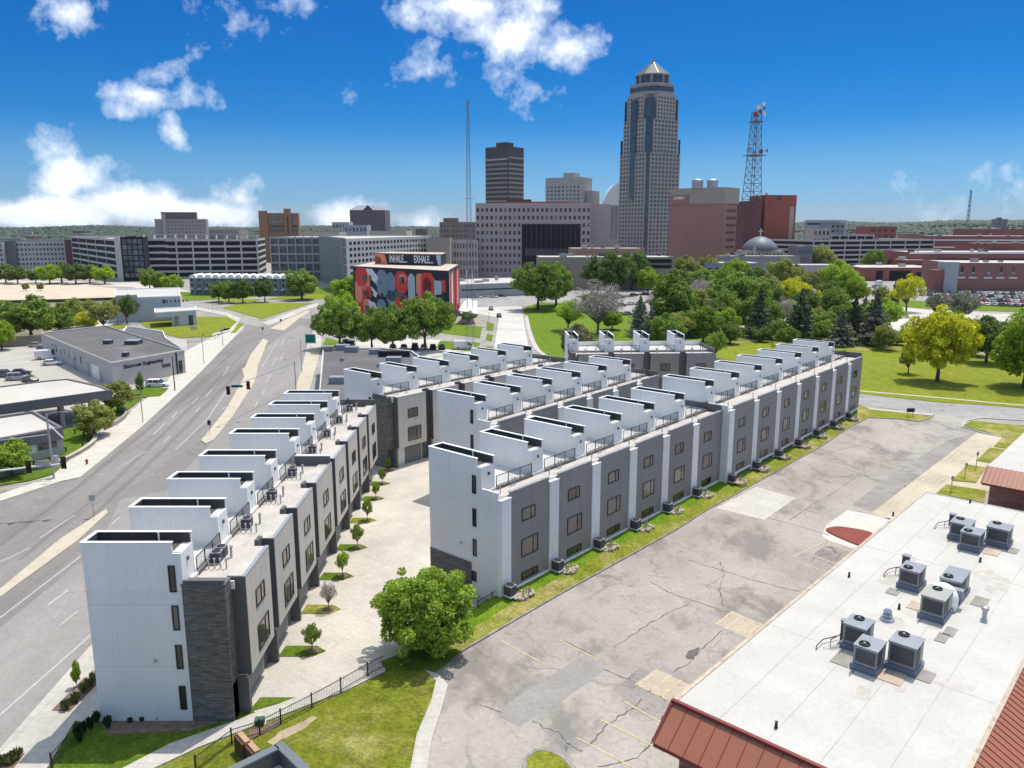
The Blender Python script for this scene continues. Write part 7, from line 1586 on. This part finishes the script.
shapes = [('s', ch_(.37, .46, .30, .92, .03)), ('t', ch_(.38, .62, .02, .30, .03)), ('r', ch_(.64, .74, .02, .28, .03)), ('c', ch_(.02, .10, .30, .75, .02)), ('r', ch_(.03, .16, .62, .985, .03)), ('r', ch_(.02, .15, .05, .58, .03)), ('c', ch_(.10, .19, .55, .93)), ('c', ch_(.11, .20, .0, .38)), ('r', ch_(.13, .21, .42, .62, .015)), ('w', [(.145, .97), (.22, .97), (.29, .80), (.25, .70), (.20, .78)]), ('w', [(.13, .62), (.21, .62), (.27, .50), (.25, .42), (.17, .52)]),
          ('b', ch_(.25, .34, .64, .80, .02)), ('s', ch_(.27, .38, .45, .96, .03)), ('s', ch_(.26, .36, .02, .40, .03)), ('w', [(.16, .36), (.24, .32), (.30, .06), (.26, .0), (.20, .1)]), ('t', [(.30, .60), (.55, .55), (.60, .45), (.42, .38), (.33, .46)]),
          ('r', ch_(.46, .60, .55, .95, .035)), ('c', ch_(.50, .58, .74, .90, .02)), ('b', ch_(.60, .67, .28, .92, .025)), ('r', ch_(.46, .56, .18, .46, .02)), ('c', ch_(.52, .60, .30, .50, .02)), ('s', ch_(.57, .64, .02, .28, .02)), ('c', ch_(.68, .76, .52, .93, .02)), ('r', ch_(.73, .86, .30, .95, .03)), ('d', ch_(.75, .83, .42, .86, .03)),
          ('c', ch_(.68, .80, .42, .52, .01)), ('r', ch_(.69, .80, .15, .36, .02)), ('b', [(.83, .95), (.87, .82), (.93, .82), (.93, .58), (.87, .56), (.87, .46), (.93, .44), (.93, .30), (.84, .26)]), ('r', [(.93, .84), (.97, .84), (.97, .62), (.93, .62)]), ('r', [(.93, .44), (.97, .44), (.97, .26), (.93, .26)])]
mbm = MB()
for i, (c, pts) in enumerate(shapes): pp, m = mpoly(pts, c, i % 5, zf, Lm, q[0], am); mbm.quad(pp, m)
mbm.build('mural', mbd)
L2, a2 = edgeframe(q[1], q[2]); mbm = MB()
for i in range(7): c = 'rwrdrbr'[i]; f_ = .06 + i * .13; pp, m = mpoly([(f_, .05 + (i % 3) * .1), (f_ + .11, .05 + (i % 3) * .1), (f_ + .11, .98), (f_, .9)], c, 0, zf, L2, q[1], a2); mbm.quad(pp, m)
pp, m = mpoly([(.0, .0), (.04, 0), (.04, 1), (0, 1)], 'b', 0, zf, L2, q[1], a2); mbm.quad(pp, m); mbm.build('mural', mbd)
used = [0]
for f_, z in [(.12, .78), (.15, .78), (.20, .78), (.13, .48), (.16, .48), (.21, .48), (.14, .18), (.17, .18), (.22, .18), (.52, .78), (.55, .78), (.53, .42), (.30, .73), (.32, .45)]:
    placewins(mbd, [(q[0][0] + (q[1][0] - q[0][0]) * f_ + math.sin(am) * .25, q[0][1] + (q[1][1] - q[0][1]) * f_ - math.cos(am) * .25, z * zf - 1, 1.1, 2.2, am)], M_winD, used=used)
# upper storey
u0 = (xat(375, 315, 18) - o.x, 315 - o.y); u1 = (xat(441, 300, 18) - o.x, 300 - o.y); u2 = (xat(446, 318, 18) - o.x, 318 - o.y); u3 = (u0[0] + 4, u0[1] + 14); zu = zat(254, 308)
mb = MB(); mb.prism([u0, u1, u2, u3], zf, zu, M_navy); up = mb.build('upper_storey', mbd)
mb = MB(); mb.prism([(u0[0] - .3, u0[1] - .3), (u1[0] + .3, u1[1] - .3), u2, u3], zu, zu + .25, MC['tan_gravel_roof']); mb.build('roof', up)
Lu, au = edgeframe(u0, u1); dz_ = zu - zf
def up_(p): return [(u0[0] + math.cos(au) * a * Lu + math.sin(au) * .06, u0[1] + math.sin(au) * a * Lu - math.cos(au) * .06, zf + b * dz_) for a, b in p]
mb = MB(); mb.quad(up_([(.0, .05), (.16, .05), (.20, .0), (.16, .95), (.0, .95)]), CLR['c']); mb.quad(up_([(.01, .1), (.1, .1), (.1, .6), (.01, .8)]), CLR['o']); mb.quad(up_([(.96, .05), (1.0, .05), (1, .95), (.93, .95)]), CLR['b']); o_ = mb.build('mural', up); 
for v in o_.data.vertices: pass
def lett(s, f_, sz, wd): 
    text('lettering', s, sz, CLR['w'], up, (u0[0] + (u1[0] - u0[0]) * f_ + math.sin(au) * .15, u0[1] + (u1[1] - u0[1]) * f_ - math.cos(au) * .15, zf + dz_ * .52), (R(90), 0, au), .04, wd)
lett('INHALE....', .37, 4.0, .50); lett('EXHALE....', .75, 4.0, .50)
mb = MB(); mb.quad([(q[1][0] + 2.5, q[1][1] + 8, 5), (q[1][0] + 9, q[1][1] + 10, 3.5), (q[1][0] + 8, q[1][1] + 30, 6.2), (q[1][0] + 4, q[1][1] + 30, 7)], M_coping); mb.quad([(q[1][0] + 2.5, q[1][1] + 8, 4.8), (q[1][0] + 9, q[1][1] + 10, 3.3), (q[1][0] + 8, q[1][1] + 30, 6.0), (q[1][0] + 4, q[1][1] + 30, 6.8)][::-1], M_coping); mb.build('awning', mbd)
# ---------------------------------------------------------------- hills with woods to the horizon
rs = np.random.RandomState(5)
def hillz(x, y):
    d = math.hypot(x, y); az = math.atan2(x, y)
    if d < 1500: return -1.0
    r = min(1, (d - 1500) / 2600); s = .5 + .5 * math.sin(az * 4.0 + .9) ; k = 24 + 50 * max(0, min(1, (az - .05) / .45)) + 6 * math.sin(az * 23) + 5 * math.sin(az * 51 + 1)
    dep = 34 * max(0, 1 - abs(d - 2900) / 700) if False else 0
    return -1 + r * k * .72 + (10 * math.sin(d / 330 + az * 9) * r * .5)
mb = MB(); NA, ND = 90, 26; A0, A1 = -R(52), R(52)
ds = [1500 * (7.0 ** (j / (ND - 1))) for j in range(ND)]
for i in range(NA + 1):
    az = A0 + (A1 - A0) * i / NA
    for d in ds: x, y = d * math.sin(az), d * math.cos(az); mb.v.append((x, y, hillz(x, y)))
mi_ = mb._m(mk('hill_ground', (.055, .085, .04), .95, .25, .01, .05, world=True))
for i in range(NA):
    for j in range(ND - 1): a = i * ND + j; mb.f.append((a, a + ND, a + ND + 1, a + 1)); mb.mi.append(mi_)
tag(mb.build('hills', smooth=True), None, None, None, 'structure')
# crowns of the far woods
ico = [Vector(v).normalized() for v in [(0, 0, 1), (.89, 0, .45), (.28, .85, .45), (-.72, .53, .45), (-.72, -.53, .45), (.28, -.85, .45), (.72, .53, -.2), (-.28, .85, -.2), (-.89, 0, -.2), (-.28, -.85, -.2), (.72, -.53, -.2)]]
icf = [(0, 1, 2), (0, 2, 3), (0, 3, 4), (0, 4, 5), (0, 5, 1), (1, 6, 2), (2, 7, 3), (3, 8, 4), (4, 9, 5), (5, 10, 1), (2, 6, 7), (3, 7, 8), (4, 8, 9), (5, 9, 10), (1, 10, 6)]
IV = np.array([tuple(v) for v in ico]); IFc = np.array(icf)
def woods(name, pts, lab=None):
    k = len(pts); P_ = np.array([(p[0], p[1], p[2]) for p in pts]); r = np.array([p[3] for p in pts])[:, None, None]
    V = IV[None] * r * rs.uniform(.65, 1.25, (k, 11, 1)) * np.array([1.2, 1.2, .9]) + P_[:, None]
    Fc = (IFc[None] + (np.arange(k) * 11)[:, None, None]).reshape(-1, 3)
    me = bpy.data.meshes.new(name); me.vertices.add(k * 11); me.vertices.foreach_set('co', V.reshape(-1).astype('f')); nf = len(Fc)
    me.loops.add(nf * 3); me.loops.foreach_set('vertex_index', Fc.reshape(-1).astype('i')); me.polygons.add(nf)
    me.polygons.foreach_set('loop_start', np.arange(0, nf * 3, 3, dtype='i')); me.polygons.foreach_set('loop_total', np.full(nf, 3, dtype='i'))
    me.materials.append(leafmat('far_wood_leaf', (.022, .045, .022), (.055, .085, .038), .1)); me.update(calc_edges=True); o = link(name, me); return tag(o, None, None, None, 'stuff')
pts = []
while len(pts) < 42000:
    az = rs.uniform(-R(40), R(40)); d = 1500 * 4.2 ** rs.uniform(0, 1); x, y = d * math.sin(az), d * math.cos(az)
    if math.sin(x / 190.) * math.sin(y / 260. + x / 300) > .55 and rs.rand() < .8: continue
    pts.append((x, y, hillz(x, y) + 2, rs.uniform(3.5, 7.5) * (d / 2000) ** .5))
woods('distant_woods', pts)
pts = []
while len(pts) < 1700:
    az = rs.uniform(-R(38), R(38)); d = rs.uniform(900, 1550); x, y = d * math.sin(az), d * math.cos(az)
    if math.sin(x / 60.) * math.sin(y / 70.) > .0: continue
    pts.append((x, y, 4, rs.uniform(4, 8)))
woods('city_treetops', pts)
# scattered houses and sheds on the wooded plain
rngh = random.Random(9); mw = [M_crm, M_wroof, M_grayc, M_org, M_redb, M_gconc]; k = 0
for i in range(46):
    px = rngh.choice([rngh.uniform(0, 150), rngh.uniform(800, 1023), rngh.uniform(210, 345)]); D = rngh.uniform(1100, 2300); x = xat(px, D, 10); w_ = rngh.uniform(15, 60); h_ = rngh.uniform(7, 13); z0 = hillz(x, D)
    t = thing('far_building', '%s low roof among the trees of the far plain' % ['pale', 'pale', 'grey', 'tan', 'red', 'grey'][i % 6], 'building', (x, D, z0), rngh.uniform(-.4, .4), 'distant buildings, %s' % ['pale', 'pale', 'grey', 'tan', 'red', 'grey'][i % 6])
    mb = MB(); mb.box(-w_ / 2, w_ / 2, 0, 20, 0, h_, mw[i % 6], skip='t'); mb.build('wall', t); mb = MB(); mb.box(-w_ / 2 - .3, w_ / 2 + .3, -.3, 20.3, h_, h_ + .6, M_wroof); mb.build('roof', t)

# ---------------------------------------------------------------- the air itself
hm = bpy.data.materials.new('air_haze'); hm.use_nodes = True; hn = hm.node_tree; hn.nodes.clear()
ho_ = hn.nodes.new('ShaderNodeOutputMaterial'); hv = hn.nodes.new('ShaderNodeVolumePrincipled'); hv.inputs['Color'].default_value = (.80, .88, 1.0, 1); hv.inputs['Density'].default_value = HAZE; hv.inputs['Anisotropy'].default_value = .2
hn.links.new(hv.outputs[0], ho_.inputs['Volume'])
mb = MB(); mb.box(-9050, 9050, -3050, 12050, -3, 225, hm); hz_ = mb.build('haze'); tag(hz_, None, None, None, 'stuff')
